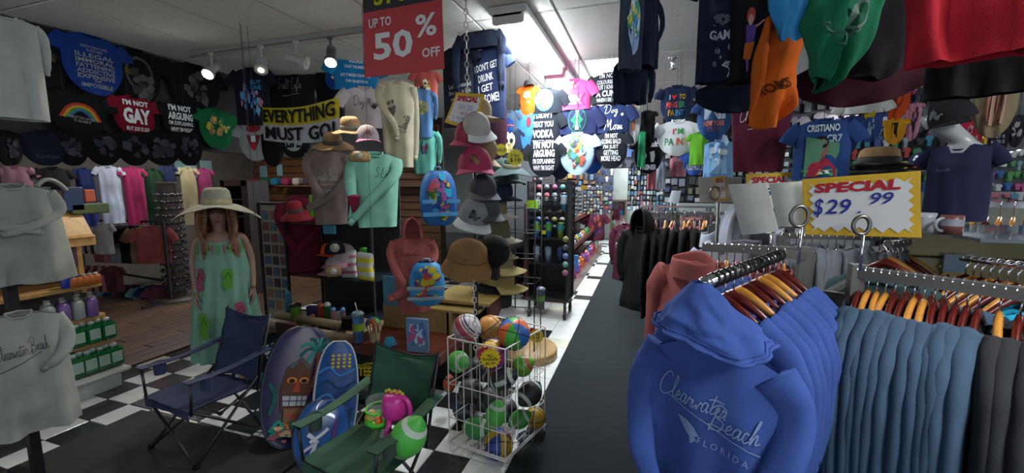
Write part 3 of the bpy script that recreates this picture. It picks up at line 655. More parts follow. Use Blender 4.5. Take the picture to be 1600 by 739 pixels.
# small framed gifts on the slatted wood wall behind
for i,(cx,cy,w,h) in enumerate(((282,262,18,22),(300,268,16,20),(322,262,20,24),(340,268,18,22),(412,268,18,22),(437,266,13,22),(370,250,14,16),(352,262,12,18))):
    P=at(cx,cy,x=-7.9) if cx<330 else at(cx,cy,y=6.679); b=MB().use(paint('#7fa0ab' if i%2 else '#6f8f93')); s=6.9/F
    b.bbox((P.x,P.y,P.z),(.02,w*s,h*s) if cx<330 else (w*s,.02,h*s),.004); single('gift_card_pack',b,None,['first','second','third','fourth','sixth','seventh','fifth, upper','fifth, lower'][i]+' pale blue gift pack from the left on the side-room back wall','gift pack','pale blue packs on the slatted wall')
for i in range(14):
    P=at(330+i*17,284,y=6.5); cols=['#2c6f8c','#8f2c50','#a8a49a','#3b3b44','#7c2222','#2a5f3c']
    single('folded_garment',MB().use(cloth(cols[i%6])).bbox((P.x,6.5,at(400,284,y=6.5).z),(.16,.2,.14),.03),None,['teal','magenta','cream','charcoal','dark red','green'][i%6]+' folded garment on the slatted wall ledge, %s'%['left part','middle part','right end'][i//6],'folded clothes','folded garments on the slatted wall ledge')
# ------------------------------------------------ EVERYTHING MUST GO banner
Pa=at(411,168,y=3.15); Pb=at(528,150,y=2.75); Hh=.27
bn=thing('sale_banner','yellow and white everything must go banner hung below the charcoal sweatshirt','banner',tuple((Pa+Pb)/2))
Pa=at(410,168,y=3.2); Pb=at(530,152,y=2.9); hl=at(411,168,y=3.2).z-at(411,219,y=3.2).z; hr=at(530,152,y=2.9).z-at(530,216,y=2.9).z
def bs(u,v,lf=0):   # u,v 0..1
    P=Pa.lerp(Pb,u); h=hl+(hr-hl)*u; n=Vector((-(Pb-Pa).y,(Pb-Pa).x,0)).normalized()*-1
    return P+Vector((0,0,-h*v-.035*math.sin(PI*u)))+n*(lf+.008*math.sin(u*9)+.012*v*math.sin(u*14+1))
for nm,v0,v1,c in (('yellow_band',0,.5,'#b5a613'),('white_band',.5,1,'#a9abb0')):
    b=MB().use(plastic(c,.5)); b.grid(lambda u,v:bs(u,v0+(v1-v0)*v),24,4); b.grid(lambda u,v:bs(1-u,v0+(v1-v0)*v,-.002),24,4); part(nm,b,None,bn,world=True)
b=MB().use(ink('#101010'))
for s,v,u0,u1 in (('EVERYTHING',.25,.03,.97),('MUST GO!',.75,.06,.97)):
    vs,fs,_=text2d(s,.025); b.add([bs((u0+u1)/2+x*(u1-u0),v-y*.38,.014) for x,y in vs],fs,False)
part('lettering',b,None,bn,world=True)

part('ledge',MB().use(SLT).box((-5.2,6.5,at(400,284,y=6.5).z-.085),(3.6,.3,.03)),None,sw)
# ================================================================ LEFT FOREGROUND
def pxs(P): return (Vector(P)-CAM).dot(FWD)/F        # metres per pixel at a point
def skin_mesh(name,vs,es,rad,m,root=0,sub=2):
    me=bpy.data.meshes.new(name); me.from_pydata(vs,es,[]); o=bpy.data.objects.new(name,me); COL.objects.link(o)
    md=o.modifiers.new('s','SKIN'); md.use_smooth_shade=True
    if not me.skin_vertices: return None
    for i,r in enumerate(rad):
        sv=me.skin_vertices[0].data[i]; sv.radius=(r,r) if not isinstance(r,tuple) else r; sv.use_root=(i==root)
    s=o.modifiers.new('d','SUBSURF'); s.levels=sub; s.render_levels=sub
    dg=bpy.context.evaluated_depsgraph_get(); nm=bpy.data.meshes.new_from_object(o.evaluated_get(dg)); bpy.data.objects.remove(o)
    nm.materials.clear(); nm.materials.append(m)
    for p in nm.polygons: p.use_smooth=True
    nm.name=name; return nm
def link_mesh(name,me,parent,loc=(0,0,0),label=None):
    o=bpy.data.objects.new(name,me); COL.objects.link(o); o.parent=parent; o.location=loc
    if label: o['label']=label
    return o
# ---- dressed mannequin with straw hat
MX,MY=-3.16,2.32
SKIN=mat('mannequin_skin',s2l('#8c6a58'),.45,var=.04)
mq=thing('mannequin','female mannequin in a mint flip-flop print dress and wide white hat','mannequin',(MX,MY,0),facing((MX,MY,0))-.15)
k=1.0
V=[(0,0,.78),(0,0,.92),(0,.0,1.05),(0,0,1.18),(0,.0,1.245),(0,-.005,1.31),(0,-.02,1.37),(0,-.02,1.43),
   (.15,0,1.20),(.195,.01,1.02),(.20,-.03,.84),(.195,-.05,.78), (-.15,0,1.20),(-.19,.01,1.02),(-.18,-.03,.84),(-.175,-.05,.78),
   (.075,0,.72),(.085,0,.42),(.08,.02,.10),(.08,-.07,.035),(-.075,0,.72),(-.085,0,.42),(-.08,.02,.10),(-.08,-.07,.035)]
E_=[(0,1),(1,2),(2,3),(3,4),(4,5),(5,6),(6,7),(3,8),(8,9),(9,10),(10,11),(3,12),(12,13),(13,14),(14,15),(0,16),(16,17),(17,18),(18,19),(0,20),(20,21),(21,22),(22,23)]
rd=[(.12,.085),(.10,.07),(.11,.085),(.115,.075),.045,(.05,.055),(.07,.08),(.06,.07),.038,.028,.021,.019,.038,.028,.021,.019,.075,.055,.035,.03,.075,.055,.035,.03]
link_mesh('body',skin_mesh('body',V,E_,rd,SKIN),mq)
for s,a in ((1,11),(-1,15)):      # hands: palm and five fingers
    w=Vector(V[a]); hv=[tuple(w+Vector((0,0,.01))),tuple(w+Vector((0,-.012,-.05)))]; he=[(0,1)]; hr=[(.02,.026),(.013,.03)]
    for f in range(4):
        y=.022-.0155*f; i0=len(hv); hv+=[tuple(w+Vector((0,y-.014,-.075))),tuple(w+Vector((-s*.012,y-.018,-.10-.006*(f in(1,2))))),tuple(w+Vector((-s*.026,y-.02,-.120-.008*(f in(1,2)))))]
        he+=[(1,i0),(i0,i0+1),(i0+1,i0+2)]; hr+=[.0085,.0075,.0065]
    i0=len(hv); hv+=[tuple(w+Vector((-s*.014,-.036,-.035))),tuple(w+Vector((-s*.028,-.042,-.065)))]; he+=[(0,i0),(i0,i0+1)]; hr+=[.010,.0085]
    link_mesh('hand',skin_mesh('hand',hv,he,hr,SKIN,0,1),mq)
b=MB().use(SKIN); b.lathe((0,-.10,1.375),[(.001,-.035),(.014,-.02),(.011,.01),(.003,.03)],8); b.lathe((.07,-.02,1.38),[(.001,-.03),(.012,0),(.001,.03)],8); b.lathe((-.07,-.02,1.38),[(.001,-.03),(.012,0),(.001,.03)],8); part('nose_and_ears',b,None,mq)
b=MB().use(mat('lip_paint',s2l('#7a3b38'),.4)); b.lathe((0,-.092,1.325),[(.001,-.008),(.022,0),(.001,.008)],10,sy=.5); part('mouth',b,None,mq)
b=MB().use(mat('eye_paint',(.02,.015,.015),.3)); 
for s in(-1,1): b.lathe((s*.03,-.088,1.395),[(.001,-.008),(.014,0),(.001,.008)],8,sy=.5)
part('eyes',b,None,mq)
HAIR=mat('auburn_hair',s2l('#7a5236'),.55,bump=.8,scale=90,var=.35,vscale=30)
def hair(a,v):
    an=PI*.14+PI*1.72*a-PI*.5+PI*.0; an=PI*.5+ (a-.5)*PI*1.62
    r=.095+.03*v+.008*math.sin(a*60+v*5)+.02*v*math.sin(a*21); return Vector((r*math.cos(an)*1.1,-.01+r*math.sin(an)*(1-.25*v),1.46-.40*v-.03*math.sin(a*9)*v))
b=MB().use(HAIR).grid(hair,60,12).grid(lambda a,v:hair(1-a,v)*.985+Vector((0,0,.018)),60,12); part('hair',b,None,mq)
for s in(-1,1):
    b=MB().use(HAIR); 
    for q in range(5): b.path(smooth([(s*(.082+.006*q),-.045-.012*q,1.44),(s*(.105+.004*q),-.07-.006*q,1.28),(s*(.10-.008*q),-.085-.005*q,1.14),(s*(.09-.012*q),-.08,1.03+.02*q)],4),[.02-.0012*i for i in range(13)],6)
    part('hair_lock',b,None,mq)
DRS=cloth('#6f9580'); 
def dhw(v): return .145+.03*math.sin(min(v,.3)/.3*PI/2)+.075*max(0,v-.15)
def dress(a,v):
    an=2*PI*a; w=dhw(v); f=1+(.05+.07*v)*math.sin(an*13+3*v)*(.25+.75*min(1,v*2)); dd=.105+.06*v
    return Vector((-math.cos(an)*w*f,-math.sin(an)*dd*f,1.165-.93*v+(.03*abs(math.cos(an)) if v<.01 else 0)))
b=MB().use(DRS).grid(dress,120,22,wrap=True); part('dress',b,None,mq)
def dsurf(x,z,lf):
    v=max(0,min(1,-z/.93)); w=dhw(v); cu=max(-.97,min(.97,-x/w)); an=math.acos(cu); p=dress(an/(2*PI),v)
    f=1+(.05+.07*v); return Vector((x,-math.sin(an)*(.105+.06*v)*f-lf-.004,1.165-.93*v))
G1,G2,P1,P2=ink('#4f8a2e'),ink('#3c6b24'),ink('#8f4656'),ink('#6e3343')
fl=[]
for (cx,cz,m1,m2,h) in ((.10,.30,G1,G2,.16),(-.36,.30,P1,P2,.18),(.26,.60,P1,P2,.18),(-.34,.68,G1,G2,.20),(-.05,.85,P1,P2,.14),(.3,.88,G1,G2,.12)):
    fl+=[('p',[(cx-.07,cz-h*.5),(cx+.05,cz-h*.55),(cx+.11,cz-h*.2),(cx+.07,cz+h*.2),(cx+.08,cz+h*.45),(cx-.02,cz+h*.55),(cx-.08,cz+h*.3),(cx-.05,cz)],m1),('l',[(cx-.04,cz),(cx+.02,cz-h*.35),(cx+.07,cz)],.02,m2)]
for i in range(9): fl.append(('p',[(-.36+.09*i-.015,.01),(-.36+.09*i+.015,.01),(-.36+.09*i+.01,.09),(-.36+.09*i-.01,.09)],P1 if i%2 else G1))
part('print',print_mb(fl,.40,.93,dsurf),None,mq)
b=MB().use(DRS)
for s in(-1,1): b.path([(s*.10,-.095,1.16),(s*.095,-.07,1.22),(s*.09,.0,1.245),(s*.09,.05,1.2),(s*.09,.09,1.15)],.009,6,flat=.4)
part('straps',b,None,mq)
b=MB().use(paint('#55504a')).bbox((0,0,.012),(.3,.3,.024),.01).tube((0,.05,.02),(0,.05,.5),.012,8); part('base',b,None,mq)
def sunhat(name,label,P,rad,crown,ch,m,band,rz=0,droop=.06,wave=.5,tilt=0,cat='hat',group=None,edge=None):
    t=thing(name,label,cat,P,rz,group); 
    if tilt: t.rotation_euler=(tilt,0,rz)
    def br(a,v):
        an=2*PI*a; r=crown+(rad-crown)*v; return Vector((r*math.cos(an),r*math.sin(an)*.95,-droop*v**1.5*(1+wave*math.cos(2*an))+.004*math.sin(an*7)*v))
    b=MB().use(m).grid(br,48,9,wrap=True).grid(lambda a,v:br(1-a,v)+Vector((0,0,-.005)),48,9,wrap=True); part('brim',b,None,t)
    part('crown',MB().use(m).lathe((0,0,0),[(crown*1.02,-.004),(crown*.99,ch*.45),(crown*.9,ch*.8),(crown*.68,ch*.97),(crown*.3,ch*1.0),(.002,ch*.97)],28),None,t)
    part('band',MB().use(band).lathe((0,0,0),[(crown*1.03,.0),(crown*1.05,.01),(crown*1.03,.035),(crown*1.0,.036)],28,cap=False),None,t)
    if edge:
        part('brim_edge',MB().use(edge).path([br(i/48,1) for i in range(48)],.006,6,closed=True),None,t)
    return t
STRAW=mat('white_straw',s2l('#a39f8c'),.85,bump=.9,scale=260,var=.08,vscale=60); TANS=mat('tan_straw',s2l('#9c7a52'),.85,bump=.9,scale=200,var=.14,vscale=60)
sunhat('sun_hat','wide-brimmed white straw sun hat worn by the dressed mannequin',(MX+.01,MY-.01,1.462),.285,.095,.125,STRAW,mat('floral_band',s2l('#a59a72'),.7,var=.25,vscale=40),rz=.9,droop=.07,wave=.7)
# ---- folding camp chairs
def camp_chair(name,label,loc,rz,fab,trim,sc,cupc):
    t=thing(name,label,'chair',loc,rz); t.scale=(sc,)*3
    W,D=.27,.24; fr=BLACKM; S=.40
    FL,FR,BL,BR=(-W,-D,0),(W,-D,0),(-W,D,0),(W,D,0)
    def leg(a,b2):
        b=MB().use(fr).tube(a,b2,.0105,8); b.bbox((a[0],a[1],.012),(.035,.035,.024),.006); part('leg',b,None,t)
    for s in(-1,1):
        leg((s*W,-D,.01),(s*W*.95,D*.95,S+.05)); leg((s*W,D,.01),(s*W*.98,-D*.98,S+.0))
    leg((-W,-D,.01),(W*.97,-D*.98,S)); leg((W,-D,.01),(-W*.97,-D*.98,S)); 
    leg((-W,D,.01),(W*.95,D*.95,S)); leg((W,D,.01),(-W*.95,D*.95,S))
    for s in(-1,1):
        part('back_post',MB().use(fr).tube((s*W*.95,D*.9,S-.06),(s*W*.92,D+.13,.90),.0105,8),None,t)
        part('arm_post',MB().use(fr).tube((s*W*.98,-D*.98,S-.03),(s*(W+.02),-D*.98,S+.20),.0095,8),None,t)
        def arm(a,v,s=s): return Vector((s*(W+.005)+(v-.5)*.085,-D*1.08+(2*D+.10)*a,S+.215+.03*a-.028*math.sin(PI*a)*(1-.3*v)))
        b=MB().use(fab).grid(arm,12,4).grid(lambda a,v:arm(1-a,v)-Vector((0,0,.006)),12,4); part('armrest',b,None,t)
        b=MB().use(cupc)
        b.lathe((s*(W+.01),-D*.55,S+.12),[(.036,0),(.04,.085)],14,cap=False); b.path([(s*(W+.01)+.042*math.cos(i*PI/8),-D*.55+.042*math.sin(i*PI/8),S+.205) for i in range(16)],.005,6,closed=True)
        part('cup_holder',b,None,t)
    def seat(a,v): return Vector(((a-.5)*2*W*.98,-D*1.02+2*D*v*.98,S+.02*(v)-.05*math.sin(PI*a)*math.sin(PI*min(1,v+.12))-.03*(v**2)+.004*math.sin(a*19+v*7)))
    b=MB().use(fab).grid(seat,18,14).grid(lambda a,v:seat(1-a,v)-Vector((0,0,.007)),18,14)
    b.grid(lambda a,v:Vector(((a-.5)*2*W*.98,-D*1.03-.004*math.sin(a*20),S-.07*v*(1-.3*math.sin(PI*a))+.0)),14,4); part('seat',b,None,t)
    def back(a,v): return Vector(((a-.5)*2*W*.93*(1-.06*math.sin(PI*v)),D*.86+.15*v+.05*math.sin(PI*a)*(1-.5*v)+.005*math.sin(v*17+a*5),S-.01+.50*v-.05*math.sin(PI*a)*(v>.9)*v))
    b=MB().use(fab).grid(back,18,16).grid(lambda a,v:back(1-a,v)+Vector((0,.008,0)),18,16); part('backrest',b,None,t)
    b=MB().use(trim); b.path([back(0,i/15)+Vector((0,-.004,0)) for i in range(16)],.006,5); b.path([back(1,i/15)+Vector((0,-.004,0)) for i in range(16)],.006,5); b.path([back(i/17,1)+Vector((0,-.003,0)) for i in range(18)],.006,5); b.path([seat(i/17,0)+Vector((0,-.004,.002)) for i in range(18)],.005,5); part('piping',b,None,t)
    return t
NVF=mat('navy_canvas',s2l('#1c2a4a'),.7,bump=.3,scale=260,var=.12); GRF=mat('green_canvas',s2l('#1c4a31'),.7,bump=.3,scale=260,var=.12)
camp_chair('camp_chair','navy blue folding camp chair with cup holders on the black mat',(-2.56,1.70,.013),-.10,NVF,mat('navy_trim',s2l('#1a2038'),.6),.84,NVF)
cg=at(622,690,z=.36)
camp_chair('camp_chair','green folding camp chair holding beach toys, lower centre',(-1.24,1.55,.0),-.12,GRF,BLACKM,.82,mat('cup_net',(.03,.05,.04),.8))
GC=Vector((-1.25,1.62,0))
# ---- things in the green chair
def football(name,label,P,L_,r,m,sm,axis,lace=None,group=None,cat='ball'):
    t=thing(name,label,cat,P,0,group); M=Vector(axis).normalized().to_track_quat('Z','Y').to_matrix()
    pr=[(r*max(.02,math.cos(PI/2*abs(u)))**.75,L_/2*u) for u in [i/9 for i in range(-9,10)]]
    part('ball_skin',MB().use(m).lathe((0,0,0),pr,22,M=M),None,t)
    b=MB().use(sm)
    for s in(-1,1):
        q=[(r*max(.02,math.cos(PI/2*abs(u)))**.75*1.012,L_/2*u*s) for u in (.50,.56,.62,.68)]; b.lathe((0,0,0),q,22,M=M,cap=False)
    part('stripe',b,None,t)
    if lace:
        b=MB().use(lace)
        for k in range(7):
            u=-.3+.1*k; rr=r*math.cos(PI/2*abs(u))**.75
            side=Vector((1,0,0)); out=M.inverted()@((CAM-Vector(P)).normalized()); an=math.atan2(out.y,out.x)+.3
            p=lambda d:M@Vector((rr*1.03*math.cos(an+d),rr*1.03*math.sin(an+d),L_/2*u))
            b.tube(p(-.22),p(.22),.004,5)
        b.path([M@Vector((r*math.cos(PI/2*abs(u))**.75*1.035*math.cos(an),r*math.cos(PI/2*abs(u))**.75*1.035*math.sin(an),L_/2*u)) for u in (-.35,-.2,0,.2,.35)],.004,5)
        part('laces',b,None,t)
    return t
def ballmat(name,cols,kind,scale=3.0):
    if name in _m: return _m[name]
    m=bpy.data.materials.new(name); m.use_nodes=True; nt=m.node_tree; N=nt.nodes; b=N['Principled BSDF']; Lk=nt.links.new
    tc=N.new('ShaderNodeTexCoord'); g=N.new('ShaderNodeTexGradient'); r=N.new('ShaderNodeValToRGB'); r.color_ramp.interpolation='CONSTANT'
    mp=N.new('ShaderNodeMapping'); 
    if kind=='radial': g.gradient_type='RADIAL'; Lk(tc.outputs['Object'],mp.inputs['Vector']); mp.inputs['Rotation'].default_value=(.6,.4,0); Lk(mp.outputs['Vector'],g.inputs['Vector']); src=g.outputs['Fac']
    else:
        w=N.new('ShaderNodeTexWave'); w.inputs['Scale'].default_value=scale; mp.inputs['Rotation'].default_value=(.5,.9,.4); Lk(tc.outputs['Object'],mp.inputs['Vector']); Lk(mp.outputs['Vector'],w.inputs['Vector']); src=w.outputs['Fac']
    Lk(src,r.inputs['Fac']); e=r.color_ramp.elements
    n=len(cols)
    while len(e)<n: e.new(.5)
    for i,c in enumerate(cols): e[i].position=i/n; e[i].color=tuple(s2l(c))+(1,)
    Lk(r.outputs['Color'],b.inputs['Base Color']); b.inputs['Roughness'].default_value=.45; _m[name]=m; return m
def sphere(name,label,P,r,m,seam=None,cat='ball',group=None,rot=(0,0,0)):
    t=thing(name,label,cat,P,0,group); t.rotation_euler=rot
    part('ball_skin',MB().use(m).lathe((0,0,0),[(r*math.cos(PI/2*u/8),r*math.sin(PI/2*u/8)) for u in range(-8,9)],26),None,t)
    b=MB().use(seam or ink('#20201f'))
    for a in (0,PI/2): b.path([(r*1.002*math.cos(2*PI*i/28)*math.cos(a),r*1.002*math.cos(2*PI*i/28)*math.sin(a),r*1.002*math.sin(2*PI*i/28)) for i in range(28)],.0022,4,closed=True)
    b.path([(r*1.002*math.cos(2*PI*i/28),r*1.002*math.sin(2*PI*i/28),0) for i in range(28)],.0022,4,closed=True)
    part('seams',b,None,t); return t
GBALL=plastic('#4fae45',.5); WSTR=plastic('#b9c4b6',.5); BBALL=plastic('#25272a',.5)
football('toy_football','green and white football lying in the green camp chair',at(638,683,y=1.50),.255,.080,GBALL,WSTR,(.5,.0,.8),group=None)
P=at(616,636,y=1.58)
t=thing('watering_can','pink toy watering can with yellow flowers in the green camp chair','toy',P); PK=plastic('#c22f88'); YL=plastic('#b8a62a')
part('tank',MB().use(PK).lathe((0,0,-.04),[(.03,0),(.045,.02),(.042,.07),(.03,.09)],18),None,t)
part('handle',MB().use(PK).path([(.03+.035*math.sin(a),0,.0+.045*math.cos(a)) for a in [i*PI/9 for i in range(-1,11)]],.008,8),None,t)
part('spout',MB().use(PK).tube((.0,-.03,-.03),(-.0,-.05,-.095),.009,8,.013).lathe((0,-.052,-.115),[(.018,0),(.012,.02)],12),None,t)
b=MB().use(YL)
for i in range(7): b.lathe((-.03+.011*i,.0,.055+.006*(i%2)),[(.001,-.006),(.008,0),(.001,.006)],6)
part('flowers',b,None,t); t.scale=(1.35,)*3
P=at(592,645,y=1.58)
t=thing('sand_bucket','clear and green toy sand bucket beside the pink watering can','toy',P)
part('bucket',MB().use(GLASS).lathe((0,0,-.05),[(.035,0),(.05,.11)],18,cap=False),None,t); part('rim',MB().use(plastic('#49b62f')).lathe((0,0,-.05),[(.052,.015),(.058,.02),(.045,.04),(.04,.0)],18).path([(.05*math.cos(i*PI/10),.05*math.sin(i*PI/10),.02) for i in range(20)],.005,6,closed=True),None,t)
part('sand_mould',MB().use(YL).lathe((-.02,-.02,-.01),[(.02,-.02),(.028,.0),(.02,.02),(.008,.03)],5),None,t); part('sand_mould',MB().use(plastic('#c46a22')).lathe((.02,-.03,-.015),[(.015,-.01),(.02,.0),(.01,.02)],5),None,t); t.scale=(1.2,)*3
P=at(600,672,y=1.58); b=MB().use(paint('#8d9489')).bbox(P,(.03,.004,.10),.002,ry=.3); single('price_tag',b,None,'pale price tag dangling from the pink watering can','tag')
# ---- boards leaning in front of the counter
def board(name,label,px_b,py_b,px_t,py_t,wpx,dy,pr,edge,y0=None,point=.0,cat='skimboard',base=None):
    Pb=at(px_b,py_b,z=0) if y0 is None else at(px_b,py_b,y=y0); Pt=at(px_t,py_t,y=Pb.y+dy); ax=(Pt-Pb); L_=ax.length; ax.normalize()
    n=(CAM-Pb); n.z=0; n=(n-ax*n.dot(ax)).normalized(); sd=ax.cross(n).normalized()*-1
    if sd.dot(RGT)<0: sd=-sd
    W_=wpx*pxs((Pb+Pt)/2)
    t=thing(name,label,cat,Pb)
    def out(v): return W_/2*math.sin(PI*min(.995,max(.005,v)))**.30*(.93+.07*v)
    def S(x,z,lf): v=z/L_; h=out(v); rock=.03*(2*v-1)**2; return sd*x+ax*z+n*(lf+.012*(1-min(1,abs(x)/max(h,1e-3))**4)+rock)
    fr=MB().use(pr[0]).grid(lambda a,v:S((a-.5)*2*out(v),.004+v*(L_-.008),0),15,26).use(edge).grid(lambda a,v:S((.5-a)*2*out(v),.004+v*(L_-.008),-.018),15,26); part('deck',fr,None,t)
    b=MB().use(edge); e=[S(out(i/30),i/30*L_,-.008) for i in range(31)]+[S(-out(1-i/30),(1-i/30)*L_,-.008) for i in range(31)]; b.path(e,.010,6,closed=True); part('rail',b,None,t)
    part('print',print_mb(pr[1],W_,L_,lambda x,z,lf:S(max(-out(-z/L_ if z<0 else 0)*0-10,x),L_+z,lf),lift=.006),None,t)
    return t
PU=mat('board_purple',s2l('#1f1c3c'),.3,var=.3,vscale=8,coat=.4); BL=mat('board_blue',s2l('#123a6d'),.3,var=.3,vscale=8,coat=.4)
TG,TG2=ink('#1f6f63'),ink('#16494a'); TB,TB2,TR_,TO=ink('#4a2f26'),ink('#6d4a34'),ink('#8a3524'),ink('#a8622c')
tk=[]
for a in range(9):   # palm crown
    an=a*2*PI/9; tk.append(('l',[(.22,.20),(.22+.15*math.cos(an),.20+.07*math.sin(an)-.03),(.22+.27*math.cos(an),.20+.12*math.sin(an)+.02)],.05,TG if a%2 else TG2))
tk+= [('l',[(.22,.22),(.24,.38),(.16,.55),(.02,.75)],.06,ink('#5b2c2c')),
 ('p',[(-.2,.36),(0,.27),(.16,.36),(.14,.62),(.1,.72),(-.2,.72),(-.24,.55)],TB),('p',[(-.16,.35),(0,.29),(.12,.36),(.0,.42)],ink('#2a5b6a')),
 ('e',-.1,.47,.07,.028,TO),('e',.07,.47,.07,.028,TO),('e',-.1,.475,.04,.018,ink('#161616')),('e',.07,.475,.04,.018,ink('#161616')),('p',[(-.03,.48),(.0,.48),(.04,.57),(-.08,.57)],TR_),
 ('p',[(-.2,.60),(.14,.60),(.12,.68),(-.18,.68)],ink('#8d9399')),('l',[(-.2,.64),(.14,.64)],.014,ink('#27303a')),('l',[(-.1,.6),(-.1,.68)],.012,ink('#27303a')),('l',[(0,.6),(0,.68)],.012,ink('#27303a')),('l',[(.07,.6),(.07,.68)],.012,ink('#27303a')),
 ('p',[(-.16,.70),(.1,.70),(.06,.92),(-.14,.92)],TB2),('l',[(-.15,.76),(.08,.76)],.03,TR_),('l',[(-.14,.83),(.07,.83)],.03,TO),
 ('l',[(-.4,.5),(-.3,.6),(-.34,.75)],.05,TG2),('l',[(-.3,.88),(-.2,.8),(-.1,.9)],.05,TG),('g',-.12,.90,.4,.12,[ink('#8a4a4f'),ink('#b08a6a'),TG],8,16)]
for a in range(6): tk.append(('l',[(.05,.93),(.05+.3*math.cos(-.2-a*.35),.93-.14*math.sin(.2+a*.35))],.03,TG2 if a%2 else TG))
board('bodyboard','purple bodyboard printed with a tiki face and palm tree, leaning left of the others',452,700,478,514,100,.38,(PU,tk),mat('board_edge_dark',s2l('#10202c'),.4))
yb=[('e',.0+dx*.13,.14+dz*.035,.04,.012,ink('#9d8c34')) for dx in(-1,0,1,2) for dz in range(4)]+[('l',[(-.45,.3+.12*i),(-.2,.25+.12*i),(.05,.33+.12*i),(.4,.27+.12*i)],.05,ink('#0f2a52' if i%2 else '#2d6298')) for i in range(5)]
board('bodyboard','tall blue wave bodyboard with yellow spots and a white rim, right of the tiki one',520,712,530,536,64,.36,(BL,yb),mat('board_edge_white',s2l('#8b8f92'),.4))
board('bodyboard','low blue bodyboard with a pale hand shape, in front of the wave bodyboard',497,735,508,628,82,.22,(mat('board_blue2',s2l('#17447c'),.3,var=.35,coat=.4),[('l',[(-.25,.5),(-.1,.62),(-.2,.9)],.07,ink('#9fa5ad')),('l',[(-.2,.62),(0,.5),(.1,.42)],.06,ink('#9fa5ad')),('l',[(-.3,.75),(-.05,.6)],.05,ink('#8d939b')),('l',[(.25,.3),(.2,.6),(.3,.9)],.06,ink('#5a2c63'))]),mat('board_edge_navy',s2l('#16203a'),.4))
for i,(x0,x1,y0,y1) in enumerate(((395,440,520,560),(392,432,565,600),(396,430,598,622))):
    P=at((x0+x1)/2,y0,y=2.5+.05*i); tee(['black t-shirt with white script hanging under the straw mats','black t-shirt with teal letters hanging low behind the tiki bodyboard','black t-shirt with a faint square print near the floor behind the tiki bodyboard'][i],(x0+x1)/2+5,y0,(x1-x0)*1.5,(y1-y0)*1.3,BK2,[('g',0,.5,.6,.5,[ink(['#9aa3a0','#2d7f86','#5b6250'][i]),ink('#3a4248')],60+i,16)],y=2.48-.03*i,sleeve='none',bottom='flat')
tee('black t-shirt reading steel city in yellow, hanging under the red-brown counter',588,562,92,70,BK2,[('t','STEEL CITY',0,.22,.72,.2,ink('#b9a21f'),{'b':.04}),('t','beach',0,.5,.3,.15,ink('#a8941f')),('g',0,.75,.8,.4,[ink('#6d6f70'),ink('#3f4143')],5,20),('g',0,.1,.8,.12,[ink('#7a7326')],6,14)],y=2.46,face=.35,bottom='flat',sleeve='none')
# ---- counters
def cbox(name,x0,x1,y0,y1,y,dep,m,label,cat,rz=0,group=None,bev=.006,nm=None):
    a=at(x0,(y0+y1)/2,y=y); c=at(x1,(y0+y1)/2,y=y); t=at((x0+x1)/2,y0,y=y); u=at((x0+x1)/2,y1,y=y)
    b=MB().use(m); b.bbox(((a.x+c.x)/2,y+dep/2,(t.z+u.z)/2),(abs(c.x-a.x),dep,t.z-u.z),bev,rz=rz)
    return single(name,b,None,label,cat,group)
REDC=mat('red_brown_laminate',s2l('#5d2a20'),.35,var=.12); BEI=mat('beige_laminate',s2l('#7e6a4c'),.5,var=.08)
A=at(545,545,y=2.55); Bq=at(683,560,y=2.55); zt=at(600,545,y=2.55).z
ct=thing('counter','low red-brown counter ledge under the cups and toy packs','counter',((A.x+Bq.x)/2,2.75,0))
w_=Bq.x-A.x+.05
part('top',MB().use(REDC).bbox((0,0,zt-.03),(w_,.42,.09),.012),None,ct); part('leg',MB().use(BLACKM).box((-w_/2+.04,.1,(zt-.07)/2),(.05,.05,zt-.07)),None,ct); part('leg',MB().use(BLACKM).box((w_/2-.04,.1,(zt-.07)/2),(.05,.05,zt-.07)),None,ct); part('kick_panel',MB().use(mat('dark_panel',(.02,.015,.015),.7)).box((0,.17,(zt-.07)/2),(w_,.02,zt-.07)),None,ct)
A=at(402,510,y=2.75); Bq=at(560,530,y=2.75); zt2=at(470,520,y=2.75).z
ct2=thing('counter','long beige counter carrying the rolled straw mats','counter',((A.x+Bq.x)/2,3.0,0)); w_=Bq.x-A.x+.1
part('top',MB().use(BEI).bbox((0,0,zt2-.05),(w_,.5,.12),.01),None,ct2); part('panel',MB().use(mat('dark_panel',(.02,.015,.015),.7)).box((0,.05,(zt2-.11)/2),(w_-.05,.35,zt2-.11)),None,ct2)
MATM=mat('straw_mat',s2l('#8b7a5c'),.9,bump=.9,scale=240,var=.15,vscale=80)
for i,(a,c,l) in enumerate((((405,505),(558,530),'lower rolled straw beach mat lying along the beige counter edge'),((432,492),(556,512),'upper rolled straw beach mat resting behind the lower one'))):
    Pa_=at(*a,y=2.78+.1*i); Pc=at(*c,y=2.66+.1*i); b=MB().use(MATM).path([Pa_,Pc],.036,16); b.path([Pa_+(Pc-Pa_)*.3,Pa_+(Pc-Pa_)*.31],.038,16); single('rolled_mat',b,None,l,'beach mat')
t=cbox('snack_pack',430,458,505,530,2.62,.05,plastic('#4a1c1f',.3),'red and white printed pack lying on the straw mats','pack'); 
b=MB(); 
CRD=mat('cardboard',s2l('#8f7143'),.8,var=.06); PINE=wood('pine_board','#8b7440','#a58b52')
bx=thing('display_box','light wood display box under the salmon hoodie and backpack vest','box',(at(655,500,y=2.95).x,3.1,0))
zA=at(640,482,y=2.95).z; x0=at(602,500,y=2.95).x-bx.location.x; x1=at(700,500,y=2.95).x-bx.location.x
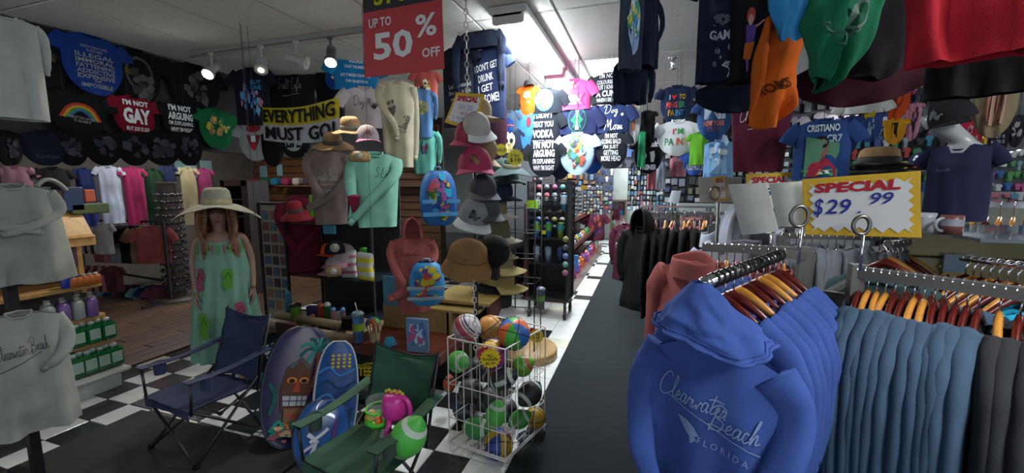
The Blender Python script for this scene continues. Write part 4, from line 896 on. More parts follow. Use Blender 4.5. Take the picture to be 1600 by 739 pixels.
part('front',MB().use(CRD).bbox(((x0+x1)/2-.02,-.14,zA/2),(x1-x0,.02,zA),.004),None,bx); part('top',MB().use(PINE).bbox(((x0+x1)/2+.12,.06,zA+.01),(x1-x0+.28,.42,.025),.005),None,bx); part('side',MB().use(PINE).bbox((x1+.02,-.05,zA/2),(.02,.22,zA),.004),None,bx); part('back',MB().use(CRD).box(((x0+x1)/2,.25,zA/2),(x1-x0,.02,zA)),None,bx)
bx2=thing('display_shelf','light wood shelf unit behind the ball basket','shelf unit',(at(725,500,y=3.15).x,3.3,0)); zB=at(725,468,y=3.15).z
part('top',MB().use(PINE).bbox((0,0,zB),(.55,.5,.03),.006),None,bx2); part('side',MB().use(PINE).box((-.26,0,zB/2),(.03,.46,zB)),None,bx2); part('side',MB().use(mat('reddish_end',s2l('#4b231b'),.5)).box((.26,0,zB/2),(.03,.46,zB)),None,bx2); part('back',MB().use(mat('reddish_end',s2l('#4b231b'),.5)).box((0,.22,zB/2),(.5,.02,zB)),None,bx2)
# ---- bottles, cups and small goods on the counters
def cup(name,label,px,py,hpx,y,r,m,lidm,cat='cup',straw=None,band=None,taper=.8,group=None):
    P=at(px,py,y=y); h=hpx*pxs(P); t=thing(name,label,cat,P,0,group)
    part('cup_body',MB().use(m).lathe((0,0,0),[(r*taper,0),(r,h*.85),(r*1.04,h*.86)],18),None,t); part('lid',MB().use(lidm).lathe((0,0,0),[(r*1.08,h*.86),(r*1.08,h*.92),(r*.6,h*.99),(r*.2,h)],18),None,t)
    if band: part('wrap',MB().use(band).lathe((0,0,0),[(r*.94,h*.38),(r*1.0,h*.62)],18,cap=False),None,t)
    if straw: part('straw',MB().use(straw).tube((0,0,h*.95),(-.02,0,h*1.25),.004,6),None,t)
    return t
cup('tumbler','blue tumbler with lime wrap, straw and lid on the red-brown counter edge',561,534,50,2.55,.045,mat('blue_tumbler',s2l('#3b6a9c'),.2,var=.4,vscale=20),mat('clear_lid',s2l('#5a686c'),.2),straw=plastic('#b5b0b0'),band=plastic('#6f8f25'))
cup('water_bottle','lime green bottle with a black cap on the beige counter',463,497,38,2.85,.045,plastic('#5f8f24'),BLACKM,'bottle',taper=1)
cup('water_bottle','slim light blue bottle behind the lime green bottle',452,490,45,3.0,.03,plastic('#3a7595'),plastic('#3a7595'),'bottle',taper=1)
for i,(px,c,h,r,l) in enumerate(((489,'#b8591d',22,.022,'orange striped tube standing among the boxed goods'),(503,'#8a2f12',42,.028,'rust red tapered bottle on the beige counter'),(513,'#124a26',45,.028,'dark green tapered bottle beside the rust red one'),(522,'#9a6a7b',38,.02,'pink and blue bottle right of the dark green one'),(530,'#8d8f8c',33,.02,'white bottle between two pink and blue bottles'),(537,'#77586c',40,.02,'mauve bottle at the right end of the row'))):
    cup('lotion_bottle',l,px,506+i*.8,h,2.86,r,plastic(c),plastic('#4683a8' if i in(3,5) else '#8f9a8f' if i==2 else c),'bottle',taper=1)
cbox('box',478,498,480,500,2.9,.06,plastic('#2b2c5a'),'dark blue box behind the orange tube on the counter','box')
P=at(583,506,y=2.72); sphere('beach_ball','blue, orange and green striped ball on the counter by the tumbler',P,.06,ballmat('stripeball',['#1c4f8f','#c2561c','#3c9a3c','#1c4f8f'],'radial'),rot=(1,.5,0))
cup('hat_stack','dark brimmed cap lying beside the tumbler',545,512,18,2.74,.05,BK2,BK2,'hat',taper=1.3)
t=thing('paper_cup','cream pronged paper cup beside the tumbler','cup',at(586,533,y=2.58)); b=MB().use(paint('#9b8662')).lathe((0,0,0),[(.034,0),(.045,.08)],16,cap=False); part('cup_body',b,None,t)
b=MB().use(paint('#a8926c')); 
for i in range(9): a=i*2*PI/9; b.tube((.043*math.cos(a),.043*math.sin(a),.07),(.05*math.cos(a),.05*math.sin(a),.125),.007,6)
part('prongs',b,None,t)
t=thing('plush_toy','small turquoise fluffy toy on the red-brown counter','toy',at(609,534,y=2.56)); b=MB().use(mat('turq_fluff',s2l('#2f7f9f'),.95,bump=1,scale=150)).lathe((0,0,0),[(.001,-.0),(.035,.01),(.045,.04),(.03,.075),(.001,.085)],16); part('body',b,None,t); part('paw',MB().use(mat('turq_fluff',(0,0,0))).lathe((.045,0,.03),[(.001,-.015),(.018,0),(.001,.015)],10),None,t)
def pack(label,x0,x1,y0,y1,y,bg,pal,seed,rz=0,cat='toy pack',name='toy_pack'):
    P=at((x0+x1)/2,y1,y=y); s=pxs(P); w=(x1-x0)*s; h=(y1-y0)*s; t=thing(name,label,cat,P,rz)
    part('card',MB().use(plastic(bg,.3)).bbox((0,0,h/2),(w,.03,h),.004),None,t)
    part('print',print_mb([('g',0,.5,.8,.8,pal,seed,22)],w,h,lambda x,z,lf:Vector((x,-.015-lf,h+z)),lift=.002),None,t); return t
pack('blue and pink mermaid-like doll pack leaning at the right of the counter',635,671,481,535,2.55,'#5a7593',[ink('#a04a78'),ink('#9fb6c4'),ink('#37659a')],11,.1)
cbox('card',598,622,432,478,2.9,.02,paint('#3d6f86'),'light blue card hanging beside the salmon hoodie','card')
cbox('card',504,523,352,366,3.0,.02,paint('#2f7186'),'small turquoise card under the brown sweatshirt knot','card')
for o_ in COL.objects:
    if o_.parent is None and o_.get('category') in('cup','toy','toy pack','bottle','ball') :
        L_=o_.location
        if 2.5<L_.y<2.66 and zt-.12<L_.z<zt+.12 and L_.x>-1.9 and L_.x<-1.0: L_.z=zt+.016
        elif 2.7<L_.y<3.05 and abs(L_.z-zt2)<.12 and o_.get('category')=='bottle': L_.z=zt2+.011
# ---- black glass shelving holding hats and pillows
sh=thing('glass_shelving','black framed glass shelving under the brown and mint sweatshirts','shelf unit',(at(545,430,y=3.35).x,3.35,0))
X0=at(478,430,y=3.35).x-sh.location.x; X1=at(606,430,y=3.35).x-sh.location.x; zs=[at(540,p,y=3.1).z for p in (350,436,505)]
b=MB().use(BLACKM)
for x in (X0,X1):
    for y in (-.22,.22): b.sq((x,y,0),(x,y,zs[0]+.02),.02)
part('frame',b,None,sh)
for z in zs: part('glass_shelf',MB().use(mat('dark_glass',(.02,.03,.035),.08,alpha=.75)).box((( X0+X1)/2,0,z-.01),(X1-X0+.04,.5,.012)),None,sh)
part('back_panel',MB().use(mat('shelf_back',(.018,.02,.022),.8)).box(((X0+X1)/2,.25,.85),(X1-X0,.01,1.7)),None,sh)
def pillow(label,px,py,wpx,hpx,y,m1,m2,n,rz=.2):
    P=at(px,py,y=y); s=pxs(P); w=wpx*s; h=hpx*s; t=thing('striped_pillow',label,'pillow',P,rz)
    def f(a,v): 
        an=2*PI*a; c=math.cos(an); d=math.sin(an); e=math.sin(PI*v)**.45
        return Vector((math.copysign(abs(c)**.5,c)*w/2*(.86+.14*abs(2*v-1)),-d*.045*e-.0,h*v))
    b=MB(); m=9
    b.use(m1).grid(f,28,19,wrap=True); b.mats=[m1,m2]
    for i in range(len(b.f)):
        vz=sum(b.v[j].z for j in b.f[i])/len(b.f[i])/h
        b.mi[i]=int(vz*n)%2
    part('cover',b,None,t); return t
pillow('pink and white striped beach pillow on the glass shelf',546,434,26,44,3.15,cloth('#a9aaa4'),cloth('#9f5c6b'),7)
pillow('yellow and white striped beach pillow right of the pink one',572,438,34,44,3.12,cloth('#c2b134'),cloth('#b6b7b0'),6,-.2)
cup('green_cup','lime green cup behind the striped pillows',568,402,16,3.3,.035,plastic('#3f9a2f'),plastic('#3f9a2f'))
def cap(label,px,py,wpx,y,cm,bm=None,yaw=0,pitch=0,roll=0,emb=None,name='baseball_cap',group=None,x=None,button=True):
    """(px,py) = middle of the front lower rim of the crown; yaw turns the peak away from the camera"""
    P=at(px,py,y=y) if x is None else at(px,py,x=x); s=wpx*pxs(P)/.19; rz=facing(P)+yaw; t=thing(name,label,'cap',P,0,group)
    Q=Matrix.Rotation(rz,3,'Z')@Matrix.Rotation(pitch,3,'X')@Matrix.Rotation(roll,3,'Y'); t.rotation_euler=Q.to_euler(); t.scale=(s,)*3
    def cr(a,v):
        an=2*PI*a; f=(1-v**2.3)**.5; pan=1-.02*abs(math.sin(3*an)); r=.095*f*pan
        return Vector((r*math.cos(an),r*1.12*math.sin(an)+.10,.125*v*(1+.06*(-math.sin(an))*(1-v))))
    b=MB().use(cm).grid(cr,36,10,wrap=True); part('crown',b,None,t)
    def br(a,v):
        an=-PI*(.10+.80*a); base=Vector((.095*math.cos(an),.106*math.sin(an)+.10,.004)); ext=.075*v*math.sin(PI*(.10+.8*a))**.6
        return base+Vector((.02*v*math.cos(an),-ext,-.006*v-.30*(base.x+.0)**2*(1+7*v)*1.3))
    b=MB().use(bm or cm).grid(br,18,7).grid(lambda a,v:br(1-a,v)+Vector((0,0,-.004)),18,7); part('peak',b,None,t)
    b=MB().use(bm or cm).lathe((0,.10,.124),[(.008,0),(.007,.004),(.001,.006)],8); part('button',b,None,t)
    if emb:
        P_=[]
        def sf(x,z,lf): v=max(.03,min(.9,z/.125)); 
        b=print_mb([('g',0,0,1,1,emb,7,14)],.055,.05,lambda x,z,lf:(lambda v,u:Vector((x,.10-1.12*math.sqrt(max(1e-5,(.095*(1-v**2.3)**.5)**2-x*x))-.002-lf,.125*v*1.02)))(max(.05,min(.85,(.055+z)/.125)),0),lift=.001)
        part('badge',b,None,t)
    return t
PINKC=cloth('#a7405f'); LPK=cloth('#b36d86')
cap('dusty pink and white trucker cap on the glass shelf, peak to the left',520,412,40,3.05,cloth('#8f7f80'),cloth('#a36f7e'),yaw=-.9,pitch=.2)
cap('pale pink cap below the trucker cap on the glass shelf',512,425,36,3.0,cloth('#94808a'),cloth('#a77586'),yaw=-.9,pitch=.1)
cap('bright orange visor peeking between the pink caps',505,397,26,3.0,cloth('#c24a1e'),yaw=-.8)
b=MB(); P=at(523,386,y=3.0); t=thing('round_badge_cap','dark cap with a round pale badge face on the glass shelf','cap',P,facing(P)); part('crown',MB().use(BK).lathe((0,.04,-.06),[(.09,0),(.085,.06),(.05,.11),(.01,.12)],20),None,t); part('badge',MB().use(paint('#8f8c7e')).lathe((0,-.055,0),[(.001,-.004),(.04,-.003),(.04,.003),(.001,.005)],20,M=Matrix.Rotation(PI/2,3,'X')),None,t)
P=at(521,424,y=2.95); t=thing('straw_bag','golden straw bag with a round white patch on the glass shelf','bag',P,facing(P)); part('bag_body',MB().use(TANS).lathe((0,.03,-.05),[(.06,0),(.07,.05),(.05,.09)],18,sy=.6),None,t); part('patch',MB().use(paint('#9d9f98')).lathe((0,-.02,0),[(.001,-.004),(.03,-.003),(.03,.003),(.001,.005)],18,M=Matrix.Rotation(PI/2,3,'X')),None,t)
# ---- sweatshirts and hoodies displayed on half forms
def disp(label,cx,top,w,h,m,y,pr=None,face='cam',**k):
    k.setdefault('sleeve','long'); k.setdefault('thick',.06); k.setdefault('bottom','taper'); k.setdefault('fold',.012)
    P,rz,W,L=box_fit(cx,top,w,h,face,y=y); return garment(k.pop('name','sweatshirt'),label,k.pop('cat','sweatshirt'),P,rz,W,L,m,prints=pr,**k)
knot=lambda e:[[(-.40,0,-.2),(-.5,-.03,-.45),(-.38,-.2,-.9),(-.20,-.28,-1.25),(e,-.26,-1.45)],[(.40,0,-.2),(.5,-.04,-.5),(.35,-.24,-.85),(.0,-.30,-1.2),(e+.02,-.30,-1.5)]]
disp('taupe brown long-sleeve top with white beach script, sleeves knotted at lower left',512,232,66,120,cloth('#746259'),3.05,[('c','Clearwater Beach',-.1,.36,.62,.16,GRYI,{'pen':.12}),('l',[(-.42,.48),(.3,.46)],.012,GRYI),('t','FLORIDA',-.05,.56,.3,.05,GRYI)],paths=knot(-.45),seed=4)
disp('mint green sweatshirt with black script down its sleeve, sleeves knotted low',586,236,78,120,cloth('#7fb5a0'),2.95,[('c','SLb',.12,.28,.3,.14,ink('#2f4a45'))],paths=[[(-.40,0,-.2),(-.5,-.03,-.45),(-.5,-.2,-.8),(-.45,-.22,-1.1),(-.5,-.2,-1.3)],[(.40,0,-.2),(.40,-.2,-.45),(.15,-.32,-.75),(-.2,-.32,-1.1),(-.48,-.28,-1.42)]],seed=5)
pts=[(-.02,.62),(-.1,.72),(-.2,.84)]
disp('beige crewneck sweatshirt hanging behind the mint one, with dark script',620,124,58,140,cloth('#a39a82'),3.15,[('c','Clearwater',.15,.5,.5,.12,ink('#3b3730'),{'rot':1.2,'pen':.16}),('g',-.2,.3,.3,.2,[ink('#4a463c')],3,8)],paths=[[(-.40,0,-.2),(-.48,-.05,-.5),(-.3,-.16,-.95),(-.1,-.2,-1.3),(-.05,-.18,-1.6)],[(.40,0,-.2),(.46,0,-.6),(.48,-.0,-1.2),(.46,0,-1.9),(.45,0,-2.1)]],seed=6)
disp('salmon pink hoodie standing on the display box, sleeves knotted at lower left',644,366,66,122,cloth('#934f4a'),2.80,[('c','Clearwater',-.1,.22,.6,.1,ink('#5c2e2c'),{'pen':.14})],paths=knot(-.5),hood='up',seed=7,name='hoodie',cat='hoodie')
disp('maroon hoodie hanging between the postcards and the brown top',468,310,66,118,cloth('#5b1528'),3.3,None,paths=knot(-.2),seed=8,name='hoodie',cat='hoodie',hood='down')
disp('light blue long-sleeve denim top with a round gold print, beside the beige sweatshirt',660,138,36,78,cloth('#4d7199'),3.3,[('e',-.05,.4,.3,.14,ink('#8f8a5a')),('e',-.05,.42,.2,.09,ink('#5a6a50'))],thick=.04)
disp('aqua green long-sleeve top with a small castle-like print, beside the mint sweatshirt',663,200,42,72,cloth('#5fa897'),3.32,[('g',0,.4,.3,.4,[ink('#2a2f3a'),ink('#7a3a3f'),ink('#39506a')],12,12)],thick=.04)
tee('pink-white t-shirt with dog script above the straw hats',570,134,80,66,cloth('#b9adae'),[('c','Dog Mom',0,.42,.6,.34,ink('#33302f'),{'pen':.12}),('e',.2,.5,.06,.06,ink('#33302f'))],y=3.35,bottom='flat',sleeve='short')
tee('bright blue t-shirt with white lines of text behind the red sale sign',555,82,84,60,cloth('#1878ab'),[('t','VODKA',0,.25,.32,.1,WHT),('t','IS NOT THE ANSWER',0,.4,.5,.08,WHT),('t','BUT IT MAKES YOU FORGET',0,.62,.7,.08,WHT),('t','THE QUESTION',0,.78,.5,.08,WHT)],y=3.5,bottom='flat')
tee('coral red long top with a cartoon print right of the sale sign',665,108,44,60,cloth('#a84e45'),[('g',-.1,.4,.6,.4,[ink('#c8a02a'),ink('#2a2a2a'),ink('#d6d2c8')],14,12)],y=3.45,bottom='flat')
TANH=sunhat
sunhat('straw_hat','tan straw hat with a round badge on top of the hat pile',at(548,202,y=2.8),.155,.075,.10,TANS,mat('hat_patch',s2l('#6f6a5c'),.8),rz=.3,droop=.02,wave=.4,tilt=.25)
sunhat('straw_hat','brown-brimmed straw hat under the tan one, tilted left',at(520,224,y=2.85),.17,.075,.09,TANS,mat('hat_brown',s2l('#4c3d33'),.8),rz=.6,droop=.03,wave=.4,tilt=.35,edge=mat('hat_brown',s2l('#4c3d33'),.8))
cap('grey and pink cap beneath the tan straw hat',578,218,36,2.75,cloth('#8d8385'),cloth('#ad6f8d'),yaw=.2,pitch=.1,emb=[ink('#a04a3a'),ink('#5a5a5a')])
P=at(562,242,y=2.72); t=thing('sun_hat','golden tan hat with a white patch under the pink cap','hat',P,facing(P)); part('crown',MB().use(mat('golden_fabric',s2l('#a0814f'),.8,bump=.3)).lathe((0,.03,-.05),[(.075,0),(.085,.04),(.07,.075),(.01,.085)],20),None,t); part('patch',MB().use(paint('#a49a85')).lathe((-.01,-.052,-.005),[(.001,-.004),(.03,-.003),(.03,.003),(.001,.005)],14,M=Matrix.Rotation(PI/2,3,'X')),None,t)
sunhat('visor_hat','crimson wide-peak visor above the maroon hoodie',at(462,330,y=3.1),.15,.07,.10,cloth('#8c2b30'),cloth('#4e4146'),rz=.2,droop=.06,wave=.2,tilt=.3)
cup('green_bottle','neon green bottle tucked at the left of the brown top',489,338,34,2.98,.022,plastic('#6fc02a'),plastic('#6fc02a'),'bottle',taper=1)
cup('crimson_cup','crimson tapered cup in front of the mint sweatshirt',554,332,28,2.78,.05,plastic('#8c1440'),plastic('#8c1440'),taper=.5)
# ---- child's backpack, shark vest
def backpack(label,px,py,wpx,hpx,y,m,pal,seed,yaw,strapm,name='backpack',fin=False):
    P=at(px,py,y=y); s=pxs(P); w=wpx*s; h=hpx*s; t=thing(name,label,'backpack',P,facing(P)+yaw)
    def f(a,v):
        an=2*PI*a; c,d=math.cos(an),math.sin(an); e=min(1,(math.sin(PI*min(.99,max(.01,v)))**.2)); hh=w/2*e*(1-.12*v)
        return Vector((math.copysign(abs(c)**.6,c)*hh,-math.copysign(abs(d)**.7,d)*w*.30*e,h*v))
    part('bag_body',MB().use(m).grid(f,32,18,wrap=True),None,t)
    part('print',print_mb([('g',0,.35,.75,.6,pal,seed,34),('g',0,.75,.75,.3,pal,seed+1,16)],w,h,lambda x,z,lf:(lambda v:Vector((x*min(1,.9),-w*.30*min(1,math.sin(PI*min(.985,max(.015,v)))**.3)*(1-abs(2*x/w)**2.2*.5)-.004-lf,h*v)))(1+z/h),lift=.002),None,t)
    b=MB().use(strapm); b.path([(-.03,0,h*.98),(-.02,0,h*1.07),(.02,0,h*1.07),(.03,0,h*.98)],.008,6); part('handle',b,None,t)
    for zf in (.22,.45):
        part('strap',MB().use(strapm).box((0,-w*.31,h*zf),(w*.96,.012,h*.07)),None,t)
    return t
bpk=backpack("child's blue backpack with a cartoon sea print beside the cap tower",686,352,60,84,2.95,plastic('#185a9c',.6),[ink('#2f95b8'),ink('#c9a52a'),ink('#b0525e'),ink('#3b6a2f'),ink('#8a4f86'),ink('#15457f')],41,.25,cloth('#4f8db8'))
bp2=backpack('blue and yellow float vest backpack with a red bow, on the display box',668,476,58,68,2.72,plastic('#2f7fb0',.5),[ink('#c2aa2a'),ink('#b3a02c'),ink('#b3402f'),ink('#2c6fa0'),ink('#6a3570')],47,-.1,cloth('#8fa0a8'),name='float_vest')
# ================================================================ LEFT EDGE WHITE GARMENTS
WH2=cloth('#8f918a')
P,rz,W_,L_=box_fit(28,486,150,190,'cam',x=-2.95)
wp=[('c','Clearwater Beach',-.02,.28,.62,.14,ink('#2a2d36'),{'pen':.10,'rot':.12}),('l',[(-.3,.44),(.1,.36),(.2,.34)],.012,ink('#2a2d36'))]
garment('long_sleeve_shirt','white long-sleeve shirt with dark beach script, lowest at the far left','shirt',P,rz,W_*.92,L_,WH2,sleeve='long',prints=wp,seed=9,flare=.2,fold=.026,thick=.06,paths=[[(-.4,0,-.2),(-.5,-.05,-.5),(-.3,-.2,-.75),(-.05,-.15,-.95),(.1,-.12,-1.05)],[(.4,0,-.2),(.52,-.05,-.5),(.50,-.16,-.75),(.36,-.24,-.95),(.26,-.2,-1.05)]])
P,rz,W_,L_=box_fit(18,286,150,158,'cam',x=-2.9)
garment('hoodie','white hoodie with crossed sleeves, hanging in the middle at the far left','hoodie',P,rz,W_*.9,L_,WH2,sleeve='long',seed=10,fold=.03,flare=.35,thick=.07,prints=[('g',-.3,.35,.2,.1,[ink('#8f3a35')],3,4)],paths=[[(-.4,0,-.2),(-.5,-.05,-.5),(-.2,-.2,-.75),(.2,-.24,-.85),(.35,-.2,-.95)],[(.4,0,-.2),(.52,-.05,-.5),(.3,-.2,-.7),(-.0,-.24,-.85),(-.2,-.2,-.9)]])
P,rz,W_,L_=box_fit(10,24,100,166,'cam',x=-2.9)
garment('sweatshirt','white sweatshirt with a red hem, highest at the far left','sweatshirt',P,rz,W_,L_,cloth('#b2b4ae'),sleeve='long',seed=11,fold=.014,thick=.07)
t=thing('garment_stand','dark upright garment stand carrying the white shirts at the far left','clothes rack',(-3.06,.60,0))
P=at(-8,300,x=-3.06); t.location=(P.x,P.y,0)
b=MB().use(BLACKM).sq((0,0,0),(0,0,CZ-.02),.04).sq((-.25,0,.02),(.3,0,.02),.04); 
part('post',b,None,t)
# ================================================================ CENTRE: sale sign, chains, cap tower, ball basket
def chain(name,label,px,y0,y1,Y,pitch=.034,thk=.0035,col=None,w=.011):
    A=at(px[0],y0,y=Y); B_=at(px[1],y1,y=Y); n=max(2,int((A-B_).length/pitch)); t=thing(name,label,'chain',B_)
    key='link%s'%thk
    if key not in _tm:
        b=MB().use(col); l=pitch*.5; b.path([(w*math.cos(a),0,l*.62*math.sin(a)+(l*.28 if math.sin(a)>0 else -l*.28)) for a in [2*PI*i/14 for i in range(14)]],thk,6,closed=True); _tm[key]=b.mesh('chain_link')
    for i in range(n):
        o=bpy.data.objects.new('chain_link',_tm[key]); COL.objects.link(o); o.parent=t; o.location=(A-B_)*(i+.5)/n; o.rotation_euler=(0,0,PI/2*(i%2)+.4)
    return t
CHW=mat('white_chain',s2l('#a9a39c'),.4)
chain('plastic_chain','white chain hanging from the ceiling to the tilted special sign',(727,730),-40,146,2.25,col=CHW)
chain('plastic_chain','white chain below the brown bucket hat, ending over the ball basket',(740,744),436,566,2.05,col=CHW,pitch=.0341,thk=.00351,w=.0115)
# store closing / 50% off sign, seen slightly from its left
def sheet(name,label,cat,quad,Y,m,th=.004,group=None,yo=(0,0)):
    """quad = TL,TR,BR,BL pixels; plane y=Y with the right side pushed back by yo"""
    P=[at(q[0],q[1],y=Y+(yo[1] if i in(1,2) else yo[0])) for i,q in enumerate(quad)]
    t=thing(name,label,cat,(P[2]+P[3])/2,0,group); n=(P[1]-P[0]).cross(P[3]-P[0]).normalized(); 
    if n.dot(CAM-P[0])<0: n=-n
    def S(u,v,lf=0):   # u right 0..1, v down 0..1
        return (P[0].lerp(P[1],u)).lerp(P[3].lerp(P[2],u),v)+n*lf
    return t,S,n
def sheet_panel(t,S,m,u0=0,u1=1,v0=0,v1=1,lf=0,nm='panel',th=.004,bend=0):
    b=MB().use(m); f=lambda a,v,l:S(u0+(u1-u0)*a,v0+(v1-v0)*v,l+bend*math.sin(PI*a))
    b.grid(lambda a,v:f(a,v,lf),9,3); b.grid(lambda a,v:f(1-a,v,lf-th),9,3); 
    b.path([f(0,0,lf-th/2),f(1,0,lf-th/2),f(1,1,lf-th/2),f(0,1,lf-th/2)],th/2,4,closed=True); part(nm,b,None,t,world=True)
def stext(t,S,s,u,v,w,h,m,bold=.03,lf=.003,sh=0,rot=0,nm='lettering',cur=False,pen=.13,mb=None):
    b=mb or MB(); b.use(m); vs,fs,_=text2d(s,bold,sh) if not cur else cursive2d(s,pen)
    b.add([S(u+x*w*math.cos(rot)-y*h*math.sin(rot)*.7,v-(y*h*math.cos(rot)+x*w*math.sin(rot)*.7),lf) for x,y in vs],fs,False)
    if not mb: part(nm,b,None,t,world=True)
SRED=plastic('#b5363a',.55); SWH=ink('#d8d4cf')
t,S,n=sheet('sale_sign','red and black sign reading up to 50% off, hanging at top centre','sign',((565,-58),(687,-86),(694,107),(570,121)),2.0,None,yo=(0,.05))
sheet_panel(t,S,plastic('#262329',.55),v1=.43,nm='black_panel'); sheet_panel(t,S,SRED,v0=.43,nm='red_panel')
b=MB()
for s,u,v,w,h,m,bo in (('STORE',.52,.325,.74,.13,ink('#b5b41c'),.04),('UP TO',.22,.535,.29,.08,SWH,.02),('50',.38,.745,.50,.24,SWH,.03),('%',.80,.62,.26,.19,SWH,.02),('OFF',.85,.85,.22,.08,SWH,.02)): stext(t,S,s,u,v,w,h,m,bo,mb=b)
part('lettering',b,None,t,world=True)
for u in (.08,.92): P=S(u,0); part('wire',MB().use(WIRE).tube(P,(P.x,P.y,CZ),.002,5),None,t,world=True)
def star(S,u0,u1,v0,v1,nx,ny,j):     # jagged white field
    pts=[]
    for i in range(nx*2): pts.append((u0+(u1-u0)*i/(nx*2),v0+(j if i%2 else 0)))
    for i in range(ny*2): pts.append((u1-(j*.6 if i%2 else 0),v0+(v1-v0)*i/(ny*2)))
    for i in range(nx*2): pts.append((u1-(u1-u0)*i/(nx*2),v1-(j*1.2 if i%2 else 0)))
    for i in range(ny*2): pts.append((u0+(j*.6 if i%2 else 0),v1-(v1-v0)*i/(ny*2)))
    return pts
def special(label,quad,Y,lines,yo=(0,0),jag=.07,pencol='#27306f',head=.17,group=None,field='#c7c6c4',rim='#c39a16',hcol='#a3242d',bend=0):
    t,S,n=sheet('special_sign',label,'sign',quad,Y,None,yo=yo); sheet_panel(t,S,paint(rim),nm='card',bend=bend)
    S2=(lambda u,v,l=0:S(u,v,l+bend*math.sin(PI*u))) if bend else S
    vs,fs=fan(star(S2,.05,.95,.07,.94,7,6,jag)); part('jagged_field',MB().use(ink(field)).add([S2(u,v,.002) for u,v in vs],fs,False),None,t,world=True)
    stext(t,S2,'SPECIAL',.48,head,.74,.17,ink(hcol),.05,sh=.1,lf=.004)
    b=MB()
    for l in lines:
        s,u,v,w,h=l[:5]; stext(t,S2,s,u,v,w,h,ink(l[5] if len(l)>5 else pencol),.006,lf=.004,mb=b)
    if b.v: part('handwriting',b,None,t,world=True)
    return t,S
special('tilted yellow and white special sign on top of the cap tower',((713,145),(757,147),(740,205),(695,191)),2.25,[('USA 250',.5,.42,.5,.15,'#8d97ab'),('HATS',.5,.6,.25,.1,'#b0505a'),('2 FOR',.4,.76,.45,.1,'#8d97ab')],yo=(0,.02))
# cap tower: central pole with caps stacked on it
YT=2.30
pt=thing('cap_tower','black pole stand carrying the stacked caps in the centre','hat stand',at(745,560,y=YT+.22)); pt.location.z=0
P=at(750,160,y=YT+.22); b=MB().use(BLACKM).tube((0,0,0),(0,0,P.z),.014,10).lathe((0,0,0),[(.16,0),(.16,.02),(.03,.04)],24)
for i in range(9):
    z=.75+i*.13; a=i*2.1; b.tube((0,0,z),(.07*math.cos(a),.07*math.sin(a),z+.03),.006,6)
part('pole',b,None,pt)
TANC=cloth('#8f7d5f')
cap('dusty red cap at the left under the special sign',722,222,44,2.2,cloth('#913a4c'),cloth('#a3405a'),yaw=-.5,pitch=.35,roll=.1)
cap('light grey cap with a white peak, right of the dusty red one',757,212,44,2.22,cloth('#a7a39b'),cloth('#c9cbcc'),yaw=.7,pitch=.5,roll=-.3)
cap('beige cap seen from the side behind the rose pink cap',768,250,44,2.42,TANC,cloth('#a8967a'),yaw=1.1,pitch=.6)
cap('tan card-like cap back peeking behind the special sign',765,182,44,2.44,cloth('#998a72'),yaw=1.2,pitch=.2)
cap('rose pink cap with a gold lion-like badge, biggest of the pink caps',744,266,56,2.12,cloth('#98354f'),cloth('#b3486a'),pitch=.12,yaw=.05,emb=[ink('#8a6a4a'),ink('#4d3a30'),ink('#6f5640')])
cap('charcoal cap just below the rose pink cap',762,306,44,2.2,cloth('#3d3e42'),cloth('#55575b'),yaw=.35,pitch=.3)
cap('dark grey cap above the white-peaked cap, pointing right',770,338,44,2.2,cloth('#46474a'),cloth('#505255'),yaw=.5,pitch=.35)
cap('grey cap with a bright white peak and dark crest',739,352,54,2.12,cloth('#77787a'),cloth('#c2c4c6'),yaw=-.1,pitch=.35,roll=.25,emb=[ink('#202124'),ink('#4c4c4e')])
cap('black cap hanging lowest on the tower, peak down',772,418,48,2.25,cloth('#141416'),yaw=.5,pitch=1.2,roll=.5)
P=at(730,418,y=2.1); t=thing('bucket_hat','big brown bucket hat tilted on the lower part of the cap tower','hat',P,facing(P)); t.rotation_euler=(Matrix.Rotation(facing(P),3,'Z')@Matrix.Rotation(.25,3,'X')@Matrix.Rotation(.12,3,'Y')).to_euler()
BRN=cloth('#7a5836'); s=pxs(P)*80
def bh(a,v): an=2*PI*a; r=(.36+.16*(1-v)**1.0*(1+.05*math.sin(3*an))) if v<.5 else .36*(1-max(0,(v-.5)/.5)**3)**.5; 
def bh(a,v):
    an=2*PI*a
    if v<.45: r=.52-.13*(v/.45); z=.30*(v/.45)+.02*math.sin(4*an)*(1-v)
    else: q=(v-.45)/.55; r=.39*(1-q**3)**.5; z=.30+.36*q
    r*=1+.02*math.sin(an*9+v*9); return Vector((r*math.cos(an)*s,r*math.sin(an)*s+.05,(z-.15)*s))
part('hat_shell',MB().use(BRN).grid(bh,40,20,wrap=True),None,t); part('band',MB().use(cloth('#6b4c2e')).path([bh(i/30,.46)*1.0 for i in range(30)],.006,5,closed=True),None,t)
part('eyelets',MB().use(BLACKM).lathe(bh(.72,.62)+Vector((0,-.003,0)),[(.001,-.003),(.006,0),(.001,.003)],8),None,t)
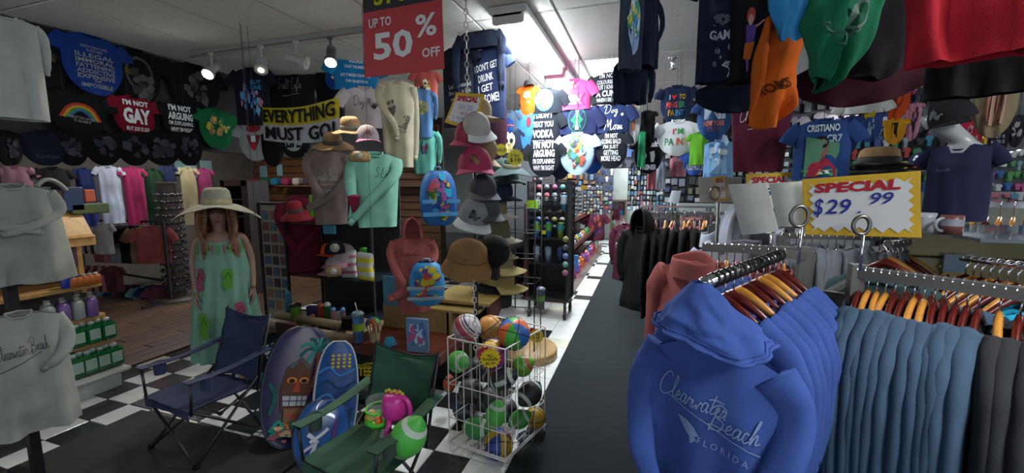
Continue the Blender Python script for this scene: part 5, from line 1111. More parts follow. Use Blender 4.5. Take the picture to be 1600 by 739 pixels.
# ---- wire ball basket
bc=[Vector((-.70,2.03,0)),Vector((-.575,2.45,0)),Vector((-.955,2.55,0)),Vector((-1.08,2.09,0))]   # front, right, back, left corners
zt=at(782,545,y=2.03).z
bk=thing('wire_basket','white wire floor basket full of sports balls beside the aisle','basket',tuple(sum(bc,Vector())/4))
base=Vector(bk.location)
def rect(z,k=1): return [base+(c-base)*k+Vector((0,0,z)) for c in bc]
b=MB().use(WIRE)
for z,r in ((.06,.005),(zt,.005)): b.path(rect(z),r,6,closed=True)
part('rim',b,None,bk,world=True)
for z in (zt*.60,zt*.30,zt*.83) [:2]: part('ring_wire',MB().use(WIRE).path(rect(z),.0035,6,closed=True),None,bk,world=True)
for i in range(4):
    a,c=bc[i],bc[(i+1)%4]
    for k in range(7):
        p=a.lerp(c,k/7); part('upright_wire',MB().use(WIRE).tube(p+Vector((0,0,.05 if k else 0)),p+Vector((0,0,zt)),.0022 if k else .004,5),None,bk,world=True)
for k in range(1,9): 
    p=bc[0].lerp(bc[3],k/9); q=bc[1].lerp(bc[2],k/9); part('floor_wire',MB().use(WIRE).tube(p+Vector((0,0,.06)),q+Vector((0,0,.06)),.0022,5),None,bk,world=True)
for z,k in ((.05,1.02),): part('bottom_rail',MB().use(WIRE).path(rect(z,k),.006,6,closed=True),None,bk,world=True)
def inb(px,py,dep):   # point inside the basket: dep 0 front corner .. 1 back corner
    Y=2.03+dep*.5; return at(px,py,y=Y)
USAB=ballmat('flagball',['#8e2f38','#b5afae','#8e2f38','#b5afae','#23315c','#b5afae'],'wave',2.4)
sphere('soccer_ball','red white and blue flag ball on top of the basket, left',inb(729,513,.42),.082,USAB,ink('#777'[:1]+'777777'),rot=(.3,.2,.5))
sphere('rubber_ball','orange and cream ball at the back of the basket top',inb(765,512,.75),.075,ballmat('orangeball',['#b87a33','#c08a45','#b3aa98','#b87a33'],'radial'),rot=(.2,.9,0))
sphere('basketball','orange, green and blue panelled ball on top of the basket, right',inb(803,521,.42),.088,ballmat('tri',['#c4571f','#3c9432','#255a9a','#c4571f','#3c9432','#255a9a'],'radial'),rot=(1.2,.3,.4))
sphere('volleyball','yellow, magenta and blue ball behind the upper price star',inb(770,553,.36),.09,ballmat('vol1',['#c29a20','#8c2b66','#2a3f8c','#c29a20','#2a3f8c'],'radial'),rot=(.5,1.1,.2))
football('football','green and white football lying at the left in the basket',inb(716,565,.42),.17,.062,GBALL,WSTR,(.8,-.5,.25))
football('football','lime green football with a red mark, upper right in the basket',inb(816,572,.48),.15,.058,plastic('#5f9a2c'),plastic('#b04a3c'),(.9,.2,.5))
football('football','black football with white laces in the middle of the basket',inb(786,592,.25),.19,.058,BBALL,WSTR,(.9,.1,.45),lace=WSTR)
football('football','black football with white stripe, right in the basket',inb(828,615,.5),.18,.066,BBALL,WSTR,(.4,.7,.4))
football('football','bright green football with script, centre of the basket',inb(775,648,.22),.17,.058,GBALL,WSTR,(.15,.1,.9))
football('football','green football with white stripe, lower left in the basket',inb(744,668,.30),.18,.062,plastic('#2f7f3a',.5),WSTR,(.9,.0,.1))
football('football','small green football at lower right in the basket',inb(812,655,.38),.15,.05,plastic('#3f8f35',.5),WSTR,(.8,.3,.5))
sphere('volleyball','blue, yellow and red volleyball at the bottom front of the basket',inb(779,695,.24),.080,ballmat('vol2',['#27408c','#b8921c','#7c2340','#27408c','#b8921c'],'radial'),rot=(.9,.4,.9))
sphere('rubber_ball','yellow ball at the right edge of the basket',inb(836,652,.75),.06,plastic('#a88416',.5))
football('football','green football tip at the bottom left of the basket',inb(738,706,.45),.14,.048,plastic('#2f8f3a',.5),WSTR,(.2,.5,.8))
for i,(px,py,d,r) in enumerate(((735,610,.6,.075),(760,625,.7,.075),(725,640,.65,.07),(722,690,.8,.07),(800,695,.7,.07),(822,690,.62,.06),(790,640,.75,.075),(745,575,.85,.07))):
    football('football',['black football deep in the basket behind the middle wire','black football deep in the basket left of centre','navy football low in the basket by the left wires'][i%3],inb(px,py,d),r*2.2,r,BBALL if i%3<2 else plastic('#16253f',.5),plastic('#55585a',.5),(math.cos(i),math.sin(i),.5),group=['black footballs deep behind the wire','black footballs deep at left','navy footballs low in the basket'][i%3])
football('football','orange and black striped football standing at the left edge of the basket',inb(702,600,.78),.13,.04,plastic('#a3421c',.5),BBALL,(.0,.1,1))
for o_ in COL.objects:
    if o_.parent is None and o_.get('category')=='ball' and 'basket' in o_.get('label',''): o_.scale=(1.1,)*3
def pricestar(label,px,py,r,Y,c='#b9a31c',txt=(),yo=0,back=True):
    P=at(px,py,y=Y); rz=facing(P); R_=r*pxs(P); t=thing('price_star',label,'price sign',P,rz)
    def st(cx,cz,R_,n,y,m,nm): 
        pts=[((R_ if i%2 else R_*.82)*math.cos(PI*i/n)+cx,(R_ if i%2 else R_*.82)*math.sin(PI*i/n)+cz) for i in range(2*n)]; part(nm,MB().use(m).prism(pts,y,y+.003),None,t)
    if back: st(-R_*.45,R_*.35,R_*.8,12,.004,plastic('#8f1c34'),'red_star')
    st(0,0,R_,16,-.001,plastic(c),'star_card')
    b=MB().use(ink('#20201c'))
    for s,cz,w,h in txt:
        vs,fs,_=text2d(s,.01); b.add([(x*w*R_*2,-.003,(cz+y*h)*R_*2) for x,y in vs],fs,False)
    if txt: part('lettering',b,None,t)
    if not back: part('hanging_cord',MB().use(mat('cord_dark',(.03,.03,.03),.8)).tube((0,.002,0),(0,.002,CZ-P.z),.0015,4),None,t)
    return t
pricestar('yellow price star over a red one on the front of the ball basket',766,560,17,1.985,txt=(('ALL',.15,.3,.14),('footballs',-.02,.7,.16),('$6.99',-.24,.45,.16)))
pricestar('yellow price star on the right wires of the ball basket',838,525,12,2.40,txt=(('2 for',.15,.5,.16),('$10',-.1,.4,.2)))
pricestar('round yellow fringed price star beside the skull t-shirt',805,246,14,3.0,txt=(('3 for',.12,.5,.2),('$10',-.15,.6,.25)),back=False,c='#c9c31f')
pricestar('smaller yellow price star behind the fringed one',783,234,10,3.1,txt=(('SALE',0,.7,.25),),back=False,c='#a89a1f')
# ---- black wire hat tower with khaki caps, round wooden base
hx=at(812,490,y=3.6)
ht=thing('wire_hat_rack','black wire tower of khaki caps on a round wooden base','hat rack',(hx.x,3.6,0))
part('round_base',MB().use(wood('round_maple','#9a7a48','#b08d58')).lathe((0.06,0,0),[(.30,0),(.30,.07),(.29,.085),(.001,.086)],36),None,ht)
for x,y in ((-.17,-.1),(.0,-.14),(.17,-.1),(-.17,.14),(.17,.14)): part('upright_wire',MB().use(BLACKM).tube((x,y,.08),(x,y,1.62),.006,6),None,ht)
for z in (.5,.72,.95,1.18,1.4): part('wire_ring',MB().use(BLACKM).path([(-.17,-.1,z),(.0,-.14,z),(.17,-.1,z),(.17,.14,z),(-.17,.14,z)],.004,5,closed=True),None,ht)
kc=['#5f5a44','#6b664c','#4e4a3b','#77694a','#6a6244']
kl=['olive cap topmost on the black wire tower','khaki cap second from the top of the wire tower','khaki cap third from the top of the wire tower, white underside','tan bucket-like cap in the middle of the wire tower','tan cap fourth row of the wire tower','sand cap near the bottom of the wire tower','black and white cap at the foot of the wire tower','dark navy cap under the olive cap on the wire tower']
for i,(px,py,w,c,bc_,yw) in enumerate(((800,282,50,'#32413a','#32413a',.6),(790,335,52,'#6e6850','#b7b4a6',1.3),(795,372,52,'#5c5742','#8f8b76',1.2),(790,398,50,'#4d4a3c','#6f6a52',1.0),(800,418,56,'#6a6042','#8a7c50',1.4),(802,446,56,'#7c6d42','#8a7c50',1.3),(795,480,58,'#2b2b2d','#b5b5b3',1.1),(795,308,50,'#22283a','#22283a',.9))):
    cap(kl[i],px,py,w,3.45,cloth(c),cloth(bc_),yaw=yw,pitch=.15)
cup('tumbler','dark tumbler with lime and blue wrap standing on the round wooden base',845,483,36,3.55,.04,mat('smoky',s2l('#4a5560'),.2),mat('clear_lid',s2l('#5a686c'),.2),band=plastic('#5f8a3c'))
sunhat('sun_hat','grey wide hat perched on the wire hat tower beside the fringed star',at(800,262,y=3.3),.17,.07,.08,cloth('#3c4a4a'),cloth('#8f8a72'),rz=.5,droop=.05,tilt=.2)
# ---- spinner of round magnets with cup shelves
mx=at(858,470,y=4.75)
ms=thing('magnet_spinner','black spinner rack of magnets and tumblers beyond the wire hat tower','display rack',(mx.x,4.9,0))
part('frame',MB().use(BLACKM).box((-.26,0,.95),(.02,.4,1.4)).box((.22,0,.95),(.02,.4,1.4)).box((0,.12,.95),(.5,.02,1.4)).box((0,0,.24),(.5,.4,.03)),None,ms)
for x,y in ((-.24,-.18),(.2,-.18),(-.24,.18),(.2,.18)): part('caster',MB().use(BLACKM).lathe((x,y,.05),[(.001,-.02),(.05,-.015),(.05,.015),(.001,.02)],12,M=Matrix.Rotation(PI/2,3,'Y')).box((x,y,.14),(.03,.03,.16)),None,ms)
mc=['#a0585f','#5f8f8a','#8c8a4f','#7d7d85','#5a6fa0','#a3a3a0','#9a5a7a','#3f4550']
for j in range(11):
    for i in range(5):
        z=1.58-.1*j
        if j>5 and i<4: continue
        part('magnet',MB().use(plastic(mc[(i*3+j*5)%8])).lathe((-.2+.1*i,.09 if j<6 else -.2,z),[(.001,-.005),(.036,-.004),(.036,.004),(.001,.006)],10,M=Matrix.Rotation(PI/2,3,'X')),None,ms)
for k,z in enumerate((1.30,.98,.68)): part('shelf',MB().use(BLACKM).box((-.05,-.1,z-.01),(.42,.2,.015)),None,ms)
tc=[('#5f7f8c','#9fb4bc'),('#2b2f36','#20242a'),('#20242a','#2b2f36'),('#4f86a5','#a6b2ba'),('#3a76a8','#5f9a35'),('#2f6fa5','#4f9a3a'),('#7f9f2c','#2f8a86'),('#6a7f88','#7a8f98'),('#5a7080','#6f858f'),('#1c2c50','#24386a')]
tl_=['black mug with window pattern on the upper spinner shelf, left','black mug on the upper spinner shelf, centre','black mug right of centre on the upper spinner shelf','blue and white tall tumbler on the upper spinner shelf','blue-green tumbler on the middle spinner shelf, left','blue-green tumbler in the middle of the spinner shelf','lime tumbler at the right of the middle spinner shelf','clear grey tumbler on the low spinner shelf, left','clear grey tumbler in the middle of the low spinner shelf','dark navy tumbler at the right of the low spinner shelf']
for i,(a,c) in enumerate(tc):
    row_=0 if i<4 else 1 if i<7 else 2; k=i if i<4 else i-4 if i<7 else i-7; z=(1.30,.98,.68)[row_]; n_=(4,3,3)[row_]
    x=mx.x-.20+.11*k*(4/n_)+.03; h=.16 if i<3 else .22; t=thing('tumbler' if i>2 else 'mug',tl_[i],'cup',(x,4.78,z))
    part('cup_body',MB().use(plastic(a)).lathe((0,0,0),[(.034,0),(.042,h*.9)],14),None,t); part('wrap',MB().use(plastic(c)).lathe((0,0,0),[(.039,h*.4),(.043,h*.8)],14,cap=False),None,t); part('lid',MB().use(BLACKM).lathe((0,0,0),[(.044,h*.9),(.044,h*.95),(.01,h)],14),None,t)
def note(label,x0,x1,y0,y1,y,c,txt,tcol='#8c2f3a',cat='sign',name='paper_sign',yaw=0):
    P=at((x0+x1)/2,(y0+y1)/2,y=y); s=pxs(P); w=(x1-x0)*s; h=(y1-y0)*s; t=thing(name,label,cat,P,yaw)
    part('sheet',MB().use(plastic(c,.6)).box((0,0,0),(w,.006,h)),None,t)
    b=MB().use(ink(tcol))
    for k,sx in enumerate(txt):
        vs,fs,_=text2d(sx,.01); n_=len(txt); b.add([(a*w*.8,-.005,(.5-(k+.7)/(n_+.4))*h+bb*h*.6/(n_+.4)) for a,bb in vs],fs,False)
    if txt: part('lettering',b,None,t)
    if y>3.8: part('hanging_cord',MB().use(mat('cord_dark',(.03,.03,.03),.8)).tube((0,.004,0),(0,.004,CZ-P.z),.0015,4),None,t)
    return t
note('white paper sign with red lines hung under the vodka t-shirt',847,867,274,288,4.4,'#b8bcbd',['BUY ONE','MAGNETS','2 FOR'])
note('lime green note sticking out of the wire hat tower',823,841,313,326,3.5,'#9ad01c',[])
note('small yellow note on the magnet spinner',845,853,360,366,4.7,'#b8a414',[])
note('orange sign with pale lettering on the red-brown shelves',876,893,333,351,6.0,'#b0501f',['ALL','TOYS','$5.99'],'#d0c8a0')
note('yellow tag above the dark counter display beyond the vodka t-shirt',908,917,284,296,6.2,'#b98d1c',[])
# ================================================================ CENTRE T-SHIRT GRID (hung from the ceiling across the aisle's left side)
YG=4.05
def G(label,cx,top,w,h,m,pr=None,**k): k.setdefault('y',YG); k.setdefault('face',-.05); return tee(label,cx,top,w,h,m,pr,**k)
wi=WHT
G("navy t-shirt reading i don't get drunk i get awesome, left of the strip lights",762,72,66,118,cloth('#2a3658'),[('t',"I DON'T GET",.0,.28,.66,.1,wi,{'rot':.12}),('t','DRUNK',.0,.43,.42,.1,wi,{'rot':.12}),('t','I GET',0,.57,.42,.1,wi,{'rot':.12}),('t','AWESOME!',.02,.72,.72,.12,wi,{'rot':.12})],y=3.2,bottom='flat',face=-.25)
G('black t-shirt reading let us pretend, hanging behind the white chain',715,70,58,130,cloth('#1b1f2c'),[('t',"Let's Pretend",.1,.5,.7,.06,GRYI,{'rot':.1}),('t','like this is the',.1,.58,.7,.05,GRYI,{'rot':.1}),('t','you were the',.1,.66,.6,.05,GRYI,{'rot':.1})],y=3.2,bottom='flat',face=-.1)
G('folded dark garments bunched at the top under the ceiling left of the strip light',748,42,64,34,cloth('#1d2436'),None,y=3.15,bottom='flat',sleeve='long')
G('maroon and navy shirt hanging low behind the special sign',775,160,34,90,cloth('#3f2030'),None,y=3.35,sleeve='none')
G('slate t-shirt with a round blue print left of the orange shirt',795,172,40,46,cloth('#3f4f62'),[('e',0,.55,.3,.28,ink('#24407c')),('l',[(-.3,.5),(.3,.55)],.05,ink('#a8505a'))])
G('orange shirt with a white collar, top left of the shirt grid',826,132,34,60,cloth('#d4621c'),[('g',0,.3,.6,.4,[ink('#e0a078')],8,6)],seed=3)
G('navy t-shirt with a large white skull print',797,196,48,56,cloth('#222b3f'),[('e',0,.42,.25,.24,ink('#c7c4a8')),('p',[(-.16,.5),(.16,.5),(.13,.78),(-.13,.78)],ink('#b3a26a')),('e',-.1,.44,.07,.07,ink('#1c2230')),('e',.1,.44,.07,.07,ink('#1c2230')),('p',[(0,.5),(.03,.58),(-.03,.58)],ink('#1c2230')),('l',[(-.08,.66),(-.08,.78)],.02,ink('#1c2230')),('l',[(0,.66),(0,.78)],.02,ink('#1c2230')),('l',[(.08,.66),(.08,.78)],.02,ink('#1c2230'))])
G('sky blue shirt hanging sideways between the skull and vodka t-shirts',822,168,36,66,cloth('#3f7fc4'),[('e',.2,.35,.12,.12,ink('#7a2c3c'))])
G('black t-shirt with a round colourful cartoon print, top row of the shirt grid',852,136,66,42,cloth('#22262e'),[('e',0,.5,.26,.42,ink('#4f9fc4')),('g',0,.52,.42,.7,[ink('#b8a0c0'),ink('#c9b23c'),ink('#8fc4d8'),ink('#c85a70')],17,18)],bottom='flat')
G('pink t-shirt with a heart and white letters, top row of the shirt grid',898,122,62,50,cloth('#e0579a'),[('g',0,.3,.3,.3,[ink('#e08a70')],5,5),('t','MEN',-.03,.7,.5,.3,ink('#f2c4da'),{'b':.05}),('l',[(.12,.5),(.34,.9)],.03,ink('#b02c60')),('l',[(.34,.5),(.12,.9)],.03,ink('#b02c60'))],bottom='flat')
G('black t-shirt joking about colourblindness, top right of the shirt grid',951,112,64,50,cloth('#2a2f38'),[('t',"I'M NOT",0,.14,.5,.16,wi),('t','COLOURBLIND',0,.34,.66,.13,wi),('t','BUT I KNOW',0,.50,.66,.14,wi),('t','A CUNT',0,.70,.7,.2,wi,{'b':.04}),('t','WHEN I SEE ONE',0,.9,.66,.12,wi)],bottom='flat')
G("black t-shirt reading i didn't text you, vodka texted you",850,172,60,54,cloth('#20242c'),[('t',"I DIDN'T",0,.16,.6,.17,wi,{'b':.03}),('t','TEXT YOU',0,.42,.64,.17,wi,{'b':.03}),('t','VODKA',0,.70,.66,.24,wi,{'b':.04}),('t','TEXTED YOU',0,.93,.66,.1,wi)],bottom='flat')
G("black t-shirt reading i'm not arguing i'm explaining why i'm right, under the vodka one",851,219,62,58,cloth('#1d2128'),[('t',"I'M NOT",0,.13,.64,.2,wi,{'b':.04}),('t','ARGUING',0,.36,.66,.2,wi,{'b':.04}),('t',"I'M EXPLAINING",0,.57,.66,.14,wi),('t',"WHY I'M RIGHT",0,.75,.64,.14,wi)],seed=5,y=4.0)
G('navy t-shirt with a green leaf roundel in the middle of the shirt grid',903,166,74,44,cloth('#2a3157'),[('e',0,.5,.24,.46,ink('#2c6a52')),('e',0,.5,.21,.41,ink('#2a3157')),('p',[(0,.12),(.1,.4),(.17,.5),(.08,.62),(.12,.8),(0,.7),(-.12,.8),(-.08,.62),(-.17,.5),(-.1,.4)],ink('#2f8060')),('p',[(-.05,.1),(.05,.1),(.05,.85),(-.05,.85)],ink('#c4c9b8'))],bottom='flat')
G('light blue t-shirt with many small cartoon figures, lower middle of the shirt grid',902,206,66,68,cloth('#b4cfe4'),[('g',0,.25,.4,.3,[ink('#5fb0c0'),ink('#3b3b44'),ink('#c9b84c')],51,22),('g',0,.55,.5,.6,[ink('#c4624c'),ink('#5f9fc8'),ink('#d4c04c'),ink('#e6e8e2'),ink('#4f7f5a'),ink('#6a5a7a')],52,50)],seed=6,y=4.0)
G('navy dog mom t-shirt at the right of the shirt grid',957,160,66,48,cloth('#2c3a66'),[('c','Dog',-.02,.28,.42,.42,wi,{'pen':.15}),('c','Mom',.06,.74,.55,.36,wi,{'pen':.15}),('e',.3,.42,.04,.05,wi)],bottom='flat')
G("black t-shirt reading i'm not going bald, lower right of the shirt grid",956,204,60,60,cloth('#24282e'),[('t',"I'M NOT",0,.14,.4,.13,wi,{'b':.03}),('t','GOING BALD',0,.29,.62,.13,wi,{'b':.03}),('t',"I'M JUST",0,.44,.48,.13,wi,{'b':.03}),('t','GETTING',0,.58,.46,.13,wi,{'b':.03}),('t','MORE HEAD',0,.73,.62,.14,wi,{'b':.03})],seed=8,y=4.0)
G('plain dark t-shirt hem between the vodka and light blue t-shirts',876,205,40,76,cloth('#262c3e'),None,y=4.2,sleeve='none')
G('purple shirt edge hanging behind the light blue cartoon t-shirt',932,165,26,90,cloth('#38306a'),None,y=4.2,sleeve='none')
G('dark blue shirt hanging low behind the cartoon t-shirt',925,236,40,36,cloth('#23458c'),None,y=4.25)
cap('black and grey cap clipped at the top left of the shirt grid',828,132,14,4.0,cloth('#3a3a3e'),yaw=.4)
# wall of products under the shirts and beyond (left side of the aisle)
b=MB().use(mat('grid_backer',s2l('#20242a'),.8,var=.4,vscale=30)).box((-1.93,9.0,1.0),(.06,7.6,2.0)); struct('trim_4',b)
for i in range(4):
    for j in range(3):
        pass
RS=thing('gondola_shelf','red-brown stepped shelf unit of toys along the left of the aisle','shelf unit',(-1.28,7.7,0))
Lg=4.6
part('base',MB().use(REDC).box((0,0,.09),(.62,Lg,.18)),None,RS); 
for k,z in enumerate((.55,.95)): part('shelf',MB().use(REDC).box((-.04-.05*k,0,z),(.50-.1*k,Lg,.035)).box((.2-.1*k,0,z+.04),(.02,Lg,.11)),None,RS)
part('back_panel',MB().use(mat('gond_back',s2l('#3b2420'),.7)).box((-.29,0,.7),(.03,Lg,1.3)),None,RS); part('end_panel',MB().use(REDC).box((-.05,-Lg/2,.45),(.5,.03,.22)),None,RS)
tcol=['#2f6f9a','#b53a34','#c2a42a','#3f8f4a','#8f4a8a','#a8a8a2','#d0762a','#2b3650']
gl=['toy box on the lowest tier of the red-brown aisle shelves','toy box on the middle tier of the red-brown aisle shelves','small toy on the top tier of the red-brown aisle shelves']
ORD2=['nearest','second','third','fourth','fifth','sixth','seventh','eighth','ninth','tenth','eleventh']; cnt_={}; cnm=dict(zip(tcol,['blue','red','yellow','green','purple','white','orange','navy']))
protos={}
rg=random.Random(4)
for k,(z,x,n_,sz) in enumerate(((.18,-1.08,24,.13),(.57,-1.2,26,.10),(.97,-1.3,28,.09))):
    for i in range(n_):
        y=7.7-Lg/2+.1+i*(Lg-.2)/(n_-1); c=tcol[rg.randrange(8)]
        key=(k,c)
        if key not in protos:
            b=MB().use(plastic(c)); b.bbox((0,0,sz/2),(sz,sz*.8,sz),.01); b.lathe((0,0,sz),[(sz*.3,0),(sz*.35,sz*.2),(sz*.1,sz*.35)],8); protos[key]=b.mesh('toy')
        o=bpy.data.objects.new('toy',protos[key]); COL.objects.link(o); o.location=(x+rg.uniform(-.04,.04),y,z); o.rotation_euler=(0,0,rg.uniform(-.4,.4)); cnt_[key]=cnt_.get(key,-1)+1; tag(o,ORD2[cnt_[key]]+' '+cnm[c]+' '+gl[k],'toy',['lowest tier toys','middle tier toys','top tier toys'][k])
pack('big blue toy pack with coloured arch letters on the floor tier of the red shelves',877,903,398,423,6.15,'#2a5f9c',[ink('#c23a3a'),ink('#c9b030'),ink('#3a9a50'),ink('#7fb0d8')],9,.15)
for i,(px,py,c,l) in enumerate(((900,432,'#b89f24','yellow toy truck on the floor tier of the red shelves'),(908,425,'#2f8a4a','green toy truck on the floor tier of the red shelves'))):
    pass
# square tiled picture panel and grey slatted wall left at the far end
def wallpanel(label,x0,x1,y0,y1,y,nx,ny,cols,seed,gap=.15,cat='display',name='product_wall',shape='box'):
    A=at(x0,y0,y=y); B_=at(x1,y1,y=y); W_=B_.x-A.x; Hh=A.z-B_.z; t=thing(name,label,cat,((A.x+B_.x)/2,y,B_.z)); rg=random.Random(seed)
    part('backing',MB().use(mat('backing_%d'%seed,s2l(cols[0]),.8)).box((0,.03,Hh/2),(W_,.04,Hh)),None,t)
    ms_={}
    for i in range(nx):
        for j in range(ny):
            c=cols[1+rg.randrange(len(cols)-1)]; w=W_/nx*(1-gap); h=Hh/ny*(1-gap)
            if c not in ms_:
                b=MB().use(plastic(c,.5)); 
                if shape=='box': b.bbox((0,0,0),(w,.03,h),min(w,h)*.08)
                elif shape=='round': b.lathe((0,0,0),[(.001,-.012),(min(w,h)*.5,-.01),(min(w,h)*.5,.01)],10,M=Matrix.Rotation(-PI/2,3,'X'))
                else: b.prism([(-w*.3,-h*.5),(w*.3,-h*.5),(w*.32,h*.1),(w*.5,h*.05),(w*.5,h*.3),(w*.25,h*.5),(-w*.25,h*.5),(-w*.5,h*.3),(-w*.5,h*.05),(-w*.32,h*.1)],-.02,.02)
                ms_[c]=b.mesh('item')
            o=bpy.data.objects.new('product_card' if shape!='shirt' else 'small_shirt',ms_[c]); COL.objects.link(o); o.parent=t; o.location=(-W_/2+W_*(i+.5)/nx+rg.uniform(-.16,.16)*W_/nx,rg.uniform(-.03,0),Hh*(j+.5)/ny+rg.uniform(-.14,.14)*Hh/ny); o.scale=(rg.uniform(.6,1.15),1,rg.uniform(.6,1.25))
    return t
mixd=['#1a1c20','#5f6f7a','#8a8f90','#7a3f44','#3c5a80','#6a6a4a','#303a44','#90857a']
wallpanel('grey board of small square picture plaques beyond the magnet spinner',870,910,292,334,6.9,6,7,['#5f6668','#6f7678','#808688','#586064','#8c8f8c'],71,.2)
wallpanel('black rack of round magnets and pendants behind the vodka t-shirt',832,872,275,345,5.3,5,8,['#1a1c20','#a0686a','#5f8f8a','#8c8a6f','#7d7d85','#5a6fa0','#2c2f36'],72,.35,shape='round')
wallpanel('row of framed novelty plates under the light blue cartoon t-shirt',868,930,272,290,6.0,7,2,['#20242a','#7a5a3a','#4f6a86','#a08a4a','#3c4450','#6a3a3a'],73,.2)
wallpanel('dark rack of jewellery cards on the left wall at the far end',902,942,292,336,8.6,8,8,['#26292d','#54606a','#8a9090','#6a4448','#3c4a5a','#8c8f6a'],74,.25)
wallpanel('grey slatted end wall hung with souvenir towels and shorts',918,958,262,300,11.6,6,3,['#54565a','#c8ccd0','#b8892f','#2c3c66','#dadfe0','#3a4a78','#8a3f44'],75,.25,shape='shirt')
wallpanel('shelf wall of hats and bright caps near the far mirror',916,956,300,334,11.0,7,5,['#3a3c40','#3f9a4a','#b0443c','#8f9498','#5a3f6a','#9a9a92','#35506a'],76,.2)
b=MB(); P=at(938,345,y=8.4); t0=garment('hanging_shirt','red and purple patterned garment hanging at the end of the red-brown shelves','shirt',at(930,331,y=9.3),.6,.5,.65,cloth('#5a2436'),prints=[('g',0,.5,.7,.7,[ink('#a85a30'),ink('#3a3050'),ink('#7a2c50')],6,16)],fold=.02)
# far mirror door
md=thing('mirror','tall framed mirror at the far end of the carpet aisle','mirror',(at(965,375,y=12.3).x,12.3,0.02))
A=at(955,313,y=12.3); B_=at(976,375,y=12.3); W_=B_.x-A.x; Hh=A.z-.02
fm=mat('mirror_frame',s2l('#6a5a4a'),.4)
for s in(-1,1): part('frame_side',MB().use(fm).box((s*W_/2,0,Hh/2),(.05,.06,Hh)),None,md)
part('frame_top',MB().use(fm).box((0,0,Hh),(W_+.05,.06,.05)),None,md); part('frame_bottom',MB().use(fm).box((0,0,.03),(W_+.05,.06,.06)),None,md)
part('mirror_glass',MB().use(mat('mirror_glass',(.75,.78,.78),.05,1)).box((0,0,Hh/2),(W_,.02,Hh)),None,md)
# ================================================================ RIGHT: garment racks
ORD=['first','second','third','fourth','fifth','sixth','seventh','eighth','ninth','tenth','eleventh','twelfth','thirteenth','fourteenth','fifteenth']
def hanger(name,label,P,rz,m,group,w=.38):
    t=thing(name,label,'hanger',P,rz,group)
    b=MB().use(m); n=13
    def f(a,v):      # section round v, along a
        u=a*2-1; z=-.145*abs(u)**1.35-.0; r=.011 if abs(u)<.9 else .008; hh=.022*(1-.5*abs(u)); an=2*PI*v
        return Vector((u*w/2,r*math.cos(an)-.02*u*u,z-.0+hh*math.sin(an)))
    vs=[f(i/(n-1),k/8) for i in range(n) for k in range(8)]; fs=[]
    for i in range(n-1):
        for k in range(8): fs.append((i*8+k,i*8+(k+1)%8,(i+1)*8+(k+1)%8,(i+1)*8+k))
    fs+=[tuple(range(7,-1,-1)),tuple(range((n-1)*8,n*8))]; b.add(vs,fs); part('wooden_arms',b,None,t)
    h=MB().use(CHROME).path([(0,0,.02),(0,0,.055),(.006,0,.062)]+[(.018*math.sin(a)+.0,0,.085-.018*math.cos(a)) for a in [PI*.15+i*PI*1.35/10 for i in range(11)]],.0028,6); part('hook',h,None,t)
    return t
HP={}
def put_hanger(P,rz,dark,group,pos=''):
    k=(dark,group)
    lab=('dark mahogany' if dark else 'honey-coloured')+' wooden hanger on '+group
    gl_='hangers: '+lab
    if k not in HP: HP[k]=hanger('wooden_hanger',lab+', '+pos,P,rz,HW_D if dark else HW_L,gl_); return HP[k]
    return dup(HP[k],P,rz,label=lab+', '+pos)
RG=random.Random(9)
def garment_row(A,B_,n,prow,label,group,m,L=.72,w=.5,hang=None,gapz=-.135,off=0,flip=1,hood=None,sleeve='long',fold=.016,start=0,catg='hoodie',name='hoodie',t0=0,t1=1,labels=None,var=3,thick=.03,side='from the left'):
    fold=min(fold,.004)
    if not labels: labels=[label+', '+ORD[i]+' '+side for i in range(n)]
    """garments on wooden hangers along the rail A..B_; their width runs square to the rail"""
    A=Vector(A);B_=Vector(B_); d=(B_-A).normalized(); rz=math.atan2(d.x,-d.y)+ (PI if flip<0 else 0); ps=[]
    for i in range(n):
        P=A.lerp(B_,t0+(t1-t0)*i/max(1,n-1)); Pg=P+Vector((0,0,gapz+RG.uniform(-.008,.008))); r=rz+RG.uniform(-.07,.07)
        if len(ps)<var: ps.append(garment(name,labels[i] if labels else label,catg,Pg,r,w,L,m,sleeve=sleeve,seed=start+i*3+1,fold=fold,thick=thick,hood=hood,group=group,nu=26,nv=14,drop=.34,neck=.10,vn=.10,t0=1.0,sn=.2,
             paths=[[(s*.21,-.0,-.20),(s*.33,-.0,-.27),(s*.43,-.01,-.40),(s*.49,-.02,-.62),(s*.50,-.03,-1.0),(s*.47,-.03,-1.38)] for s in(-1,1)]))
        else: dup(ps[i%var],Pg,r,label=labels[i] if labels else None)
        if hang is not None: put_hanger(P+Vector((0,0,-.085)),r,hang[i%len(hang)],prow,ORD[i]+' '+side)
BLU=cloth('#3f5698'); SLA=cloth('#44586c'); CHG=cloth('#333436'); SAL=cloth('#95504c'); GRE=cloth('#6f7379'); WHG=cloth('#a6a9b4'); MAR=cloth('#4a1c2f'); TQ=cloth('#2a9dbe')
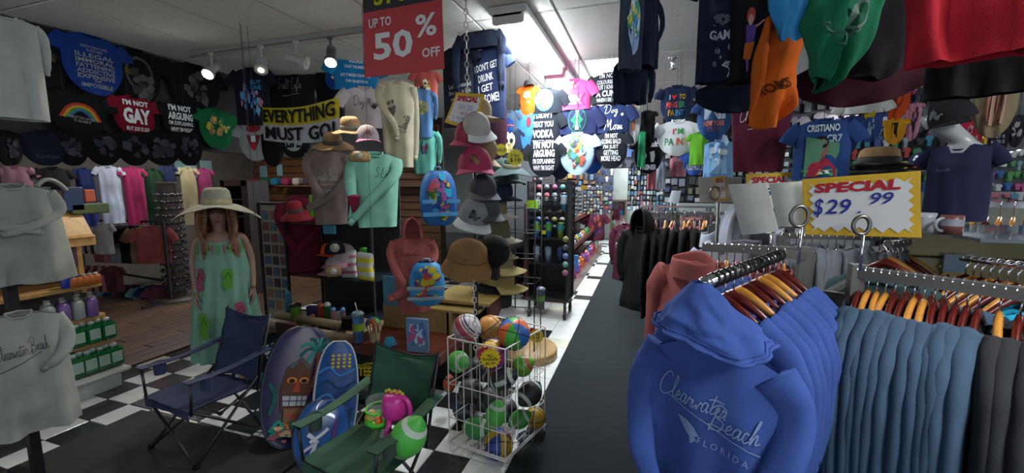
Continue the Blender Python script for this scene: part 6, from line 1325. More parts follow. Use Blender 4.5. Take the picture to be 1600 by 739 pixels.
# --- blue hoodie arm
ZB_=1.31; A1=at(1108,440,z=ZB_); B1=at(1222,397,z=ZB_-.0)
rk=thing('clothes_rack','grey steel four-way rack carrying the blue and salmon hoodies','clothes rack',(B1.x+.12,B1.y+.12,0))
b=MB().use(CHROME)
dd=(B1-A1).normalized(); b.tube(A1-dd*.03,B1,.016,14); b.lathe(A1-dd*.03,[(.001,-.012),(.02,-.01),(.02,.01),(.001,.012)],12,M=dd.to_track_quat('Z','Y').to_matrix()); part('chrome_arm',b,None,rk,world=True)
b=MB().use(mat('black_coil',(.03,.03,.03),.35,.6))
for i in range(16): 
    P=A1.lerp(B1,.04+i*.06); M=dd.to_track_quat('Z','Y').to_matrix(); b.path([P+M@Vector((.021*math.cos(a),.021*math.sin(a),.006*math.sin(a))) for a in [i_*PI/5 for i_ in range(10)]],.004,5,closed=True)
part('hook_rings',b,None,rk,world=True)
post=Vector(rk.location); zt_=ZB_+.02
part('post',MB().use(STEEL).sq((post.x,post.y,.03),(post.x,post.y,zt_),.045),None,rk,world=True)
part('brace',MB().use(STEEL).sq((post.x,post.y,zt_-.04),B1,.035),None,rk,world=True)
part('base',MB().use(STEEL).sq(post+Vector((-.35,.0,.03)),post+Vector((.35,0,.03)),.05).sq(post+Vector((0,-.35,.03)),post+Vector((0,.35,.03)),.05),None,rk,world=True)
# salmon rail of the same rack
C1=at(1097,386,y=2.45); C2=at(1262,393,y=2.40)
b=MB().use(STEEL).sq(C1,C2,.042); b.sq(C2,(C2.x,C2.y,.03),.05)
part('salmon_rail',b,None,rk,world=True)
b=MB().use(CHROME)
for i in range(14):
    P=C1.lerp(C2,.03+i*.066); b.path([P+Vector((0,.024*math.cos(a),.024*math.sin(a))) for a in [.3+j*.3 for j in range(9)]],.0028,5)
part('hook_tips',b,None,rk,world=True)
put_h=[0]
rz1=math.atan2(dd.x,-dd.y)
# hero hoodie
hw_=.405; HPs=A1+Vector((dd.y*.035,-dd.x*.035,-.155))-dd*.02
hp=[('c','Clearwater',-.10,.225,.50,.105,ink('#7f93b8'),{'pen':.12,'rot':-.10}),('c','Beach',.19,.29,.34,.115,ink('#7f93b8'),{'pen':.12,'rot':-.10}),('l',[(-.28,.26),(-.1,.29),(.1,.335),(.36,.375)],.008,ink('#7f93b8')),
    ('p',[(-.20,.32),(-.13,.325),(-.07,.345),(-.03,.375),(-.06,.38),(-.04,.40),(-.09,.395),(-.13,.37),(-.17,.345)],ink('#7f93b8')),('p',[(-.10,.395),(-.05,.395),(-.09,.415)],ink('#7f93b8')),('t','F L O R I D A',.13,.40,.34,.026,ink('#7f93b8'),{'rot':-.13,'b':.0})]
hero=garment('hoodie','periwinkle blue hooded top with silver beach script, front of the rack','hoodie',HPs,rz1+PI+.12,hw_,.80,BLU,sleeve='long',prints=hp,seed=21,fold=.02,thick=.055,neck=.16,drop=.22,nu=70,nv=36,srad=.17,
   paths=[[(-.38,.0,-.20),(-.50,-.01,-.42),(-.52,-.07,-.75),(-.42,-.17,-1.1),(-.22,-.2,-1.5)],[(.38,0,-.20),(.52,-.02,-.45),(.47,-.14,-.8),(.30,-.22,-1.1),(.05,-.22,-1.5)]])
def hoodtent(a,v):
    an=2*PI*a; vv=v**.8; c,s_=math.cos(an),math.sin(an)
    rx=.028+.165*vv; ry=.03+.085*vv
    n_=noise.noise(Vector((c*2.2,s_*2.2,v*4)))*.034*v+noise.noise(Vector((c*6,s_*6,v*9+3)))*.013*v
    fr=max(0,-s_)
    return Vector((-.035+.05*v+c*(rx+n_),-.045-.02*v+s_*(ry+n_),.115-.165*vv-.042*fr*v-.025*c*v+.012*math.sin(an*3+1)*v))*.82+Vector((-.012,0,.07))
b=MB().use(BLU).grid(hoodtent,54,20,wrap=True).grid(lambda a,v:hoodtent(1-a,v)*.97+Vector((0,-.002,-.004)),54,20,wrap=True); part('hood',b,None,hero)
b=MB().use(BLU).path([hoodtent(i/54,1.0) for i in range(54)],.006,6,closed=True).path([hoodtent(i/54,.90)*1.01 for i in range(54)],.003,5,closed=True); part('hood_hem',b,None,hero)
garment_row(A1+dd*.05,B1+dd*.0,9,'the blue hoodie arm','periwinkle blue hoodie hanging edge-on behind the front one','blue hoodies on the chrome arm',BLU,L=.78,w=.45,hang=[1,1,0,1,1,0,0,1,1],gapz=-.08,start=30,t0=.12,t1=1,side='behind the front one')
# salmon hoodies behind
garment_row(C1+Vector((.05,0,0)),C2-Vector((.1,0,0)),10,'the salmon hoodie rail','salmon hoodie hanging edge-on behind the blue ones','salmon hoodies on the rail behind the blue ones',SAL,L=.62,w=.46,hang=[1,1,0,1,1,1,1],gapz=-.06,start=60,flip=-1)
sf=garment('hoodie','salmon hoodie at the open end of its rail, left of the blue hood','hoodie',C1+Vector((-.05,-.10,-.06)),-.9,.52,.7,SAL,sleeve='long',seed=71,fold=.02,thick=.05,hood='down')
# white hoodies and grey hoodies further back
W1=at(1112,352,y=3.3); W2=at(1235,352,y=3.2)
rk2=thing('clothes_rack','grey steel rack of white and grey hoodies behind the salmon rail','clothes rack',((W1.x+W2.x)/2,3.25,0)); 
b=MB().use(STEEL).sq(W1,W2,.03).sq(W2,(W2.x,W2.y,.03),.045).sq(W1,(W1.x,W1.y,.03),.045); part('frame',b,None,rk2,world=True)
garment_row(W1,W2,7,'the white hoodie rail','white hoodie hanging on the rail behind the salmon ones','white hoodies behind the salmon rail',WHG,L=.6,w=.5,gapz=-.06,start=80,hood='down',flip=-1)
garment('hoodie','white hoodie with a peaked hood just left of the blank cards','hoodie',at(1165,372,y=3.0),facing(at(1165,372,y=3.0))+.3,.62,.6,WHG,sleeve='long',seed=95,fold=.02,hood='up')
G1=at(1222,368,y=2.75); G2=at(1405,372,y=2.6)
rk3=thing('clothes_rack','dark steel rack of grey hoodies behind the big price sign','clothes rack',((G1.x+G2.x)/2,2.68,0)); b=MB().use(STEEL).sq(G1,G2,.03).sq(G2,(G2.x,G2.y,.03),.045).sq(G1,(G1.x,G1.y,.03),.045); part('frame',b,None,rk3,world=True)
garment_row(G1,G2,15,'the grey hoodie rail','grey hoodie hanging edge-on under the big price sign','grey hoodies under the price sign',GRE,L=.55,w=.5,hang=[0,1,0,0,1,0],gapz=-.02,start=100,flip=-1)
# slate hoodie rail
ZS=1.26; S1=at(1338,424,z=ZS); S2=at(1612,461,z=ZS); ds=(S2-S1).normalized(); S2e=S2+ds*.25
rk4=thing('clothes_rack','grey square-tube rack carrying the slate blue and charcoal hoodies','clothes rack',(S1.x,S1.y,0))
b=MB().use(STEEL).sq(S1,S2e,.042); part('top_rail',b,None,rk4,world=True)
b=MB().use(STEEL).sq((S1.x,S1.y,.03),(S1.x,S1.y,ZS+.03),.045); part('post',b,None,rk4,world=True)
U1=at(1250,385,z=ZS+.0); 
X1=at(1192,462,y=S1.y+.35); X2=at(1335,492,y=S1.y-.02)
b=MB().use(STEEL).sq(at(1250,455,y=S1.y+.3),at(1340,480,y=S1.y),.03).sq(at(1215,448,y=S1.y+.42),at(1340,466,y=S1.y+.02),.026).sq(at(1262,475,y=S1.y+.15),at(1325,440,y=S1.y+.3),.022); part('cross_bars',b,None,rk4,world=True)
b=MB().use(CHROME)
for i in range(19):
    P=S1.lerp(S2,.02+i*.054); b.path([P+Vector((ds.y*.024*math.cos(a),-ds.x*.024*math.cos(a),.026*math.sin(a))) for a in [.4+j*.28 for j in range(9)]],.0028,5)
part('hook_tips',b,None,rk4,world=True)
SH=[1,0,0,0,1,1,0,0,1,1,1,1,1,0,1,1,0]
garment_row(S1,S2,13,'the slate hoodie rail','slate blue hoodie hanging edge-on on the square-tube rack','slate blue hoodies in a row',SLA,L=.85,w=.56,hang=SH,gapz=-.07,start=130,t0=.035,t1=.76,flip=1,var=5)
HP2=SH[13:]
garment_row(S1,S2e,5,'the charcoal rail end','charcoal hoodie on the square-tube rack','charcoal hoodies beside the slate ones',CHG,L=.85,w=.56,hang=HP2,gapz=-.07,start=160,t0=.55,t1=.80,flip=1)
# low pale garments under the cross bars, and salmon behind
for i in range(4):
    garment('long_sleeve_shirt',ORD[i]+' cream garment from the left, low behind the grey cross bars','shirt',(at(1270+18*i,470,y=2.75).x,2.55-.0*i,.98),.2+.1*i,.4,.5,cloth('#8d8a72'),sleeve='long',seed=200+i,fold=.02,group='cream garments behind the cross bars')
# black, maroon and pink garments along the aisle
K1=at(1012,334,y=4.3); K2=at(1100,332,y=4.2); 
rk5=thing('clothes_rack','chrome rack of black garments beside the carpet aisle','clothes rack',((K1.x+K2.x)/2+.1,4.25,0)); K2b=K2+Vector((.35,0,0))
b=MB().use(STEEL).sq(K1,K2b,.03).sq(K2b,(K2b.x,K2b.y,.03),.04).sq((K1.x+.28,K1.y,K1.z),(K1.x+.28,K1.y,.03),.04); part('frame',b,None,rk5,world=True)
garment_row(K1,K2b,11,'the black garment rail','black hoodie hanging on the rack by the carpet aisle','black hoodies by the carpet aisle',BK2,L=.9,w=.5,hang=[0,1],gapz=-.10,start=220,flip=-1)
garment('hoodie','black hoodie with its hood up at the aisle end of the black rack','hoodie',K1+Vector((-.05,-.08,-.12)),-.7,.44,.85,BK2,sleeve='long',seed=231,fold=.02,hood='up',thick=.05)
M1=at(985,342,y=5.6); M2=at(1030,340,y=5.5); rk6=thing('clothes_rack','chrome rack of maroon tops further down the carpet aisle','clothes rack',((M1.x+M2.x)/2,5.55,0)); M2=M2+Vector((.5,0,0))
b=MB().use(CHROME).sq(M1,M2,.03).sq(M2,(M2.x,M2.y,.03),.04).sq((M1.x+.3,M1.y,M1.z),(M1.x+.3,M1.y,.03),.04); part('frame',b,None,rk6,world=True)
garment_row(M1,M2,7,'the maroon rail','maroon top hanging on the rack by the carpet aisle','maroon tops by the carpet aisle',MAR,L=.75,w=.5,gapz=-.06,start=250,flip=-1,name='long_sleeve_shirt',catg='shirt')
garment('long_sleeve_shirt','maroon top with white script facing the carpet aisle','shirt',M1+Vector((-.05,-.06,-.05)),-.8,.44,.78,MAR,sleeve='long',seed=261,fold=.015,prints=[('c','Clearwater',-.1,.3,.5,.2,WHT,{'rot':1.3})])
PK1=at(1052,334,y=5.0); PK2=at(1105,333,y=4.9); 
rk7=thing('clothes_rack','dark rack of pink garments behind the black rack','clothes rack',((PK1.x+PK2.x)/2,5.0,0)); b=MB().use(STEEL).sq(PK1,PK2,.03).sq(PK2,(PK2.x,PK2.y,.03),.04).sq(PK1,(PK1.x,PK1.y,.03),.04); part('frame',b,None,rk7,world=True)
garment_row(PK1,PK2,7,'the pink rail','pink top hanging behind the black garments','pink tops behind the black rack',cloth('#b8707e'),L=.5,w=.4,hang=[0,1,1],gapz=-.12,start=270,flip=-1,name='long_sleeve_shirt',catg='shirt')
for i,(yy,c) in enumerate(((6.8,'#2b2b30'),(8.0,'#4c3a44'),(9.2,'#30323a'))):
    a=at(1000+8*i,322,y=yy); e=Vector((a.x+1.1,yy,a.z)); r=thing('clothes_rack',['chrome rack of dark tops, first beyond the maroon rack','chrome rack of plum tops, second beyond the maroon rack','chrome rack of grey-blue tops, farthest down the aisle'][i],'clothes rack',(a.x+.5,yy,0))
    b=MB().use(CHROME).sq(a,e,.03).sq(e,(e.x,e.y,.03),.04).sq(a+Vector((.25,0,0)),(a.x+.25,a.y,.03),.04); part('frame',b,None,r,world=True)
    garment_row(a,e,9,'a far rail','dark top on a far rack, %s row back'%['first','second','third'][i],'far rack garments row %d'%(i+1),cloth(c),L=.8,w=.45,gapz=-.06,start=300+i*20,flip=-1,name='long_sleeve_shirt',catg='shirt',var=2)
# ---- price signs on ring clips
SY=1.62
t,S=special('yellow bordered special sign priced at 29.99 above the slate hoodies',((1254,281),(1438,268),(1439,371),(1259,366)),1.50,[],yo=(.06,-.04),jag=.075)
b=MB()
for s,u,v,w,h in (('$',.14,.52,.10,.34),('29',.32,.50,.24,.26),('.',.505,.60,.03,.035),('99',.70,.38,.19,.19)): stext(t,S,s,u,v,w,h,ink('#27307f'),.012,lf=.005,sh=.25,mb=b)
part('handwriting',b,None,t,world=True)
def ring(label,px,py,r,Y,foot):
    P=at(px,py,y=Y); R_=r*pxs(P); t=thing('sign_clip',label,'sign holder',P,facing(P)+.5)
    part('ring',MB().use(mat('dull_chrome',s2l('#77726a'),.3,.8)).path([(R_*.8*math.cos(a),0,R_*math.sin(a)) for a in [2*PI*i/22 for i in range(22)]],.006,7,closed=True),None,t)
    part('stem',MB().use(CHROME).tube((R_*.3,0,-R_*.95),(R_*.3,0,-R_*.95-foot*pxs(P)),.004,6),None,t)
ring('steel ring clip holding the leftmost blank card',1200,345,20,1.92,30); ring('steel ring clip at the left edge of the 29.99 sign',1249,338,16,1.52,60); ring('steel ring clip at the bottom of the 29.99 sign',1346,352,14,1.46,58); ring('small steel ring clip on the far small price sign',1117,302,10,2.975,25)
def blank(label,quad,Y,c,yo=(0,0)):
    t,S,n=sheet('blank_card',label,'sign',quad,Y,None,yo=yo); sheet_panel(t,S,paint(c),nm='card',bend=.012); return t,S
blank('tilted blank grey-white card, left of the other cards',((1138,289),(1196,286),(1216,361),(1160,367)),1.9,'#c2c1b9',yo=(0,-.06))
blank('blank cream card between the tilted card and the 29.99 sign',((1202,287),(1258,283),(1259,352),(1216,354)),1.62,'#cfcdbe',yo=(0,-.04))
t,S=blank('blank grey card behind the small price sign',((1092,277),(1157,277),(1158,316),(1093,316)),3.0,'#9a9890'); P=S(.5,.6,-.015); part('stand_pole',MB().use(STEEL).tube(P,(P.x,P.y,0),.01,8),None,t,world=True)
blank('blank white card on a stand above the black rack',((1050,298),(1064,298),(1060,318),(1044,316)),4.2,'#b4bcc0'); t=[o for o in COL.objects if o.get('label','').startswith('blank white card')][0]; P=Vector(t.location); part('stand_pole',MB().use(STEEL).tube(P+Vector((0,.02,.04)),(P.x,P.y+.02,P.z-.12),.006,8),None,t,world=True)
special('small price sign clipped in front of the blank grey card',((1116,277),(1133,275),(1135,313),(1118,314)),2.985,[('$5.99',.5,.55,.7,.28,'#8f3a44')])
special('special sign with only its top showing above the blank cards',((1166,272),(1241,269),(1242,330),(1168,333)),2.6,[('$29.99',.5,.5,.7,.25)],jag=.08)
# ================================================================ RIGHT: t-shirts hanging overhead
def Rt(label,cx,top,w,h,m,pr=None,**k): k.setdefault('bottom','flat'); k.setdefault('fold',.012); return tee(label,cx,top,w,h,m,pr,**k)
Rt('grey-white printed dark t-shirt hanging at the top, left of the ceiling gap',988,-24,44,136,cloth('#39404f'),[('e',0,.5,.26,.34,ink('#9fb8d8')),('g',0,.45,.5,.5,[ink('#d8e2e4'),ink('#3f8fc4'),ink('#4fa06a'),ink('#c8c05a')],61,26)],y=2.0,face=.5)
Rt('navy shirt bunched beside the printed one at the top, left of the ceiling gap',1012,-14,34,120,NV,None,y=2.1,face=.9,sleeve='long')
Rt('navy shirt bunched below the printed t-shirt at the top',990,92,50,70,cloth('#1a2233'),None,y=2.15,face=.3,sleeve='long',fold=.03)
Rt('long white top with an orange crest, thin, left of the black hoodie shapes',991,150,24,78,cloth('#c3c5c6'),[('p',[(-.2,.1),(.2,.1),(.1,.7),(-.1,.7)],ink('#a8654a')),('e',0,.3,.12,.08,ink('#4a5a86'))],y=4.1,bottom='round',sleeve='none')
Rt('black long top hanging between the white top and the finger paint t-shirt',1012,172,30,64,BK,None,y=4.15,bottom='round')
Rt('navy finger paint t-shirt with coloured letters on a hanger',1058,132,62,62,cloth('#23304f'),[('t','I',-.2,.33,.03,.13,wi,{'b':.03}),('p',[(-.15,.30),(-.11,.27),(-.07,.30),(-.03,.27),(.01,.30),(-.07,.40)],ink('#c8372f')),('t','TO',.18,.33,.2,.13,ink('#c9a227'),{'b':.03}),('t','FING',-.13,.53,.34,.15,ink('#c9504a'),{'b':.03}),('t','ER',.18,.53,.2,.15,ink('#3f9a5f'),{'b':.03}),('t','PA',-.14,.73,.2,.15,ink('#c9a227'),{'b':.03}),('t','INT',.12,.73,.26,.15,ink('#4a8fc4'),{'b':.03})],y=4.3,bottom='round')
Rt("white t-shirt reading i'm paint in coloured letters under the navy one",1060,186,78,58,cloth('#d8dcdd'),[('t',"I'",-.08,.34,.08,.16,ink('#c8372f')),('t','M',.06,.34,.13,.16,ink('#3f9a4f')),('t','PA',-.2,.62,.22,.2,ink('#3f8a5f')),('t','IN',.05,.62,.16,.2,ink('#c8602f')),('t','T',.22,.62,.1,.2,ink('#c9a227'))],y=4.2,bottom='round')
Rt('black t-shirt with two dogs and adult wiener lettering',1014,214,54,58,BK,[('t','Adult',.1,.2,.44,.16,wi,{'b':.03}),('p',[(-.35,.45),(-.1,.42),(-.05,.5),(-.12,.66),(-.2,.55),(-.32,.62)],WHT),('p',[(.05,.42),(.2,.38),(.24,.5),(.2,.68),(.1,.68),(.08,.5)],WHT),('t','WIENER',0,.82,.62,.14,wi,{'b':.04})],y=4.3,bottom='round')
Rt('green shirt hanging sideways across the wiener t-shirt',1004,205,12,56,cloth('#2f8a5c'),None,y=4.1,sleeve='none')
Rt('pink scarf-like shirt hanging below the black ones',1020,238,14,58,cloth('#b0606a'),None,y=4.4,sleeve='none')
Rt('white and blue shirt hanging right of the pink scarf-like one',1033,252,18,44,cloth('#8fa0ac'),None,y=4.5)
Rt('dusty rose shirt hanging under the white paint t-shirt',1060,244,26,32,cloth('#8f5a66'),None,y=4.5,sleeve='none')
Rt('blue t-shirt with rude white lettering under the lime shirt',1086,236,42,38,cloth('#2a4f9a'),[('t','THE ALWAYS',0,.3,.5,.12,GRYI),('t','ASSHOLE',0,.66,.8,.28,GRYI,{'b':.03})],y=4.2,bottom='round')
Rt('lime green shirt hanging behind the light blue player t-shirt',1093,206,34,52,cloth('#5fa02c'),None,y=4.1)
Rt('new york navy t-shirt with a skyline, centre right',1118,154,66,66,cloth('#2c4a78'),[('p',[(-.3,.1),(-.22,.3),(-.1,.3),(-.1,.2),(.0,.2),(.0,.05),(.12,.05),(.14,.2),(.3,.2),(.32,.5),(-.3,.5)],ink('#9fb0bf')),('g',.06,.25,.2,.3,[ink('#c4603a')],3,6),('t','NEW YORK',0,.60,.62,.13,ink('#b86a5a'),{'b':.04}),('t','CITY',0,.74,.4,.09,ink('#7a4a5a'))],y=3.4,bottom='round')
Rt('pale blue football player t-shirt under the new york one',1125,218,48,60,cloth('#6f9ac4'),[('g',0,.3,.7,.7,[ink('#a8c4dc'),ink('#4f7fb0'),ink('#c8d8e4')],71,26),('e',0,.25,.1,.12,ink('#8a6a5a')),('p',[(-.22,.42),(.22,.42),(.3,.9),(-.3,.9)],ink('#8fb8dc'))],y=3.3,sleeve='none')
Rt('maroon t-shirt with white beach script hanging over the blank cards',1192,142,102,128,cloth('#5c2336'),[('c','Clearwater B',-.03,.30,.6,.18,WHT,{'pen':.11}),('l',[(-.2,.47),(.22,.46)],.007,WHT)],y=2.7,bottom='taper',sleeve='none')
Rt('navy football star photo t-shirt hanging over the price signs',1288,184,112,98,cloth('#243f70'),[('t','CRISTIANO',0,.17,.56,.12,ink('#b8c0c4'),{'b':.03}),('t','CR7',.2,.34,.26,.12,ink('#9aa6b0'),{'b':.03}),('p',[(-.28,.3),(.3,.42),(.3,.95),(-.28,.95)],ink('#4f7a5f')),('e',-.02,.5,.13,.17,ink('#8a5a48')),('e',-.02,.40,.14,.10,ink('#191615')),('p',[(-.2,.72),(-.05,.64),(.1,.66),(.26,.8),(.28,.95),(-.22,.95)],ink('#93263a')),('g',.0,.85,.6,.15,[ink('#c8b84a'),ink('#3f8a5a'),ink('#d8dce0')],9,12)],y=2.5,bottom='flat')
# big ones close to the camera
Rt('navy shirt with grey bubble and star pattern, top right of the ceiling gap',1128,-40,84,172,cloth('#1a2133'),[('t','GAME',.1,.58,.6,.09,ink('#b4b8c2'),{'b':.04}),('t','*  *  *',.1,.49,.5,.03,ink('#9aa0aa')),('e',.0,.72,.06,.03,ink('#7a808c')),('e',.3,.70,.07,.035,ink('#7a808c')),('e',-.05,.84,.05,.025,ink('#7a808c')),('e',.22,.86,.07,.03,ink('#7a808c')),('e',.08,.78,.03,.015,ink('#8a8f9c')),('l',[(.12,.86),(.34,.83),(.42,.76)],.025,ink('#c4c8d0')),('l',[(.12,.86),(.3,.91),(.26,.98)],.025,ink('#c4c8d0')),('g',.1,.45,.5,.1,[ink('#5f6570')],5,16)],y=1.75,fold=.014)
Rt('black t-shirt with an orange and purple girl cartoon, top right',1180,-46,86,178,cloth('#17181b'),[('e',-.02,.42,.10,.07,ink('#b0463a')),('e',-.02,.46,.06,.05,ink('#c49a8a')),('p',[(-.12,.50),(.12,.50),(.08,.66),(-.1,.66)],ink('#5a3f8a')),('p',[(-.12,.66),(.1,.66),(.02,.82),(-.14,.80)],ink('#c2622a')),('p',[(-.08,.8),(-.02,.8),(.0,.92),(-.04,.92)],ink('#8a5aa8')),('l',[(.1,.52),(.28,.48)],.05,ink('#c49a8a'))],y=1.7,fold=.014)
Rt('large navy hem hanging across below the bubble and cartoon t-shirts',1150,118,130,58,cloth('#151b29'),None,y=1.8,bottom='round',sleeve='none',fold=.02)
Rt('bright blue t-shirt corner hanging at the top above the orange one',1248,-58,96,122,cloth('#3a8fc9'),[('g',.05,.45,.6,.2,[ink('#c8b84a'),ink('#c86a9a')],5,6)],y=1.55,bottom='round',face=.3,fold=.02)
Rt('orange romper-lettered t-shirt hanging in a point at the right of the gap',1234,24,74,184,cloth('#c25a1a'),[('t','ROMERS',.02,.62,.62,.09,ink('#5a2a14'),{'rot':.5,'b':.03})],y=1.6,bottom='round',face=.35,tilt=.18,fold=.03,sleeve='none')
Rt('green t-shirt with grey script drooping to a corner, top right',1352,-90,110,240,cloth('#1a6a48'),[('c','Smile',-.1,.62,.6,.2,ink('#4f6f60'),{'rot':.8,'pen':.2}),('e',.12,.50,.15,.09,ink('#6a7f74')),('e',.12,.50,.12,.07,ink('#1a5a40'))],y=1.4,bottom='round',face=.25,tilt=.22,fold=.035,sleeve='none')
Rt('black shirt behind the green one, drooping to a maroon hem',1390,-40,180,170,cloth('#191418'),None,y=1.75,bottom='round',face=.1,fold=.03,tilt=.1)
Rt('wide maroon shirt hem stretching under the green and red shirts',1350,70,240,95,cloth('#3a141e'),None,y=1.95,bottom='round',sleeve='none',face=.05,fold=.03,tilt=-.12)
Rt('big red t-shirt hanging closest to the camera at the top right',1530,-140,230,240,cloth('#a8202c'),[('c','Beach',.0,.42,.5,.1,ink('#6f5458'))],y=1.15,bottom='flat',face=-.1,tilt=-.06,fold=.025,sleeve='none')
Rt('black shirt hem under the big red t-shirt',1540,40,190,110,BK2,None,y=1.5,bottom='flat',sleeve='none',fold=.02)
Rt('black t-shirt with faded grey lettering over the male mannequin',1490,100,80,78,cloth('#17191d'),[('t','PHOS DY',.1,.2,.5,.1,ink('#3f4248')),('t','EVERY DAY',.1,.34,.6,.1,ink('#3f4248'))],y=2.3,fold=.01)
Rt('khaki t-shirt with a faded striped flag, at the right edge',1562,112,88,104,cloth('#6b5e48'),[('p',[(-.2,.2),(-.12,.2),(-.14,.8),(-.22,.8)],ink('#7f4f44')),('p',[(-.08,.2),(.0,.2),(-.02,.82),(-.10,.82)],ink('#8a6a5c')),('p',[(.04,.2),(.12,.2),(.1,.82),(.02,.82)],ink('#7f4f44')),('p',[(.16,.2),(.24,.2),(.22,.8),(.14,.8)],ink('#8a6a5c')),('e',0,.16,.2,.08,ink('#4f4a48'))],y=2.2,bottom='round')
SHR=[('orange t-shirt with a dark round print hung high behind the male mannequin',1405,126,52,62,'#c24a1c',[('e',0,.45,.22,.26,ink('#6a2a18')),('e',0,.45,.17,.2,ink('#c24a1c'))]),('amber t-shirt with a black figure under the orange one',1400,184,42,42,'#c28a1c',[('p',[(-.12,.2),(.14,.2),(.14,.75),(-.12,.75)],ink('#1c1c20'))]),
('pink t-shirt with dark vertical lettering beside the mannequin cap',1430,160,30,60,'#b87f95',[('g',.1,.4,.4,.7,[ink('#2a2a30')],4,12)]),('navy t-shirt with a pale bird print left of the amber one',1364,172,42,50,'#2f4478',[('g',0,.5,.3,.6,[ink('#8f9fb0')],4,10)]),('white shirt hem under the maroon drape',1350,148,82,30,'#b0b0ac',None),
('mustard shirt corner above the navy bird t-shirt',1358,170,24,18,'#a89424',None),('deep blue shirt between the photo t-shirt and the bird t-shirt',1332,180,36,60,'#1f2f5a',None),('red t-shirt with dark print behind the mannequin neck',1520,186,46,60,'#8f2030',[('g',0,.5,.6,.6,[ink('#5a1824'),ink('#a86a70')],6,14)]),
('black lettered t-shirt at the far right under the khaki one',1562,200,42,40,'#1b1c22',[('t','TIME FOR',0,.35,.6,.14,GRYI),('t','MY TREE',0,.55,.6,.14,GRYI)]),('dark t-shirt with pale print at the right edge',1592,180,34,50,'#22232b',[('g',0,.5,.6,.5,[ink('#8f8a8c')],6,10)]),('dark purple shirt above the pink lettered one',1428,118,34,44,'#2a2636',[('g',0,.5,.5,.6,[ink('#c85a9a'),ink('#8a8c90')],6,10)])]
for i,(l,cx,tp,w,h,c,pr) in enumerate(SHR): Rt(l,cx,tp,w,h,cloth(c),pr,y=3.4 if cx<1500 else 3.0,bottom='round' if i not in(4,) else 'flat',sleeve='none' if w<30 else 'short')
cap('grey curved cap hanging right of the black lettered t-shirt',1510,176,44,2.6,cloth('#4c4c48'),cloth('#8f8f88'),yaw=1.0,pitch=-.3)
# ---- male mannequin on the glass counter
TM=Vector(at(1488,346,y=2.25)); sc_=pxs(TM)
mm=thing('mannequin','white male mannequin bust in a navy t-shirt and black cap on the glass counter','mannequin',TM,facing(TM)-.35)
MSK=mat('mannequin_white',s2l('#8f9092'),.35,var=.03)
h_=118*sc_   # counter to shoulder
V=[(0,0,-.02),(0,0,h_*.35),(0,0,h_*.7),(0,.01,h_*.93),(-.005,.0,h_*1.06),(-.03,-.03,h_*1.16),(-.055,-.07,h_*1.27),(-.075,-.06,h_*1.42),(.20*h_,.01,h_*.86),(.27*h_,.02,h_*.72),(-.20*h_,.01,h_*.86),(-.27*h_,.02,h_*.72)]
k_=h_/.42
rd=[(.10*k_,.08*k_),(.10*k_,.08*k_),(.12*k_,.08*k_),(.09*k_,.07*k_),.045*k_,.05*k_,(.062*k_,.085*k_),(.075*k_,.095*k_),.06*k_,.05*k_,.06*k_,.05*k_]
E_=[(0,1),(1,2),(2,3),(3,4),(4,5),(5,6),(6,7),(2,8),(8,9),(2,10),(10,11)]
link_mesh('body',skin_mesh('body',V,E_,rd,MSK),mm)
b=MB().use(MSK).lathe((-.055,-.07-.09*k_,h_*1.31),[(.001,-.03*k_),(.013*k_,-.01*k_),(.009*k_,.02*k_),(.002,.035*k_)],8); part('nose',b,None,mm)
for s in(-1,1): part('ear',MB().use(MSK).lathe((-.06+s*.078*k_,-.05,h_*1.33),[(.001,-.03*k_),(.012*k_,-.0),(.001,.03*k_)],8),None,mm)
part('lips',MB().use(MSK).lathe((-.055,-.07-.082*k_,h_*1.235),[(.001,-.008),(.022*k_,0),(.001,.008)],8,sy=.5),None,mm)
NVT=cloth('#1a1d36')
tg=garment('t_shirt','navy t-shirt with a small script worn by the male mannequin bust','t-shirt',TM+Vector((0,0,h_*1.02)),facing(TM)-.35,h_*.60,h_*1.0,NVT,sleeve='short',thick=.11*k_,fold=.008,seed=77,prints=[('c','Clearwater',-.12,.34,.3,.06,ink('#5a5f80'))],neck=.42,drop=.12,nu=48,nv=24)
cap('black cap tilted down over the male mannequin face',1468,196,56,2.10,cloth('#131417'),cloth('#131417'),yaw=-.55,pitch=.25,roll=-.25,emb=[ink('#5a5f60')])
# ---- glass counter, tan slatwall, mugs
SWY=2.6; A=at(1436,352,y=SWY); Bq=at(1600,352,y=SWY); zc=A.z
gc=thing('glass_counter','glass-topped tan slatwall counter at the right carrying the mannequin bust','counter',(A.x+.9,SWY,0))
part('glass_top',MB().use(mat('counter_glass',(.05,.07,.08),.06,alpha=.85,spec=.8)).box((.0,-.2,zc-.008),(2.0,.75,.014)),None,gc)
SLW=mat('tan_slat',s2l('#ab9a74'),.5,var=.06)
for k in range(9): part('slat',MB().use(SLW).bbox((.0,0,zc-.09-.135*k),(1.9,.022,.125),.006),None,gc)
part('slat_backing',MB().use(mat('slat_dark',(.05,.035,.02),.8)).box((0,.02,(zc)/2),(1.9,.02,zc-.03)),None,gc)
part('corner_post',MB().use(mat('taupe_post',s2l('#6f6250'),.5)).bbox((-.52,-.14,zc/2-.02),(.035,.035,zc-.04),.006),None,gc)
part('bracket',MB().use(BLACKM).box((-.04,-.03,zc-.23),(.12,.03,.12)),None,gc)
b=MB().use(CHROME).tube((-.04,-.05,zc-.21),(.6,-.32,zc-.27),.010,8)
for i in range(14): P=Vector((-.04,-.05,zc-.21)).lerp(Vector((.6,-.32,zc-.27)),.1+i*.06); b.path([P+Vector((0,.016*math.cos(a),.016*math.sin(a))) for a in [j*PI/4 for j in range(8)]],.003,4,closed=True)
part('peg_arm',b,None,gc)
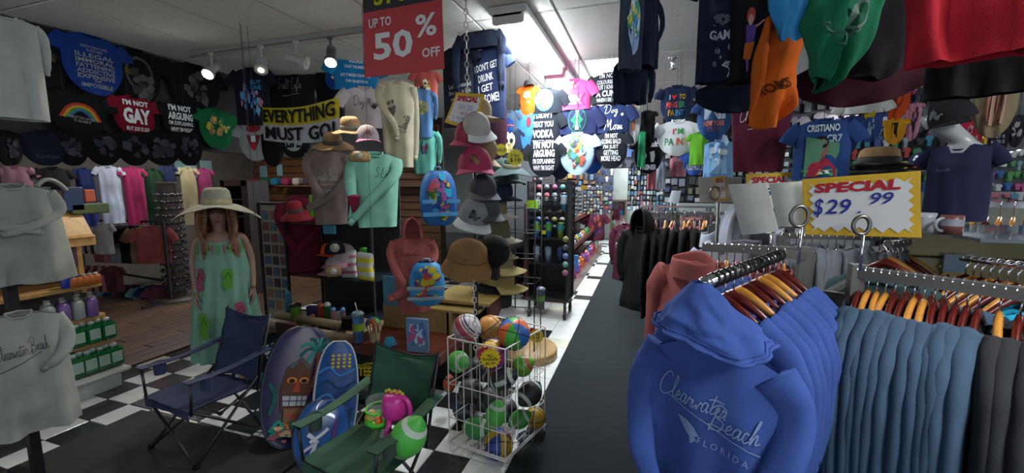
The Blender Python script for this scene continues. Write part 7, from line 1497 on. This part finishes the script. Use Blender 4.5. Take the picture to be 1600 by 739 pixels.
part('price_star',MB().use(plastic('#b9931c')).prism([((.07 if i%2 else .045)*math.cos(PI*i/9)-.75,(.07 if i%2 else .045)*math.sin(PI*i/9)+zc-.2) for i in range(18)],-.03,-.02).use(plastic('#7f93a8')).box((-.76,-.035,zc-.18),(.09,.01,.09)),None,gc)
part('orange_tag',MB().use(plastic('#b0651c')).box((-.40,-.03,zc-.22),(.11,.012,.14)),None,gc)
def mug(label,px,py,y,r,h,m,m2):
    P=at(px,py,y=y); P.z=zc; t=thing('mug',label,'mug',P,.3); part('mug_body',MB().use(m).lathe((0,0,0),[(r,0),(r,h*.5),(r,h),(r*.9,h)],20).lathe((0,0,0),[(r*.9,h),(r*.88,.01),(.001,.01)],20,cap=False),None,t)
    part('handle',MB().use(m2).path([(-r-.03*math.sin(a),0,h*.5+h*.33*math.cos(a)) for a in [PI*i/8 for i in range(9)]],.007,6),None,t); part('wrap_print',MB().use(m2).lathe((0,0,0),[(r*1.01,h*.45),(r*1.01,h*.8)],20,cap=False),None,t)
mug('white mug with a dark edge at the corner of the glass counter',1445,348,2.2,.036,.085,plastic('#8f9096'),plastic('#8f9096')); mug('rust and grey banded mug on the glass counter before the bust',1487,348,2.15,.036,.08,plastic('#5f3a34'),plastic('#7d7d84'))
# turquoise hoodies on the peg arm, tilted stack of hangers with teal tops
T1=at(1512,405,y=2.25); T2=at(1625,420,y=1.95)
garment_row(T1,T2,9,'the turquoise hoodie arm','turquoise top hanging under the slatwall peg arm','turquoise tops at the right edge',TQ,L=.6,w=.44,hang=[1,0,1,0],gapz=-.13,start=400,flip=1)
r=thing('waterfall_rack','chrome waterfall arm holding the turquoise tops','rack arm',T2); part('arm_tube',MB().use(CHROME).tube(T1-(T2-T1)*.1,T2,.012,8),None,r,world=True); part('end_stop',MB().use(CHROME).lathe(T2,[(.001,-.014),(.018,0),(.001,.014)],10),None,r,world=True)
Q1=at(1388,382,y=2.3); Q2=at(1432,376,y=2.75)
r=thing('clothes_rack','dark rack arm of teal and cream tops between the sign and the slatwall','clothes rack',(Q1.x,Q1.y,0)); b=MB().use(STEEL).sq(Q1,Q2,.03).sq((Q2.x,Q2.y,.03),Q2,.04); part('frame',b,None,r,world=True)
garment_row(Q1,Q2,7,'the teal and cream arm','dark teal top right of the 29.99 sign','dark teal tops by the slatwall',cloth('#3a4f50'),L=.6,w=.5,hang=[1,0,1],gapz=-.12,start=430)
garment_row(at(1400,428,y=2.1),at(1480,440,y=2.0),5,'the low cream rail','cream striped top hanging low behind the slate rail','cream tops behind the slate rail',cloth('#8c8479'),L=.5,w=.42,hang=[1],gapz=-.1,start=450)
# ---- souvenirs behind and right of the bust
sunhat('straw_hat','tan straw hat with black and white brim on a stack behind the price sign',at(1372,256,y=2.75),.17,.09,.09,TANS,mat('black_band',s2l('#1d1c1b'),.7),droop=.01,wave=.3,edge=mat('black_band',s2l('#1d1c1b'),.7))
sunhat('straw_hat','striped-brim straw hat lowest in the stack behind the price sign',at(1370,266,y=2.75),.185,.09,.05,mat('stripe_straw',s2l('#8f8a78'),.8,bump=.5,scale=100),mat('black_band',s2l('#1d1c1b'),.7),droop=.015,wave=.3,edge=mat('black_band',s2l('#1d1c1b'),.7))
cap('white and navy trucker cap between the hat stack and the bust',1433,258,34,2.9,cloth('#232c4a'),cloth('#232c4a'),yaw=-.3,emb=[WHT,ink('#7a86a0')])
st=thing('hat_stand','low dark stand under the straw hats and trucker cap','display stand',(at(1385,275,y=2.85).x,2.85,0)); zq=at(1385,268,y=2.85).z
part('top',MB().use(BLACKM).box((.03,0,zq-.01),(.5,.4,.02)),None,st); part('leg',MB().use(BLACKM).box((0,0,zq/2-.02),(.06,.06,zq-.03)),None,st); part('foot',MB().use(BLACKM).box((0,0,.02),(.4,.4,.03)),None,st)
wallpanel('bright wall of small souvenir shirts and toys at the right edge',1535,1640,232,300,4.2,9,4,['#5a5f60','#c8cccc','#a82a38','#c2a424','#3a6aa8','#b8588a','#8fb0b8','#5a9a5a','#d8dcdc'],81,.25,shape='shirt')
wallpanel('white shelf display of folded goods below the souvenir wall at the right edge',1530,1640,300,325,4.1,10,2,['#8f9494','#c8cccc','#a8acb0','#b86a7a','#5a86a0'],82,.15)
wallpanel('dark wall of colourful beach toys and sunglasses behind the hats',1300,1535,200,300,4.8,15,6,['#1a1b20','#2f7f96','#a8382f','#c2a838','#8f9aa0','#3a4f8a','#7a3a5a','#3f7f4f','#b8bcc0','#22242c','#22242c','#22242c'],83,.15,shape='shirt')
wallpanel('dark wall of mixed souvenirs behind the blank cards and player t-shirt',1040,1300,225,320,6.2,20,7,['#16181c','#3f4f60','#5f6a74','#6a3a40','#30445f','#8a8f90','#4f5a3f','#22262c','#22262c','#1c1e24'],84,.25)
wallpanel('wall of small bagged souvenirs at the far end right of the mirror',982,1060,258,330,10.6,16,9,['#202327','#5f8290','#a8b4b8','#8a5a5a','#4a5f80','#c2c6c8','#6a6f4a'],85,.2)
wallpanel('dark upper wall of t-shirt samples behind the hanging shirts',1040,1500,110,225,6.6,24,5,['#15161a','#1c1e26','#242838','#20222a','#2f2430','#1a2430','#3a2f34'],86,.1,shape='shirt')
wallpanel('dark wall of t-shirt samples behind the vodka shirts',930,1040,200,262,9.5,9,4,['#1a1c22','#24283a','#2c4a78','#30323a','#5a5f66'],87,.1,shape='shirt')
o1=thing('clothes_rack','rack of navy and blue tops on wooden hangers behind the bust','clothes rack',(at(1560,330,y=3.2).x,3.2,0)); a=at(1488,318,y=3.2); e=at(1630,322,y=3.0)
part('frame',MB().use(CHROME).sq(a,e,.03).sq((a.x,a.y,.03),a,.04).sq((e.x,e.y,.03),e,.04),None,o1,world=True)
garment_row(a,e,8,'the rail behind the bust','navy top hanging behind the male bust','navy tops behind the bust',cloth('#22305a'),L=.5,w=.5,hang=[1,0,0],gapz=-.10,start=470,flip=-1)

for o_ in COL.objects:
    if o_.parent is None and len(o_.get('label','').split())>16: print('LONG',o_.name,o_['label'])
